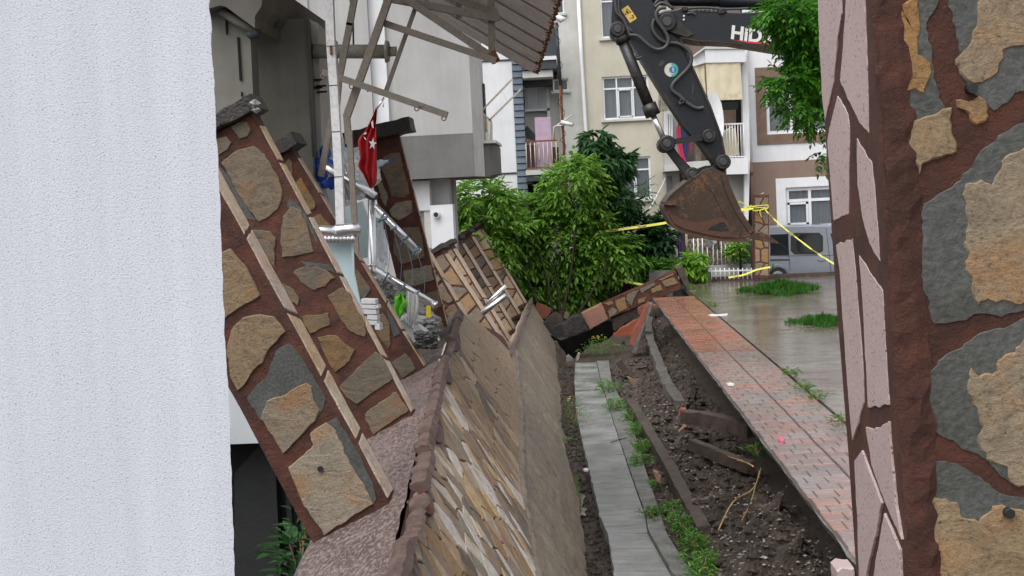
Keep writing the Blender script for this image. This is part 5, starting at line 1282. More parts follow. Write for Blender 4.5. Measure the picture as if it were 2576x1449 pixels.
# ================================================================== canopy
YC = 14.5
cp = thing('canopy', 'wrecked steel canopy frame with a corrugated roof sheet hanging overhead', 'canopy', tuple(W((850, 800), YC)))
def tb(v_, a, c_, w_=.06, y=YC, m=M_tube, nm='steel_tube', y2=None): return bar(nm, U(v_, *a, y), U(v_, *c_, y2 or y), w_, w_, m, cp)
tb('Z1', (1245, -60), (1195, 210), .07); tb('Z1', (1200, 190), (1110, 650), .07); tb('Z1', (1110, 640), (1090, 860), .07); tb('Z1', (1080, 800), (960, 1449), .065)
tb('Z1', (1535, -60), (1265, 700), .08, y=YC-.3); tb('Z1', (1268, 690), (1172, 960), .08, y=YC-.3); tb('Z1', (1172, 950), (1190, 1180), .07, y=YC-.3); tb('Z5', (840, 300), (880, 1000), .06, y=13.6)
tb('Z1', (1480, 190), (2400, 500), .07, y=YC-.2); tb('Z1', (1640, -20), (2400, 490), .08, y=YC-.1); tb('Z1', (1500, -15), (2400, 150), .08, y=YC); tb('Z1', (1900, -60), (2400, 100), .07, y=YC+.5)
tb('Z1', (2355, -30), (2365, 450), .075, y=YC+.1); tb('Z1', (1742, 50), (1495, 745), .045, y=YC+.1)
tb('Z1', (2360, 430), (2400, 510), .1, y=YC-.15, m=M_rust, nm='end_plate'); tb('Z1', (2385, 80), (2410, 170), .07, y=YC-.05, nm='end_plate')
tb('Z1', (1225, 180), (1228, 370), .02, y=YC+1, m=M_black, nm='hanger'); tb('Z1', (1200, -20), (1225, 190), .02, y=YC+1, m=M_black, nm='hanger')
# roof sheets
ea, eb = W((1410, -40), 13.0), W((1343, 188), 18.0)
sdn = Vector((-1.3, -.35, .80)).normalized(); n_ = 9
ed = eb-ea
for i in range(n_):
    a, c_ = ea+ed*(i/n_*1.25-.25), ea+ed*((i+1)/n_*1.25-.25)
    v, f = [], []; m_ = 12; up_ = Vector((.5, 0, .85))
    for k in range(m_+1):
        t_ = -.08+1.08*k/m_; p = a.lerp(c_, t_); h = .03*max(0, 1-abs(t_-.96)/.04)+.02*t_
        for s in (0, .05, 5.5): v.append(p+sdn*(s+(.03*math.sin(t_*25) if s == 0 else 0))+up_*h)
        for s in (0, .05, 5.5): v.append(p+sdn*(s+(.03*math.sin(t_*25) if s == 0 else 0))+up_*(h+.012))
    for k in range(m_):
        o_ = k*6
        for q in (0, 1): f.append((o_+q, o_+q+1, o_+q+7, o_+q+6)); f.append((o_+q+3, o_+q+9, o_+q+10, o_+q+4))
        f.append((o_, o_+6, o_+9, o_+3))
    mesh('roof_sheet', v, f, M_roofsheet, cp)
v, f = [], []; m_ = 160
for k in range(m_+1):
    t_ = -.25+1.25*k/m_; p = ea.lerp(eb, t_)+Vector((.5, 0, .85))*(.03+.02*math.sin(t_*8*6.283)); r_ = .035+.03*abs(math.sin(t_*95))
    v += [p-sdn*r_, p+sdn*.03, p+sdn*.03+Vector((0, 0, .02)), p-sdn*r_+Vector((0, 0, .02))]
for k in range(m_):
    for q in range(4): f.append((k*4+q, k*4+(q+1) % 4, k*4+4+(q+1) % 4, k*4+4+q))
mesh('rusty_sheet_edge', v, f, M_rust, cp)
for i in (1.2, 3.4): bar('purlin', ea+ed*-.2+sdn*i+Vector((0, 0, -.06)), ea+ed*.75+sdn*i+Vector((0, 0, -.06)), .07, .07, M_tube, cp)
# drying bar with rings
t = thing('drying_bar', 'sloping grey steel bar with small rings crossing in front of the grey building', 'bar', tuple(U('Z1', 1485, 770, YC-.5)))
bar('bar', U('Z1', 975, 590, YC-.5), U('Z1', 2000, 945, YC-.5), .07, .07, M_tube, t)
for q in ((980, 628), (1212, 710), (1747, 893), (1970, 972)):
    c0 = U('Z1', *q, YC-.5); tube('ring', [c0+Vector((.024*math.cos(a*.5236), 0, .024*math.sin(a*.5236))) for a in range(13)], .007, M_tube, t, 6)
tube('hook', [U('Z1', 1350, 700, YC-.5), U('Z1', 1345, 755, YC-.5)], .008, M_tube, t, 6)
# white pole
pw = [(1028, -60), (1045, 380), (1068, 700), (1090, 1080), (1110, 1449)]
t = thing('white_post', 'white painted steel post with rust patches in front of the grey building', 'post', tuple(U('Z5', 786, 850, 13.0)))
pts = [U('Z1', *q, 13.0) for q in pw]+[U('Z5', 790, 855, 13.0)]
for a, c_ in zip(pts, pts[1:]): bar('post_length', a, c_+(c_-a).normalized()*.01, .085, .085, M_wpole, t)
bar('rust_hole', U('Z1', 1043, 375, 12.95), U('Z1', 1047, 450, 12.95), .055, .02, M_rust, t)
# duct
t = thing('flue_duct', 'fat stained beige horizontal flue pipe with an end flange beside the service wing', 'pipe', tuple(U('Z1', 900, 425, 15.2)))
tube('duct', [U('Z1', 880, 422, 15.2), U('Z1', 1500, 424, 15.2)], .083, M_duct, t, 20)
tube('flange', [U('Z1', 1492, 424, 15.2), U('Z1', 1520, 424, 15.2)], [.135, .12], M_duct, t, 20); tube('outlet', [U('Z1', 1520, 424, 15.2), U('Z1', 1582, 422, 15.2)], .058, M_duct, t, 16)
tube('seam', [U('Z1', 895, 422, 15.2), U('Z1', 903, 422, 15.2)], .088, M_char, t, 20)
# ================================================================== flag
t = thing('flag', 'red flag with white star and crescent hanging limp from a thin rod', 'flag', tuple(U('Z5', 1030, 110, 13.8)))
fl = cloth('flag_cloth', [tuple(cv('Z5', r)) for r in ([(992, 178), (998, 176)], [(960, 238), (996, 240)], [(925, 300), (997, 290)], [(886, 355), (998, 350)], [(892, 410), (998, 420)], [(902, 455), (997, 480)], [(891, 505), (996, 540)], [(925, 560), (992, 600)], [(960, 632), (968, 634)])], 13.8, M_red, t, folds=2.6, amp=.045, n=20)
tube('rod', [U('Z1', 1480, 800, 13.8), U('Z1', 1412, 900, 13.8)], .012, M_chrome, t, 6); tube('hook', [U('Z1', 1462, 830, 13.8), U('Z1', 1476, 850, 13.8), U('Z1', 1470, 880, 13.8)], .006, M_chrome, t, 6)
c0 = (974, 378); st = []
for i in range(10):
    r = 38 if i % 2 == 0 else 15; a = -1.45+i*math.pi/5; st.append((c0[0]+r*.62*math.cos(a), c0[1]+r*math.sin(a)))
v, f = g_prism([U('Z5', *p, 13.74) for p in st], (0, .004, 0)); mesh('star', v, f, M_whitec, fl)
for P in ([(922, 320), (936, 308), (940, 318), (926, 326)], [(922, 335), (934, 345), (938, 356), (928, 350)], [(965, 255), (975, 240), (980, 290), (970, 280)]):
    v, f = g_prism([U('Z5', *p, 13.74) for p in P], (0, .004, 0)); mesh('crescent_part', v, f, M_whitec, fl)
# ================================================================== balustrade, rails, rack
t = thing('glass_balustrade', 'stainless handrail with frosted glass panel in front of the third pillar', 'balustrade', tuple(U('Z5', 760, 1300, 12.2)))
tube('handrail', [U('Z5', 560, 878, 12.2), U('Z5', 765, 882, 12.2)], .052, M_chrome, t, 14); tube('rail_elbow', smooth_path([U('Z5', 760, 882, 12.2), U('Z5', 840, 872, 12.2), U('Z5', 868, 866, 12.25), U('Z5', 872, 880, 12.5)], 4), .062, M_chrome, t, 14)
for i in range(8):
    q = 700+i*22; tube('bracket', [U('Z5', q, 905, 12.2), U('Z5', q+8, 945, 12.2)], .022, M_chrome, t, 8)
def gl(pts, y, par, nm='glass_panel'): v, f = g_prism([U('Z5', *p, y) for p in pts], (0, .012, 0)); mesh(nm, v, f, M_frost, par)
gl([(640, 950), (845, 945), (865, 1100), (908, 1310), (905, 1400), (700, 1400)], 12.3, t); gl([(846, 945), (864, 944), (870, 1150), (900, 1290), (860, 1110)], 12.25, t)
t = thing('glass_balustrade', 'broken stainless balustrade frame with tilted frosted panes behind the white post', 'balustrade', tuple(U('Z5', 970, 1140, 15)))
tube('upright', [U('Z5', 968, 700, 15), U('Z5', 972, 1100, 15), U('Z5', 975, 1145, 15)], .045, M_chrome, t, 16); tube('collar', [U('Z5', 969, 1068, 15), U('Z5', 970, 1085, 15)], .055, M_chrome, t, 16)
tube('top_rail', [U('Z5', 695, 505, 15), U('Z5', 830, 585, 15), U('Z5', 990, 685, 15)], .055, M_chrome, t, 12); tube('joint', [U('Z5', 945, 665, 15), U('Z5', 990, 700, 15)], .05, M_char, t, 12)
gl([(868, 728), (915, 708), (948, 800), (945, 1035), (890, 1038)], 15.1, t); gl([(805, 745), (842, 728), (862, 900), (862, 980), (800, 1000)], 14.4, t); gl([(700, 740), (800, 745), (800, 860), (720, 860)], 15.2, t)
gl([(990, 800), (1035, 820), (1045, 1040), (1010, 1060)], 15.4, t)
for q in (780, 800, 815): tube('spindle', [U('Z5', q, 500, 15.1), U('Z5', q+40, 700, 15.1)], .012, M_chrome, t, 6)
t = thing('drying_rack', 'stainless folding drying rack arms strung with blue cords beside the fourth pillar', 'drying rack', tuple(U('Z5', 1000, 1110, 14.9)))
arms = []
for a, c_ in (((990, 735), (1240, 1000)), ((992, 1100), (1335, 1305))):
    for o_, r in ((0, .034), (14, .026)): tube('arm', [U('Z5', a[0]+o_*.2, a[1]+o_, 14.8+o_*.01), U('Z5', c_[0]-o_*.6, c_[1]+o_, 14.8+o_*.01)], r, M_chrome, t, 10)
    tube('end_cap', [U('Z5', c_[0]-6, c_[1]-4, 14.8), U('Z5', c_[0]+6, c_[1]+4, 14.8)], .045, M_chrome, t, 10)
for k, (a, c_) in enumerate((((1043, 830), (1058, 1130)), ((1097, 885), (1135, 1165)), ((1165, 940), (1200, 1205)), ((1232, 1010), (1270, 1245)), ((1300, 1330), (1245, 1420)), ((1120, 1390), (1210, 1449)), ((1150, 1449), (1170, 1380)))):
    A_, C_ = U('Z5', *a, 14.7), U('Z5', *c_, 14.7); M_ = A_.lerp(C_, .55)+Vector((.04, 0, -.02)); tube('cord', smooth_path([A_, M_, C_], 4), .0035, M_cord, t, 5)
    if k < 4:
        q = A_; tube('knot', [q+Vector((-.03, -.05, .03)), q+Vector((.04, -.05, .05))], .02, M_cord, t, 6)
for q in ((1060, 1145), (1155, 1205), (1235, 1245), (1035, 800), (1160, 935), (1228, 995)): c0 = U('Z5', *q, 14.8); tube('knot', [c0+Vector((-.05, -.05, -.06)), c0+Vector((.03, -.06, .05))], .012, M_cord, t, 6)
for k, (a, c_) in enumerate((((972, 903), (1112, 800)), ((995, 850), (1110, 745)))):
    t = thing('metal_tube', ['bright steel tube lying against the far pillar row, lower of the two', 'thin dull steel tube above the bright one on the far pillar row'][k], 'tube', tuple(U('Z6', *a, 26)))
    tube('tube_body', [U('Z6', *a, 26), U('Z6', *c_, 26)], [.06, .06] if k == 0 else [.035, .045], M_chrome, t, 12)
    if k == 0: tube('tube_seam', [U('Z6', a[0]+2, a[1]+6, 25.9), U('Z6', c_[0]+2, c_[1]+6, 25.9)], .02, M_char, t, 8)
# cloths and peg
o = cloth('green_cloth', [tuple(cv('Z5', r)) for r in ([(1130, 1232), (1143, 1236)], [(1124, 1250), (1150, 1262)], [(1098, 1262), (1166, 1290)], [(1097, 1300), (1170, 1302)], [(1094, 1330), (1150, 1335)], [(1104, 1370), (1150, 1350)], [(1116, 1398), (1128, 1396)])], 14.6, M_green, None, folds=2, amp=.05, n=14); tag(o, 'lime green cloth hanging from the drying rack', 'cloth', kind='thing')
o = cloth('white_cloth', [tuple(cv('Z5', r)) for r in ([(1170, 1225), (1235, 1250)], [(1165, 1290), (1240, 1310)], [(1170, 1350), (1230, 1370)], [(1180, 1430), (1205, 1430)])], 14.7, M_whitec, None, folds=3, amp=.04, n=14); tag(o, 'white cloth hanging right of the lime green cloth', 'cloth', kind='thing')
t = thing('clothes_peg', 'yellow clothes peg hanging at the end of the drying rack', 'clothes peg', tuple(U('Z5', 1298, 1345, 14.6)))
for o_ in (-5, 4): bar('leg', U('Z5', 1297+o_, 1312, 14.6), U('Z5', 1298+o_*1.4, 1380, 14.6), .025, .03, M_yellow, t)
# bags of bottles
def blob(name, c_, rx, rz, ry, m, par, seed, amp=.18):
    v, f = [], []; A_, B_ = 18, 12
    for i in range(B_+1):
        for k in range(A_):
            th, ph = math.pi*i/B_, 2*math.pi*k/A_; d_ = Vector((math.sin(th)*math.cos(ph), math.sin(th)*math.sin(ph), math.cos(th)))
            r = 1+amp*noise.noise(d_*2.2+Vector((seed, 0, 0)))+amp*.7*noise.noise(d_*6+Vector((0, seed, 0)))
            v.append(c_+Vector((d_.x*rx*r, d_.y*ry*r, d_.z*rz*r)))
    for i in range(B_):
        for k in range(A_): f.append((i*A_+k, (i+1)*A_+k, (i+1)*A_+(k+1) % A_, i*A_+(k+1) % A_))
    return mesh(name, v, f, m, par, smooth=False)
def bottle(p, ang, par, capm):
    d_ = Vector((math.sin(ang), .2, math.cos(ang))).normalized(); L = .3
    pts = [p+d_*(L*k) for k in (0, .02, .3, .35, .65, .7, .88, 1)]; o = tube('bottle', pts, [.03, .045, .045, .041, .041, .045, .018, .016], M_bottle, par, 10); tube('bottle_cap', [p+d_*L, p+d_*(L+.035)], .02, capm, o, 8)
for nm, cen, rx, rz, sd_, blue in (('plastic bag of empty bottles with blue print behind the white post', (745, 600), .24, .40, 3, True), ('clear plastic bag of empty bottles left of the red flag', (890, 560), .27, .22, 8, False)):
    c0 = U('Z5', *cen, 15.35); t = thing('plastic_bag', nm, 'plastic bag', tuple(c0-Vector((0, 0, rz))))
    blob('bag_film', c0, rx, rz, .18, M_film, t, sd_)
    for i in range(9): bottle(c0+Vector((random.uniform(-.8, .5)*rx, random.uniform(-.12, .1), random.uniform(-.8, .45)*rz)), random.uniform(-1.5, 1.8), t, M_bluep)
    if blue:
        for i in range(6):
            q = c0+Vector((random.uniform(-.7, .5)*rx, -.17, random.uniform(-.2, .9)*rz)); blob('blue_print', q, .07, .05+.05*random.random(), .02, M_bluep, t, i)
for k, (cen, rx, rz, lb) in enumerate((((865, 640), .22, .12, 'crumpled clear plastic sheet under the top rail'), ((800, 700), .16, .16, 'crumpled white plastic wrap below the bag with blue print'), ((1010, 1000), .1, .3, 'hanging strip of clear plastic right of the steel upright'), ((1200, 1400), .18, .09, 'crumpled white plastic on the rubble below the white cloth'))):
    c0 = U('Z5', *cen, 15.3); t = thing('plastic_sheet', lb, 'plastic sheet', tuple(c0)); blob('sheet_film', c0, rx, rz, .1, M_film if k != 3 else M_wplas, t, 20+k, .45)
# white crates/rubble
for k, (x, y, w_, h_) in enumerate(((905, 1275, 85, 28), (908, 1305, 88, 26), (915, 1333, 80, 30), (940, 1365, 60, 30), (945, 1397, 55, 28), (985, 1310, 22, 18), (985, 1415, 30, 40))):
    a = [U('Z5', *p, 13.2) for p in ((x, y), (x+w_, y+3), (x+w_+3, y+h_), (x+3, y+h_-2))]; v, f = g_prism(a, (0, .18, 0), .008); o = mesh('plaster_block', v, f, M_wplas, None, base=tuple(a[3])); tag(o, ('white plaster block, %s in the broken stack behind the second pillar' % ['top', 'second from the top', 'middle', 'fourth down', 'fifth down', 'small chip right', 'lowest'][k]), 'block', 'broken white blocks', 'thing')
for k, (P, y) in enumerate((([(400, 690), (440, 720), (400, 755), (372, 735)], 15.5), ([(395, 775), (430, 780), (425, 810), (400, 805)], 15.4), ([(440, 795), (500, 760), (520, 800), (460, 812)], 15.3), ([(480, 950), (520, 930), (640, 1060), (570, 1090)], 14.8), ([(575, 1000), (600, 970), (720, 1055), (660, 1060)], 14.9), ([(520, 920), (560, 905), (600, 1000), (560, 1020)], 15.2))):
    a = [U('Z6', *p, y) for p in P]; v, f = g_prism(rough(a, .05, .01, k), (0, .2, 0), .01); o = mesh('broken_slab', v, f, M_wplas if k > 2 else M_capbreak, None, base=tuple(a[0])); tag(o, ['pale broken slab at the foot of the steel upright', 'small pale lump below the first broken slab', 'grey broken lump under the green cloth top', 'long white slab piece sloping below the green cloth', 'narrow white beam piece left of the crack', 'white piece behind the white cloth'][k], 'rubble', 'white rubble behind the wall', 'thing')
mb = MB()
for i in range(700):
    u, w_ = random.random(), random.random(); q = U('Z6', 385+u*320, 690+w_*150+u*250, 15.6+random.random()*.6); chip(mb, q, random.uniform(.02, .12))
o = mb.build('rubble', mat('pale_rubble', (.62, .61, .58), (.3, .29, .27), 14, 60, .3, .9, 1, .02)); tag(o, kind='stuff')
mb = MB()
for i in range(240):
    q = U('Z6', 590+random.random()*120, 1010+random.random()*90, 13.9+random.random()*.4); chip(mb, q, random.uniform(.015, .05))
o = mb.build('rubble', M_cement); tag(o, kind='stuff')
# filler ground behind the wall
v, f = [], []
for i in range(41):
    for j in range(15):
        p = Vector((-4.2+j*.22, 12.6+i*.12, 0)); r = ridge(min(p.y, 17)); z = min(r.z-.75, .55)+.25*noise.noise(p*.9)+.12*noise.noise(p*3)
        if j > 12: z -= (j-12)*.4
        v.append((p.x, p.y, z))
for i in range(40):
    for j in range(14): a = i*15+j; f.append((a, a+1, a+16, a+15))
mesh('rubble_slope', v, f, M_soil, kind='structure')
# ================================================================== vegetation
def leaf_arrays(C_, Dv, Nv, L, Wd, droop=.15):
    """numpy: n leaves -> verts (n*6), faces"""
    n = len(C_); Sv = np.cross(Dv, Nv); Sv /= np.linalg.norm(Sv, axis=1)[:, None]+1e-9
    Nn = np.cross(Sv, Dv); L = L[:, None]; Wd = Wd[:, None]
    b = C_; tip = C_+Dv*L-Nn*L*droop
    l1 = C_+Dv*L*.3+Sv*Wd*.5+Nn*Wd*.12; l2 = C_+Dv*L*.68+Sv*Wd*.38+Nn*Wd*.08-Nn*L*droop*.4
    r1 = C_+Dv*L*.3-Sv*Wd*.5+Nn*Wd*.12; r2 = C_+Dv*L*.68-Sv*Wd*.38+Nn*Wd*.08-Nn*L*droop*.4
    V = np.stack([b, l1, l2, tip, r2, r1], 1).reshape(-1, 3)
    k = np.arange(n)[:, None]*6
    F = np.concatenate([np.hstack([k, k+1, k+2, k+3]), np.hstack([k, k+3, k+4, k+5])], 0)
    return V, F
def leaf_mesh(name, V, F, tint, m, parent=None, kind=None, base=None):
    off = np.array(wloc(parent) if parent else (base or (0, 0, 0)))
    me = bpy.data.meshes.new(name); V = V-off
    me.vertices.add(len(V)); me.vertices.foreach_set('co', V.astype(np.float32).ravel())
    me.loops.add(len(F)*4); me.loops.foreach_set('vertex_index', F.astype(np.int32).ravel())
    me.polygons.add(len(F)); me.polygons.foreach_set('loop_start', (np.arange(len(F))*4).astype(np.int32))
    try: me.polygons.foreach_set('loop_total', np.full(len(F), 4, np.int32))
    except Exception: pass
    me.update(calc_edges=True)
    at = me.attributes.new('tint', 'FLOAT', 'FACE'); at.data.foreach_set('value', tint.astype(np.float32))
    me.materials.append(m); o = bpy.data.objects.new(name, me); COL.objects.link(o)
    if parent: o.parent = parent
    elif base: o.location = base
    if kind: o['kind'] = kind
    return o
rs = np.random.RandomState(5)
def rnd_dir(n):
    d = rs.normal(size=(n, 3)); return d/np.linalg.norm(d, axis=1)[:, None]
def unit(a): return a/(np.linalg.norm(a, axis=1)[:, None]+1e-9)
def foliage(name, blobs, twigs, per, L, W_, m, parent, droop=.2, tw=.35, up=.1, shell=.75, bias=0.0, hang=.5):
    """blobs: (centre, (rx,ry,rz), weight); every twig bears `per` leaflets set along it"""
    ws = np.array([b[2] for b in blobs], float); ws /= ws.sum(); idx = rs.choice(len(blobs), twigs, p=ws)
    cen = np.array([tuple(b[0]) for b in blobs])[idx]; rad = np.array([b[1] for b in blobs])[idx]
    d = rnd_dir(twigs); r = shell+(1-shell)*rs.rand(twigs)**.5; r = np.where(rs.rand(twigs) < .35, rs.rand(twigs)**.5, r)
    r *= 1+.22*np.sin(d[:, 0]*5+idx)*np.cos(d[:, 2]*4+idx*2)
    P = cen+d*rad*r[:, None]
    T = unit(d*1.0+rnd_dir(twigs)*.7+np.array([0, 0, up-hang*.5]))
    tt = rs.rand(twigs)
    C_, Dv, Nv, ti = [], [], [], []
    upv = np.array([0, 0, 1.0])
    side = unit(np.cross(T, upv)+rnd_dir(twigs)*.05)
    for k in range(per):
        s = (k//2+1)/((per+1)//2); sg = 1 if k % 2 else -1
        if k == per-1: dv = T
        else: dv = unit(T*.55+side*sg*.85+rnd_dir(twigs)*.22)
        c = P+T*(tw*s); dv = unit(dv+np.array([0, 0, -hang*.6])*rs.rand(twigs)[:, None])
        C_.append(c-np.array([0, 0, 1])*(tw*s*s*.25)); Dv.append(dv); Nv.append(unit(upv+rnd_dir(twigs)*.45)); ti.append(np.clip(tt*.65+rs.rand(twigs)*.35+bias, 0, 1))
    C_, Dv, Nv, ti = map(np.concatenate, (C_, Dv, Nv, ti)); n = len(C_)
    V, F = leaf_arrays(C_, Dv, Nv, L*(.7+.6*rs.rand(n)), W_*(.7+.6*rs.rand(n)), droop)
    return leaf_mesh(name, V, F, np.concatenate([ti, ti]), m, parent)
def bF(v_, x, y, rx, rz, d, ry, w_=None): # an oval clump
    k = VT[v_][0]; s = k*d/FPX
    return (U(v_, x, y, d), (rx*s, ry, rz*s), w_ or rx*rz)
# the big bright bush
t = thing('walnut_bush', 'large bright green walnut bush behind the fallen wall', 'bush', (W((1400, 790), 41).x, 41, FLOOR))
bl = [bF('F', 1390, 630, 125, 110, 42.2, .8), bF('F', 1440, 480, 70, 70, 42, .8), bF('F', 1210, 500, 70, 50, 40.5, 1.0), bF('F', 1230, 590, 80, 90, 40.8, 1.2), bF('F', 1515, 640, 60, 60, 42.2, .7), bF('F', 1360, 735, 110, 50, 42.2, .7), bF('F', 1455, 720, 70, 45, 42.3, .5), bF('F', 1310, 560, 70, 60, 42, .8), bF('F', 1490, 560, 40, 50, 42, .7), bF('F', 1460, 430, 35, 30, 41, .5), bF('F', 1570, 635, 35, 35, 42.2, .5), bF('F', 1300, 690, 70, 70, 42, .8)]
foliage('crown', bl, 3300, 7, .215, .092, M_leafb, t, droop=.25, tw=.42, hang=.7)
for a, c_ in (((1400, 860), (1330, 560)), ((1400, 860), (1450, 520)), ((1390, 860), (1240, 560)), ((1410, 860), (1530, 650)), ((1405, 860), (1385, 640))):
    A_, B_ = W(a, 41), W(c_, 41); tube('branch', smooth_path([A_, A_.lerp(B_, .5)+Vector((.15, 0, .1)), B_], 5), [.06-.05*i/10 for i in range(11)], M_bark, t, 7)
# dark loquat tree
t = thing('loquat_tree', 'dark green long-leaved tree standing behind the bright bush', 'tree', (W((1530, 700), 43).x, 43, -.9))
bl = [bF('F', 1510, 420, 50, 55, 43, 1), bF('F', 1500, 360, 30, 30, 43, .5), bF('F', 1555, 410, 35, 30, 43, .5), bF('F', 1515, 500, 40, 60, 43, .7), bF('F', 1480, 400, 25, 25, 43, .5)]
foliage('crown', bl, 420, 8, .34, .10, M_leafd, t, droop=.35, tw=.15, hang=.9, bias=.1)
tube('trunk', [W((1548, 720), 43), W((1535, 560), 43), W((1520, 420), 43)], [.09, .07, .03], M_bark, t, 8)
t = thing('ivy_shrub', 'dark broad-leaved shrub mass growing against the cream building', 'shrub', (W((1610, 640), 44).x, 44, -.3))
bl = [bF('F', 1600, 590, 75, 60, 44, .7), bF('F', 1560, 520, 45, 40, 44, .5), bF('F', 1640, 630, 45, 50, 44, .5), bF('F', 1670, 580, 25, 40, 44, .4), bF('F', 1560, 660, 60, 60, 44, .5), bF('F', 1610, 660, 60, 40, 44, .5)]
foliage('crown', bl, 1100, 5, .22, .13, M_leafd, t, droop=.2, tw=.2, hang=.6, bias=-.05)
tube('stem', [W((1600, 760), 44), W((1600, 600), 44)], [.06, .03], M_bark, t, 7)
t = thing('small_tree', 'feathery green tree top in front of the lowest cream building window', 'tree', (W((1560, 690), 42.6).x, 42.6, -.9))
foliage('crown', [bF('F', 1575, 480, 55, 16, 42.6, .5), bF('F', 1540, 510, 30, 25, 42.6, .4)], 130, 9, .13, .05, M_leafd, t, tw=.5, hang=.3, bias=.25)
tube('trunk', [W((1545, 700), 42.6), W((1548, 500), 42.6)], [.04, .02], M_bark, t, 6)
t = thing('creeper', 'yellow-green creeper spilling over the low garden wall', 'creeper', (W((1650, 690), 43).x, 43, -.3))
foliage('foliage', [bF('F', 1640, 668, 42, 12, 43, .3), bF('F', 1690, 664, 28, 9, 43, .3), bF('F', 1620, 700, 24, 22, 43, .25), bF('F', 1680, 678, 30, 8, 43, .2)], 330, 6, .11, .07, M_weed, t, tw=.15, bias=.2)
t = thing('potted_shrub', 'lime green large-leaved young plant beside the white fence', 'plant', (W((1745, 700), 42.7).x, 42.7, 0))
foliage('foliage', [bF('Y1', 1790, 150, 90, 95, 42.7, .3), bF('Y1', 1850, 90, 55, 60, 42.7, .3), bF('Y1', 1880, 220, 40, 40, 42.7, .2)], 60, 7, .26, .12, M_lime, t, tw=.12, hang=.9, droop=.35)
tube('stem', [U('Y1', 1830, 330, 42.7), U('Y1', 1810, 60, 42.7)], [.03, .015], M_bark, t, 6)
t = thing('climbing_plant', 'bushy green plant with a dark stem behind the white fence', 'plant', (U('Y3', 430, 1260, 44).x, 44, -.3))
foliage('foliage', [bF('Y3', 400, 900, 90, 55, 44, .3), bF('Y3', 330, 1000, 60, 50, 44, .2), bF('Y3', 440, 1010, 40, 60, 44, .2)], 150, 6, .13, .06, M_leafb, t, tw=.15, hang=.6)
tube('stem', [U('Y3', 440, 1290, 44), U('Y3', 430, 1000, 44), U('Y3', 410, 900, 44)], [.05, .04, .02], M_bark, t, 7)
# overhanging acacia at top right
t = thing('robinia_tree', 'bright green acacia tree with overhanging branches behind the near pillar', 'tree', (W((2330, 600), 13).x, 13, 0))
bl = [bF('Z3', 990, 60, 110, 75, 12.6, .5), bF('Z3', 1080, 200, 90, 80, 12.7, .5), bF('Z3', 1000, 420, 95, 60, 12.6, .45), bF('Z3', 1060, 540, 80, 55, 12.6, .4), bF('Z3', 1120, 380, 60, 90, 12.8, .4), bF('Z3', 960, 40, 70, 45, 12.5, .4), bF('Z3', 1165, 775, 18, 18, 12.8, .12), bF('Z3', 1150, 620, 25, 30, 12.8, .15), bF('Z3', 1100, 300, 80, 60, 12.7, .4), bF('Z3', 1240, 60, 90, 120, 13, .6), bF('Z3', 1330, 300, 120, 180, 13.2, .8), bF('Z3', 1050, 130, 90, 60, 12.6, .4)]
foliage('crown', bl, 1500, 12, .062, .026, M_leaft, t, droop=.15, tw=.17, hang=.8, shell=.7)
tube('trunk', smooth_path([Vector((U('Z3', 1500, 400, 13).x, 13, 0)), Vector((U('Z3', 1500, 400, 13).x+.05, 13, 2.2)), U('Z3', 1480, 100, 13)], 5), [.14-.006*i for i in range(11)], M_bark, t, 9)
for p in ((990, 60), (1020, 420), (1100, 540), (1080, 200), (1160, 600)): 
    A_ = U('Z3', 1490, 300, 13); B_ = U('Z3', *p, 12.7); tube('branch', smooth_path([A_, A_.lerp(B_, .5)+Vector((0, 0, .12)), B_], 4), [.05-.005*i for i in range(9)], M_bark, t, 6)
# weeds
def weed(p, h, n, label, m=M_weed, wide=.5, name='weed', cat='weed', Lf=.09, Wf=.035, group='weeds along the drain slab', flowers=0):
    t = thing(name, label, cat, tuple(p), group)
    c0 = np.array(tuple(p)); n = int(n*(1.3 if h < .4 and n > 50 else 1.3)); Lf *= .68; Wf *= .55; k = rs.rand(n)**.7; wide *= 1.35*rs.uniform(.85, 1.2); a = rs.rand(n)*6.28; rr = wide*np.sqrt(rs.rand(n))*(.4+.6*k)
    lob = 1+.5*np.sin(a*3+c0[1]*5); C_ = c0+np.stack([np.cos(a)*rr*lob, np.sin(a)*rr*2.2*lob, k*h*(1.25-rr/wide*.7)], 1)
    D_ = unit(np.stack([np.cos(a), np.sin(a), .5+0*a], 1)+rnd_dir(n)*.6)
    V, F = leaf_arrays(C_, D_, unit(np.array([0, 0, 1.0])+rnd_dir(n)*.4), Lf*(.6+.8*rs.rand(n)), Wf*(.6+.8*rs.rand(n)), .3)
    leaf_mesh('foliage', V, F, np.concatenate([k*.5+.5*rs.rand(n)]*2), m, t)
    for i in range(5):
        b_ = Vector(p)+Vector((random.uniform(-.4, .4)*wide, random.uniform(-.5, .5)*wide, h*random.uniform(.6, .9))); tube('stem', [Vector(p), (Vector(p)+b_)/2+Vector((.01, 0, .02)), b_], .004, M_grass if False else M_root, t, 5)
    if flowers:
        mb = MB()
        for i in range(flowers): chip(mb, Vector(p)+Vector((random.uniform(-.5, .5)*wide, random.uniform(-.5, .5)*wide, h*random.uniform(.9, 1.15))), .018)
        mb.build('blossom', M_yellow, t)
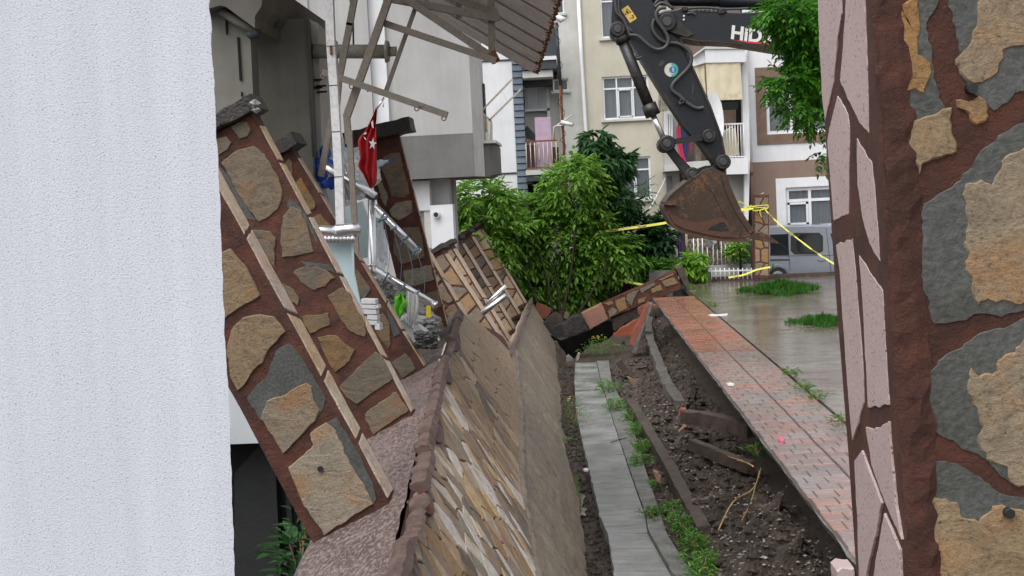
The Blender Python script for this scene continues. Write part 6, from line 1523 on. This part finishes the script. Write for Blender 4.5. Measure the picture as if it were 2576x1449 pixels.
for i, (x, y, h, n, w_, lb) in enumerate([
    (1528, 985, .22, 260, .20, 'rounded weed clump at the far end of the slab edge'), (1548, 1030, .2, 260, .2, 'leafy weed clump just below the farthest one on the slab edge'),
    (1590, 1060, .18, 200, .16, 'bright weed clump by the step in the slab edge'), (1606, 1092, .18, 240, .16, 'dense weed clump next to the brown kerb'), (1618, 1135, .16, 220, .14, 'trailing weed clump beside the brown kerb middle'),
    (1612, 1168, .14, 160, .14, 'low spreading weed over the light slab strip'), (1638, 1300, .12, 120, .09, 'small weed tuft beside the slab cross joint'), (1695, 1298, .16, 150, .10, 'small weed right of the cross joint tuft'),
    (1718, 1340, .2, 260, .14, 'tall bushy weed near the lower end of the brown kerb'), (1745, 1385, .2, 240, .13, 'bushy weed below the tall one near the kerb end'), (1768, 1435, .18, 240, .12, 'nearest weed clump at the bottom of the picture'),
    (1760, 1480, .18, 200, .12, 'weed clump cut by the bottom edge'), (1650, 1225, .07, 60, .07, 'tiny weed by the pink stone chip')]):
    weed(G((x, y), SZ+.02), h, n, lb, wide=w_)
weed(G((1443, 1075), SZ-.1), .5, 240, 'tall wispy weed with yellow flowers in the gap left of the slab', wide=.22, Lf=.07, Wf=.018, flowers=6)
weed(G((1512, 893), SZ), .45, 420, 'pale wild plant with yellow dots at the far end of the slab', wide=.42, Lf=.09, Wf=.03, flowers=14)
weed(G((1432, 1106), SZ-.1), .05, 14, 'single bright green leaf lying in the gap', wide=.05, Lf=.1, Wf=.06)
for i, (x, y, lb) in enumerate([(1738, 728, 'weed tuft at the far corner of the footpath'), (1793, 772, 'sparse weed at the pavement joint near the red paving'), (1988, 945, 'small weed in the joint between footpath and pavement'), (2020, 983, 'weed tuft midway along the pavement joint'), (2056, 1006, 'nearer weed tuft in the pavement joint'), (2120, 1070, 'leafy weed at the joint beside the near pillar')]):
    weed(G((x, y), 0), .13, 90, lb, wide=.12, Lf=.1, Wf=.02, group='weeds in the pavement joint')
pb = PLN((1915, 1150), Vector((2.2, 0, 0)), Vector((1, 0, 0)))
weed(pb+Vector((-.05, 0, 0)), .16, 70, 'green sprig with trailing straw roots on the soil bank', wide=.11, Lf=.11, Wf=.035, m=M_weed, group='bank plants')
# roots
t = thing('root_tangle', 'straw coloured roots trailing down the soil bank under the green sprig', 'roots', tuple(pb+Vector((-.1, 0, -.1))))
for q in (((735, 970), (700, 1060), (610, 1120), (545, 1245)), ((730, 980), (690, 1120), (650, 1200)), ((640, 1100), (580, 1110), (540, 1140)), ((700, 1060), (660, 1090), (620, 1100)), ((600, 930), (660, 940), (700, 960)), ((520, 900), (600, 920), (650, 935))):
    P = [PLN(p, Vector((2.12-.9*(i/4), 0, 0)), Vector((1, 0, 0))) for i, p in enumerate(cv('Z9', q))]
    tube('root', smooth_path(P, 4), .009, M_root, t, 5)
# grass clumps on the pavement
def grass(c_, rx, ry, n, h):
    a = rs.rand(n)*6.28; r = np.sqrt(rs.rand(n))*(1+.25*np.sin(a*3)+.18*np.sin(a*7+1)); hv = .55+.5*np.abs(np.sin(a*2.3+r*4)); C_ = np.array(tuple(c_))+np.stack([np.cos(a)*r*rx, np.sin(a)*r*ry, np.zeros(n)], 1); h = h*hv
    V, F = leaf_arrays(C_, unit(np.array([0, 0, 1.0])+rnd_dir(n)*.42), rnd_dir(n), h*(.5+.8*rs.rand(n))*(1.1-r*.5), np.full(n, .022), .25)
    o = leaf_mesh('grass', V, F, rs.rand(2*n), M_grass, None, 'stuff')
g1, g1b = G((1890, 742)), G((2052, 733)); grass((g1+g1b)/2+Vector((0, .4, 0)), (g1b.x-g1.x)/2, 1.1, 2600, .36)
g2 = G((2075, 817)); grass(g2+Vector((0, .3, 0)), .62, .7, 1300, .22)
# plants in the dark gap at the lower left
weed(W((750, 1440), 9.0)-Vector((0, 0, .1)), .5, 90, 'dark leafy plant in the gap under the nearest leaning pillar', m=M_leafd, wide=.14, Lf=.2, Wf=.07, group='gap plants')
# ================================================================== trench debris
def gpts(v_, pts, z): return [G(p, z) for p in cv(v_, pts)]
def kerb(label, pts, w_, h_, m, name='kerb_stone', chipped=.015):
    P = smooth_path(pts, 5); v, f = [], []
    for i, p in enumerate(P):
        tdir = (P[min(i+1, len(P)-1)]-P[max(i-1, 0)]).normalized(); s = tdir.cross(Vector((0, 0, 1))).normalized(); u_ = s.cross(tdir)
        for a, b in ((-1, -1), (1, -1), (1, 1), (-1, 1)):
            q = p+s*(a*w_/2)+u_*(b*h_/2); v.append(q+Vector((1, 1, 1))*chipped*noise.noise(q*7))
    for i in range(len(P)-1):
        for k in range(4): f.append((i*4+k, i*4+(k+1) % 4, i*4+4+(k+1) % 4, i*4+4+k))
    f += [(3, 2, 1, 0), tuple(len(v)-4+k for k in range(4))]
    o = mesh(name, v, f, m, None, base=tuple(P[0])); return tag(o, label, 'kerb', kind='thing')
kerb('curved grey concrete kerb lying in the trench below the footpath', gpts('Y1', [(1358, 700), (1345, 800), (1365, 930), (1420, 1090), (1470, 1220), (1520, 1340), (1575, 1449)], -.80)+gpts('Z9', [(375, 690)], -.82), .2, .18, mat('dirty_kerb', (.15, .14, .125), (.07, .06, .052), 7, 40, .3, .6, .9, .02), chipped=.05)
kerb('short grey kerb piece sticking out of the bank toward the footpath', gpts('Z9', [(395, 738), (500, 752), (600, 775), (700, 800)], -.5), .2, .2, M_kerbmud)
kerb('muddy kerb piece half buried lower on the bank', gpts('Z9', [(430, 862), (520, 900), (620, 940), (690, 968)], -.72), .12, .16, M_kerbmud)
kerb('long dark brown kerb running along the weeds beside the slab', gpts('Z9', [(150, 680), (215, 780), (270, 880), (330, 980), (390, 1100), (440, 1190), (482, 1262)], -1.02), .16, .2, M_kerbmud)
def chunk(label, v_, pts, y, th, m, name='broken_slab', cat='rubble', group='debris in the trench', bev=.015, jit=.012):
    P = rough([W(p, y) for p in cv(v_, pts)], .12, jit, y); v, f = g_prism(P, (0, th, 0), bev); o = mesh(name, v, f, m, None, base=tuple(P[0])); return tag(o, label, cat, group, 'thing')
chunk('red and grey slab leaning upright against the end of the footpath', 'Y1', [(1155, 955), (1200, 800), (1290, 640), (1345, 530), (1362, 540), (1320, 680), (1250, 860), (1180, 975)], 34, .5, M_terr)
chunk('pale rough edge of the leaning slab', 'Y1', [(1362, 540), (1390, 545), (1370, 600), (1330, 720), (1290, 820), (1240, 950), (1205, 1060), (1175, 1050), (1185, 975), (1250, 860), (1320, 680)], 33.9, .5, M_kerb)
chunk('pale orange coping block at the low end of the fallen pillar', 'Y1', [(655, 645), (858, 540), (930, 700), (742, 812)], 40.2, .6, M_terrp, 'coping_block', 'block')
chunk('dark grey wet rock lump beyond the muddy wall face', 'Y1', [(330, 800), (480, 720), (640, 660), (690, 700), (730, 820), (560, 880), (420, 940), (340, 870)], 39.6, .9, M_rock, 'rock', 'rock', jit=.05)
chunk('brown rounded rock behind the dark rock lump', 'Y1', [(290, 700), (380, 645), (450, 680), (470, 740), (340, 800), (300, 760)], 40.3, .8, M_kerbmud, 'rock', 'rock', jit=.04)
chunk('yellowish rock under the bush beside the terracotta piece', 'Y1', [(400, 640), (470, 620), (520, 640), (530, 700), (450, 700)], 41, .5, M_stone, 'rock', 'rock', jit=.03)
chunk('small dark rock at the edge of the muddy wall', 'Y1', [(255, 720), (300, 720), (330, 790), (340, 850), (310, 850), (260, 760)], 39, .5, M_rock, 'rock', 'rock', jit=.03)
chunk('terracotta tile piece leaning at the foot of the bush', 'Y1', [(195, 530), (350, 590), (350, 620), (290, 700), (220, 690), (165, 640)], 40.8, .15, M_terr, 'roof_tile', 'tile')
chunk('thick dark shadowed wall slab under the fallen pillar', 'Y1', [(965, 700), (1240, 560), (1250, 620), (1100, 740), (1000, 830), (970, 800)], 40.6, .7, M_kerbmud)
chunk('tilted red paved slab piece sunk under the fallen pillar', 'Y1', [(980, 870), (1060, 790), (1240, 690), (1300, 640), (1190, 860), (1160, 885), (1000, 905)], 39.5, .25, M_brickr)
chunk('small red paving piece beside the leaning slab top', 'Y1', [(1230, 590), (1330, 540), (1345, 560), (1290, 640), (1240, 655)], 39, .2, M_terr)
chunk('red broken corner under the footpath lip', 'Y1', [(1390, 560), (1430, 540), (1445, 580), (1400, 605)], 38.5, .2, M_terr)
chunk('brown round pole end beside the muddy wall', 'Y1', [(365, 935), (400, 930), (495, 1090), (490, 1140), (460, 1130)], 33, .2, M_kerbmud, 'timber_piece', 'timber')
chunk('pale triangular stone on the ground before the dark gap', 'Y1', [(500, 1090), (520, 1070), (560, 1105), (575, 1130), (500, 1150)], 32, .2, M_kerb, 'stone', 'stone')
chunk('thin pale slab standing by the triangular stone', 'Y1', [(590, 1120), (620, 1040), (642, 1050), (625, 1120), (600, 1140)], 32, .1, M_stone_grey, 'stone', 'stone')
chunk('tan wedge-shaped stone lying on the bank below the wild plant', 'Y1', [(1120, 1290), (1160, 1300), (1220, 1340), (1255, 1410), (1215, 1420), (1170, 1380)], 27.5, .12, M_stone, 'stone', 'stone')
chunk('brown broken slab above the tan wedge stone', 'Y1', [(1000, 1140), (1060, 1110), (1110, 1180), (1210, 1300), (1190, 1330), (1080, 1240)], 29, .2, M_kerbmud)
chunk('flat brown splinter near the wild plant', 'Y1', [(955, 955), (1060, 965), (1050, 980), (965, 975)], 34.5, .1, M_stone, 'stone', 'stone')
chunk('red brick fragment beside the curved kerb end', 'Z9', [(368, 740), (378, 705), (405, 705), (398, 728)], 20.2, .15, M_terr, 'brick_piece', 'brick')
chunk('small orange brick chip below the brick fragment', 'Z9', [(368, 800), (395, 775), (405, 782), (380, 802)], 19.5, .1, M_terrp, 'brick_piece', 'brick')
chunk('pinkish stone chip beside the brown kerb', 'Z9', [(255, 985), (275, 985), (290, 1010), (285, 1040), (270, 1030)], 17.6, .1, M_terrp, 'stone', 'stone')
chunk('dark flat splinter by the brick fragment', 'Z9', [(322, 795), (370, 798), (372, 806), (325, 804)], 19.6, .1, M_kerbmud, 'timber_piece', 'timber')
chunk('black wet soil face in the hollow under the fallen pillar', 'Y1', [(330, 870), (440, 930), (560, 880), (740, 812), (930, 715), (972, 720), (985, 860), (900, 930), (760, 960), (640, 1060), (560, 1110), (500, 1080), (470, 1020), (380, 930)], 34.3, .25, mat('hollow_shade_black', (.007, .0065, .006), (.003, .003, .003), 5, 30, .3, .95, .3, .03, spec=.05), 'hollow_shade', 'soil', None)  # added slab, not soil: shade of the hollow put into its near-black colour
v, f = [], []
for i in range(25):
    for j in range(9):
        x = -3.2+i*.2; y = 41+j*.25; z = FLOOR+.05+j*.13+.25*noise.noise(Vector((x*1.3, y, 0))); v.append((x, y, z))
for i in range(24):
    for j in range(8): a = i*9+j; f.append((a, a+9, a+10, a+1))
mesh('rubble_slope', v, f, M_soil, kind='structure')
# litter
o = mesh('paper_scrap', *g_prism([G(p, .012) for p in cv('Y1', [(1955, 655), (1990, 645), (2060, 650), (2160, 640), (2150, 660), (2060, 665), (1990, 665)])], (0, 0, -.01)), M_wplas, None, base=tuple(G(cv('Y1', [(2060, 655)])[0], 0))); tag(o, 'white scrap lying on the wet pavement beyond the red paving', 'litter', kind='thing')
o = mesh('paper_scrap', *g_prism([G(p, .02) for p in cv('Z9', [(580, 590), (600, 585), (618, 592), (612, 600), (590, 599)])], (0, 0, -.012)), M_wplas, None, base=tuple(G(cv('Z9', [(600, 592)])[0], 0))); tag(o, 'white cigarette-like scrap on the trench edge of the footpath', 'litter', kind='thing')
o = mesh('petal', *g_prism([G(p, .03) for p in cv('Z9', [(810, 830), (822, 826), (838, 838), (836, 848), (820, 846)])], (0, 0, -.03)), plain('pink_scrap', (.7, .15, .25)), None, base=tuple(G(cv('Z9', [(822, 838)])[0], 0))); tag(o, 'small pink scrap on the footpath edge', 'litter', kind='thing')
o = mesh('paper_scrap', *g_prism([G(p, SZ+.02) for p in cv('Z8', [(968, 858), (980, 852), (1000, 856), (995, 866), (975, 866)])], (0, 0, -.02)), M_wplas, None, base=tuple(G(cv('Z8', [(980, 858)])[0], SZ))); tag(o, 'white scrap at the left edge of the drain slab', 'litter', kind='thing')
o = mesh('plaster_chip', *g_prism([W(p, 8.1) for p in cv('Z7', [(955, 1012), (985, 1005), (992, 1016), (965, 1024)])], (0, .04, 0)), M_wplas, None, base=tuple(W(cv('Z7', [(970, 1015)])[0], 8.1))); tag(o, 'small white chip at the foot of the nearest leaning pillar', 'chip', kind='thing')
o = tube('twig', gpts('Z8', [(1120, 712), (1160, 697), (1212, 685)], SZ+.03), .008, M_bark, None, 6, base=tuple(G(cv('Z8', [(1160, 697)])[0], SZ))); tag(o, 'thin dark stick lying across the slab strip', 'twig', kind='thing')
# ================================================================== street side: pillars, tape, fence, van
def standing(label, v_, x0, x1, ytop, ybot, d, auto, group=None):
    a, c_, e = cv(v_, [(x1, ybot), (x0, ybot), (x1, ytop)])
    return pillar(label, d, a, c_, e, .45, auto=auto, side=(1, 6), group=group, cap=None, sm=M_stone)
standing('upright stone pillar wrapped in yellow tape in front of the grey van', 'Y3', 605, 790, 275, 1300, 42.2, (2, 6))
standing('upright stone pillar half hidden by the bright bush, tape tied round it', 'Y2', 570, 668, 292, 1180, 42.2, (2, 7))
o = chunk('white chipped top of the taped pillar', 'Y3', [(690, 262), (735, 250), (730, 266), (700, 268)], 42.2, .3, M_capbreak, 'mortar_chip', 'mortar', None)
def tape(label, pts, w_, letters=True, name='barrier_tape', d=42.0, phase=0, twist=0):
    P = smooth_path([W(p, dd) for p, dd in pts], 8)
    t = thing(name, label, 'barrier tape', tuple(P[0]), 'yellow barrier tape')
    v, f = [], []
    for i, p in enumerate(P):
        ww = w_*(.6+.4*abs(math.cos(i*twist+phase)))*(.35 if i in (0, len(P)-1) else 1)
        for s in (-1, 1): v.append(p+Vector((0, .01*s, ww/2*s)))
        for s in (1, -1): v.append(p+Vector((0, .006+.01*s, ww/2*s)))
    for i in range(len(P)-1):
        for k in range(4): f.append((i*4+k, i*4+(k+1) % 4, i*4+4+(k+1) % 4, i*4+4+k))
    b = mesh('tape_strip', v, f, M_tape, t)
    if letters:
        L = sum((q-p).length for p, q in zip(P, P[1:])); s = .15
        while s < L-.5:
            acc = 0
            for p, q in zip(P, P[1:]):
                if acc+(q-p).length > s: a = p+(q-p).normalized()*(s-acc); dr = (q-p).normalized(); break
                acc += (q-p).length
            zz = Vector((0, 0, 1)); zz = (zz-dr*zz.dot(dr)).normalized()
            text_mesh('lettering', 'GİRİLMEZ', a-zz*w_*.26+Vector((0, -.016, 0)), dr, zz, (w_*.8, w_*.72), M_black, b, bold=.02); s += .95
    return t
tape('barrier tape stretched from the hidden pillar toward the bucket', [((1520, 582), 41.9), ((1545, 579), 41.9), ((1620, 569), 41.9), ((1690, 558), 41.9), ((1790, 540), 41.9), ((1895, 524), 41.9)], .08)
tape('barrier tape running down from the taped pillar to the right', [((1925, 528), 41.9), ((1960, 563), 41.6), ((2010, 603), 41.2), ((2060, 640), 40.9), ((2105, 668), 40.6), ((2300, 790), 40)], .07, twist=.5)
tape('low slack barrier tape behind the fallen pillar', [((1555, 704), 41.8), ((1565, 706), 41.8), ((1590, 711), 41.8), ((1625, 718), 41.8)], .07, letters=False)
tape('slack barrier tape on the ground in front of the white fence', [((1832, 698), 41.7), ((1860, 694), 41.7), ((1880, 688), 41.7), ((1905, 678), 41.7), ((1938, 672), 41.7)], .055)
t = thing('barrier_tape', 'knotted barrier tape wound round the upright taped pillar', 'barrier tape', tuple(U('Y3', 600, 450, 42.0)), 'yellow barrier tape')
for P in ([(405, 375), (430, 368), (480, 395), (540, 430)], [(440, 455), (540, 430), (650, 415), (780, 405)], [(530, 415), (580, 430), (700, 440), (745, 455)], [(745, 420), (775, 405), (775, 440), (745, 460)], [(745, 455), (690, 465), (675, 500), (695, 560)], [(590, 440), (600, 480), (760, 455)], [(540, 440), (570, 405)]):
    tube('tape_twist', smooth_path([U('Y3', *p, 42.05) for p in P], 4), .016, M_tape, t, 6)
v, f = g_prism([U('Y3', *p, 42.08) for p in ((590, 438), (760, 428), (770, 462), (595, 488))], (0, .01, 0)); o = mesh('tape_strip', v, f, M_tape, t)
a = U('Y3', 598, 476, 42.06); xd = (U('Y3', 700, 465, 42.06)-a).normalized(); text_mesh('lettering', 'GİRİ', a, xd, Vector((0, 0, 1)), (.14, .13), M_black, o, bold=.02)
# white fence
fy = 42.9
t = thing('metal_fence', 'white metal picket fence at the back of the paved yard', 'fence', tuple(W((1780, 700), fy)))
for i in range(36):
    x = 1480+i*46
    if 1750 < x < 2254+46*6 or x < 1560:
        tube('picket', [U('Y1', x, 175, fy), U('Y1', x+6, 290, fy)], .016, M_pvc, t, 6)
bar('fence_rail', U('Y1', 1475, 215, fy), U('Y1', 2560, 195, fy), .045, .045, M_pvc, t)
# yard behind it
box('yard_wall', W((1690, 700), 44.2).x, W((1890, 700), 44.2).x, 44.2, 44.4, -.5, W((1800, 668), 44.2).z, M_wgrey, None); tag(bpy.data.objects['yard_wall'], 'low pale grey wall behind the white picket fence', 'wall', kind='thing')
t = thing('screen', 'beige woven screen behind tall white window bars', 'screen', tuple(U('Y3', 10, 1200, 44.8)))
P = rectF('Y3', -240, 820, 400, 1210, 44.8); box('backing', P[0], P[1], 44.85, 44.9, P[2], P[3], M_lattice, t)
k = 0
while P[2]+k*.14 < P[3]-.1:
    z = P[2]+k*.14; v, f = [], []; n_ = 60
    for i in range(n_+1):
        x = P[0]+(P[1]-P[0])*i/n_; zz = z+.05*math.sin(i*1.1+(k % 2)*3.14); v += [(x, 44.82, zz), (x, 44.80, zz+.05), (x, 44.85, zz+.06)]
    for i in range(n_):
        for q in range(2): f.append((i*3+q, i*3+q+1, i*3+q+4, i*3+q+3))
    mesh('weave_band', v, f, M_lattice, t); k += 1
t = thing('window_bars', 'tall white window bars in front of the beige screen', 'window bars', tuple(U('Y3', 0, 1200, 44.6)))
for x in (-150, -95, -40, 20, 92, 145, 195, 245, 300, 385): tube('bar', [U('Y3', x-5, 820, 44.6), U('Y3', x+5, 1210, 44.6)], .02, M_pvc, t, 6)
for k in range(4): o = chunk(['grey bag hanging left behind the bars', 'grey cloth bundle behind the bars', 'dark strap hanging over the bars', 'pale bundle right behind the bars'][k], 'Y3', [[(10, 820), (75, 820), (80, 920), (40, 950), (10, 900)], [(80, 830), (140, 830), (140, 890), (90, 880)], [(140, 830), (165, 830), (160, 950), (140, 945)], [(200, 840), (320, 840), (300, 870), (220, 870)]][k], 44.5, .1, (M_wgreyd, M_wgrey, M_black, M_wwhite)[k], 'bundle', 'bundle', 'things hung behind the bars')
# green panel / post right of the fence
# garden clutter behind the bush
o = box('garden_wall', W((1540, 700), 43.2).x, W((1790, 700), 43.2).x, 43.1, 43.3, -1, W((1650, 690), 43.2).z, M_wgreyd, None); tag(o, 'low grey garden wall under the creeper', 'wall', kind='thing')
box('planter', W((1632, 700), 42.8).x, W((1690, 700), 42.8).x, 42.6, 43.0, -1, W((1650, 680), 42.8).z, M_kerb, None); tag(bpy.data.objects['planter'], 'grey concrete planter block under the creeper', 'planter', kind='thing')
o = chunk('white plastic chair back seen through the bush', 'Y2', [(720, 760), (800, 730), (980, 735), (1000, 800), (990, 820), (970, 770), (800, 760), (730, 830)], 43.4, .1, M_wlight, 'plastic_chair', 'chair', None)
o = chunk('dark red bricks and clutter below the bush edge', 'Y2', [(755, 1290), (990, 1300), (990, 1390), (765, 1385)], 43.0, .2, mat('maroon_clutter', (.07, .03, .03)), 'crate', 'crate', None)
o = chunk('brown and white box seen under the bush', 'Y2', [(885, 1090), (960, 1080), (985, 1170), (880, 1220)], 43.1, .2, M_terrp, 'box', 'box', None)
o = tube('cable', smooth_path([U('Y2', 1345, 60, 45.5), U('Y2', 1290, 180, 45.4), U('Y2', 1200, 350, 45.2), U('Y2', 1110, 510, 45)], 5), .02, M_pvc, None, 6, base=tuple(U('Y2', 1110, 510, 45))); tag(o, 'white cable slanting down across the cream wall left of the bucket', 'cable', kind='thing')
# van
yv = 44.4
vn = thing('parked_van', 'grey family van with tinted windows parked behind the taped pillar', 'van', (W((2000, 690), yv).x, yv, -.32))
body = [(478, 1310), (470, 1200), (482, 1000), (500, 860), (540, 730), (600, 690), (800, 672), (1500, 655), (1800, 665), (2040, 740), (2200, 850), (2420, 930), (2480, 1040), (2490, 1310)]
q = prismY('body', cv('Y3', body), yv, yv+1.75, M_van, vn, .06)
wb = [(800, 775), (1030, 765), (1035, 1030), (805, 1030)]
prismY('rear_quarter_window', cv('Y3', wb), yv-.012, yv-.001, M_panedark, vn, .006)
def rrect(x0, y0, x1, y1, r): return [(x0+r, y0), (x1-r, y0), (x1, y0+r), (x1, y1-r), (x1-r*1.6, y1), (x0+r, y1), (x0, y1-r), (x0, y0+r)]
prismY('door_window', cv('Y3', rrect(1060, 752, 1462, 1020, 45)), yv-.016, yv-.001, M_black, vn, .006); prismY('door_glass', cv('Y3', rrect(1135, 770, 1440, 1000, 40)), yv-.022, yv-.017, M_panedark, vn, .003)
prismY('front_window', cv('Y3', [(1555, 760), (1850, 770), (2010, 900), (2010, 985), (1640, 985), (1600, 940)]), yv-.012, yv-.001, M_panedark, vn, .006)
for P in ([(1018, 700), (1022, 700), (1040, 1040), (1060, 1270), (1052, 1270), (1034, 1040)], [(1498, 690), (1503, 690), (1550, 1080), (1570, 1280), (1563, 1280), (1543, 1080)], [(800, 1032), (1040, 1038), (1620, 1030), (1620, 1036), (1040, 1045), (800, 1039)]): prismY('door_seam', cv('Y3', P), yv-.003, yv+.001, M_black, vn)
prismY('trim_strip', cv('Y3', [(800, 1085), (1045, 1080), (1045, 1096), (800, 1100)]), yv-.01, yv+.001, M_black, vn)
hd = prismY('door_handle', cv('Y3', [(1385, 1085), (1420, 1070), (1490, 1070), (1500, 1082), (1460, 1105), (1420, 1105)]), yv-.03, yv, M_van, vn, .008); prismY('door_handle', cv('Y3', [(1590, 1085), (1680, 1080), (1680, 1100), (1600, 1105)]), yv-.03, yv, M_van, vn, .008)
bar('roof_rail', U('Y3', 800, 700, yv+.1), U('Y3', 1570, 668, yv+.1), .05, .06, M_black, vn)
prismY('tail_light', cv('Y3', [(575, 960), (600, 950), (606, 1180), (585, 1190)]), yv-.02, yv+.1, M_lightred, vn, .01)
prismY('rear_window', cv('Y3', [(500, 850), (585, 845), (580, 1290), (478, 1290), (484, 1000)]), yv-.008, yv+.0, M_greenpaint, vn, .004)
for x in (900, 2260):
    c0 = U('Y3', x, 1300, yv); w_ = tube('wheel', [c0+Vector((0, -.02, 0)), c0+Vector((0, .2, 0))], .33, M_black, vn, 24); tube('rim', [c0+Vector((0, -.03, 0)), c0+Vector((0, .0, 0))], .2, M_chrome, w_, 16)
    prismY('wheel_arch', cv('Y3', [(x-180, 1270), (x-130, 1180), (x, 1140), (x+130, 1180), (x+180, 1270), (x+150, 1275), (x+100, 1205), (x, 1170), (x-100, 1205), (x-150, 1275)]), yv-.02, yv, M_van, vn, .006)
# green bottle
t = thing('bottle', 'green glass bottle standing on the kerb beside the taped pillar', 'bottle', tuple(U('Y3', 842, 1205, 43.2)))
p = U('Y3', 842, 1205, 43.2); q = U('Y3', 840, 1110, 43.2); tube('glass_body', [p, p.lerp(q, .55), p.lerp(q, .7), q], [.04, .04, .018, .016], plain('green_glass', (.03, .25, .1), .1), t, 10)
# corner block at the lower right
q = G((2128, 1440), 0); v, f = g_prism(rough([PLN(p, Vector((0, 9.8, 0)), Vector((0, -1, 0))) for p in [(2104, 1436), (2118, 1428), (2150, 1430), (2150, 1475), (2108, 1475)]], .03, .004, 2), (0, .25, 0), .01); o = mesh('stone_block', v, f, M_granite, None, base=(q.x, 9.8, 1)); tag(o, 'small pink stone corner peeking at the bottom beside the near pillar', 'stone block', kind='thing')
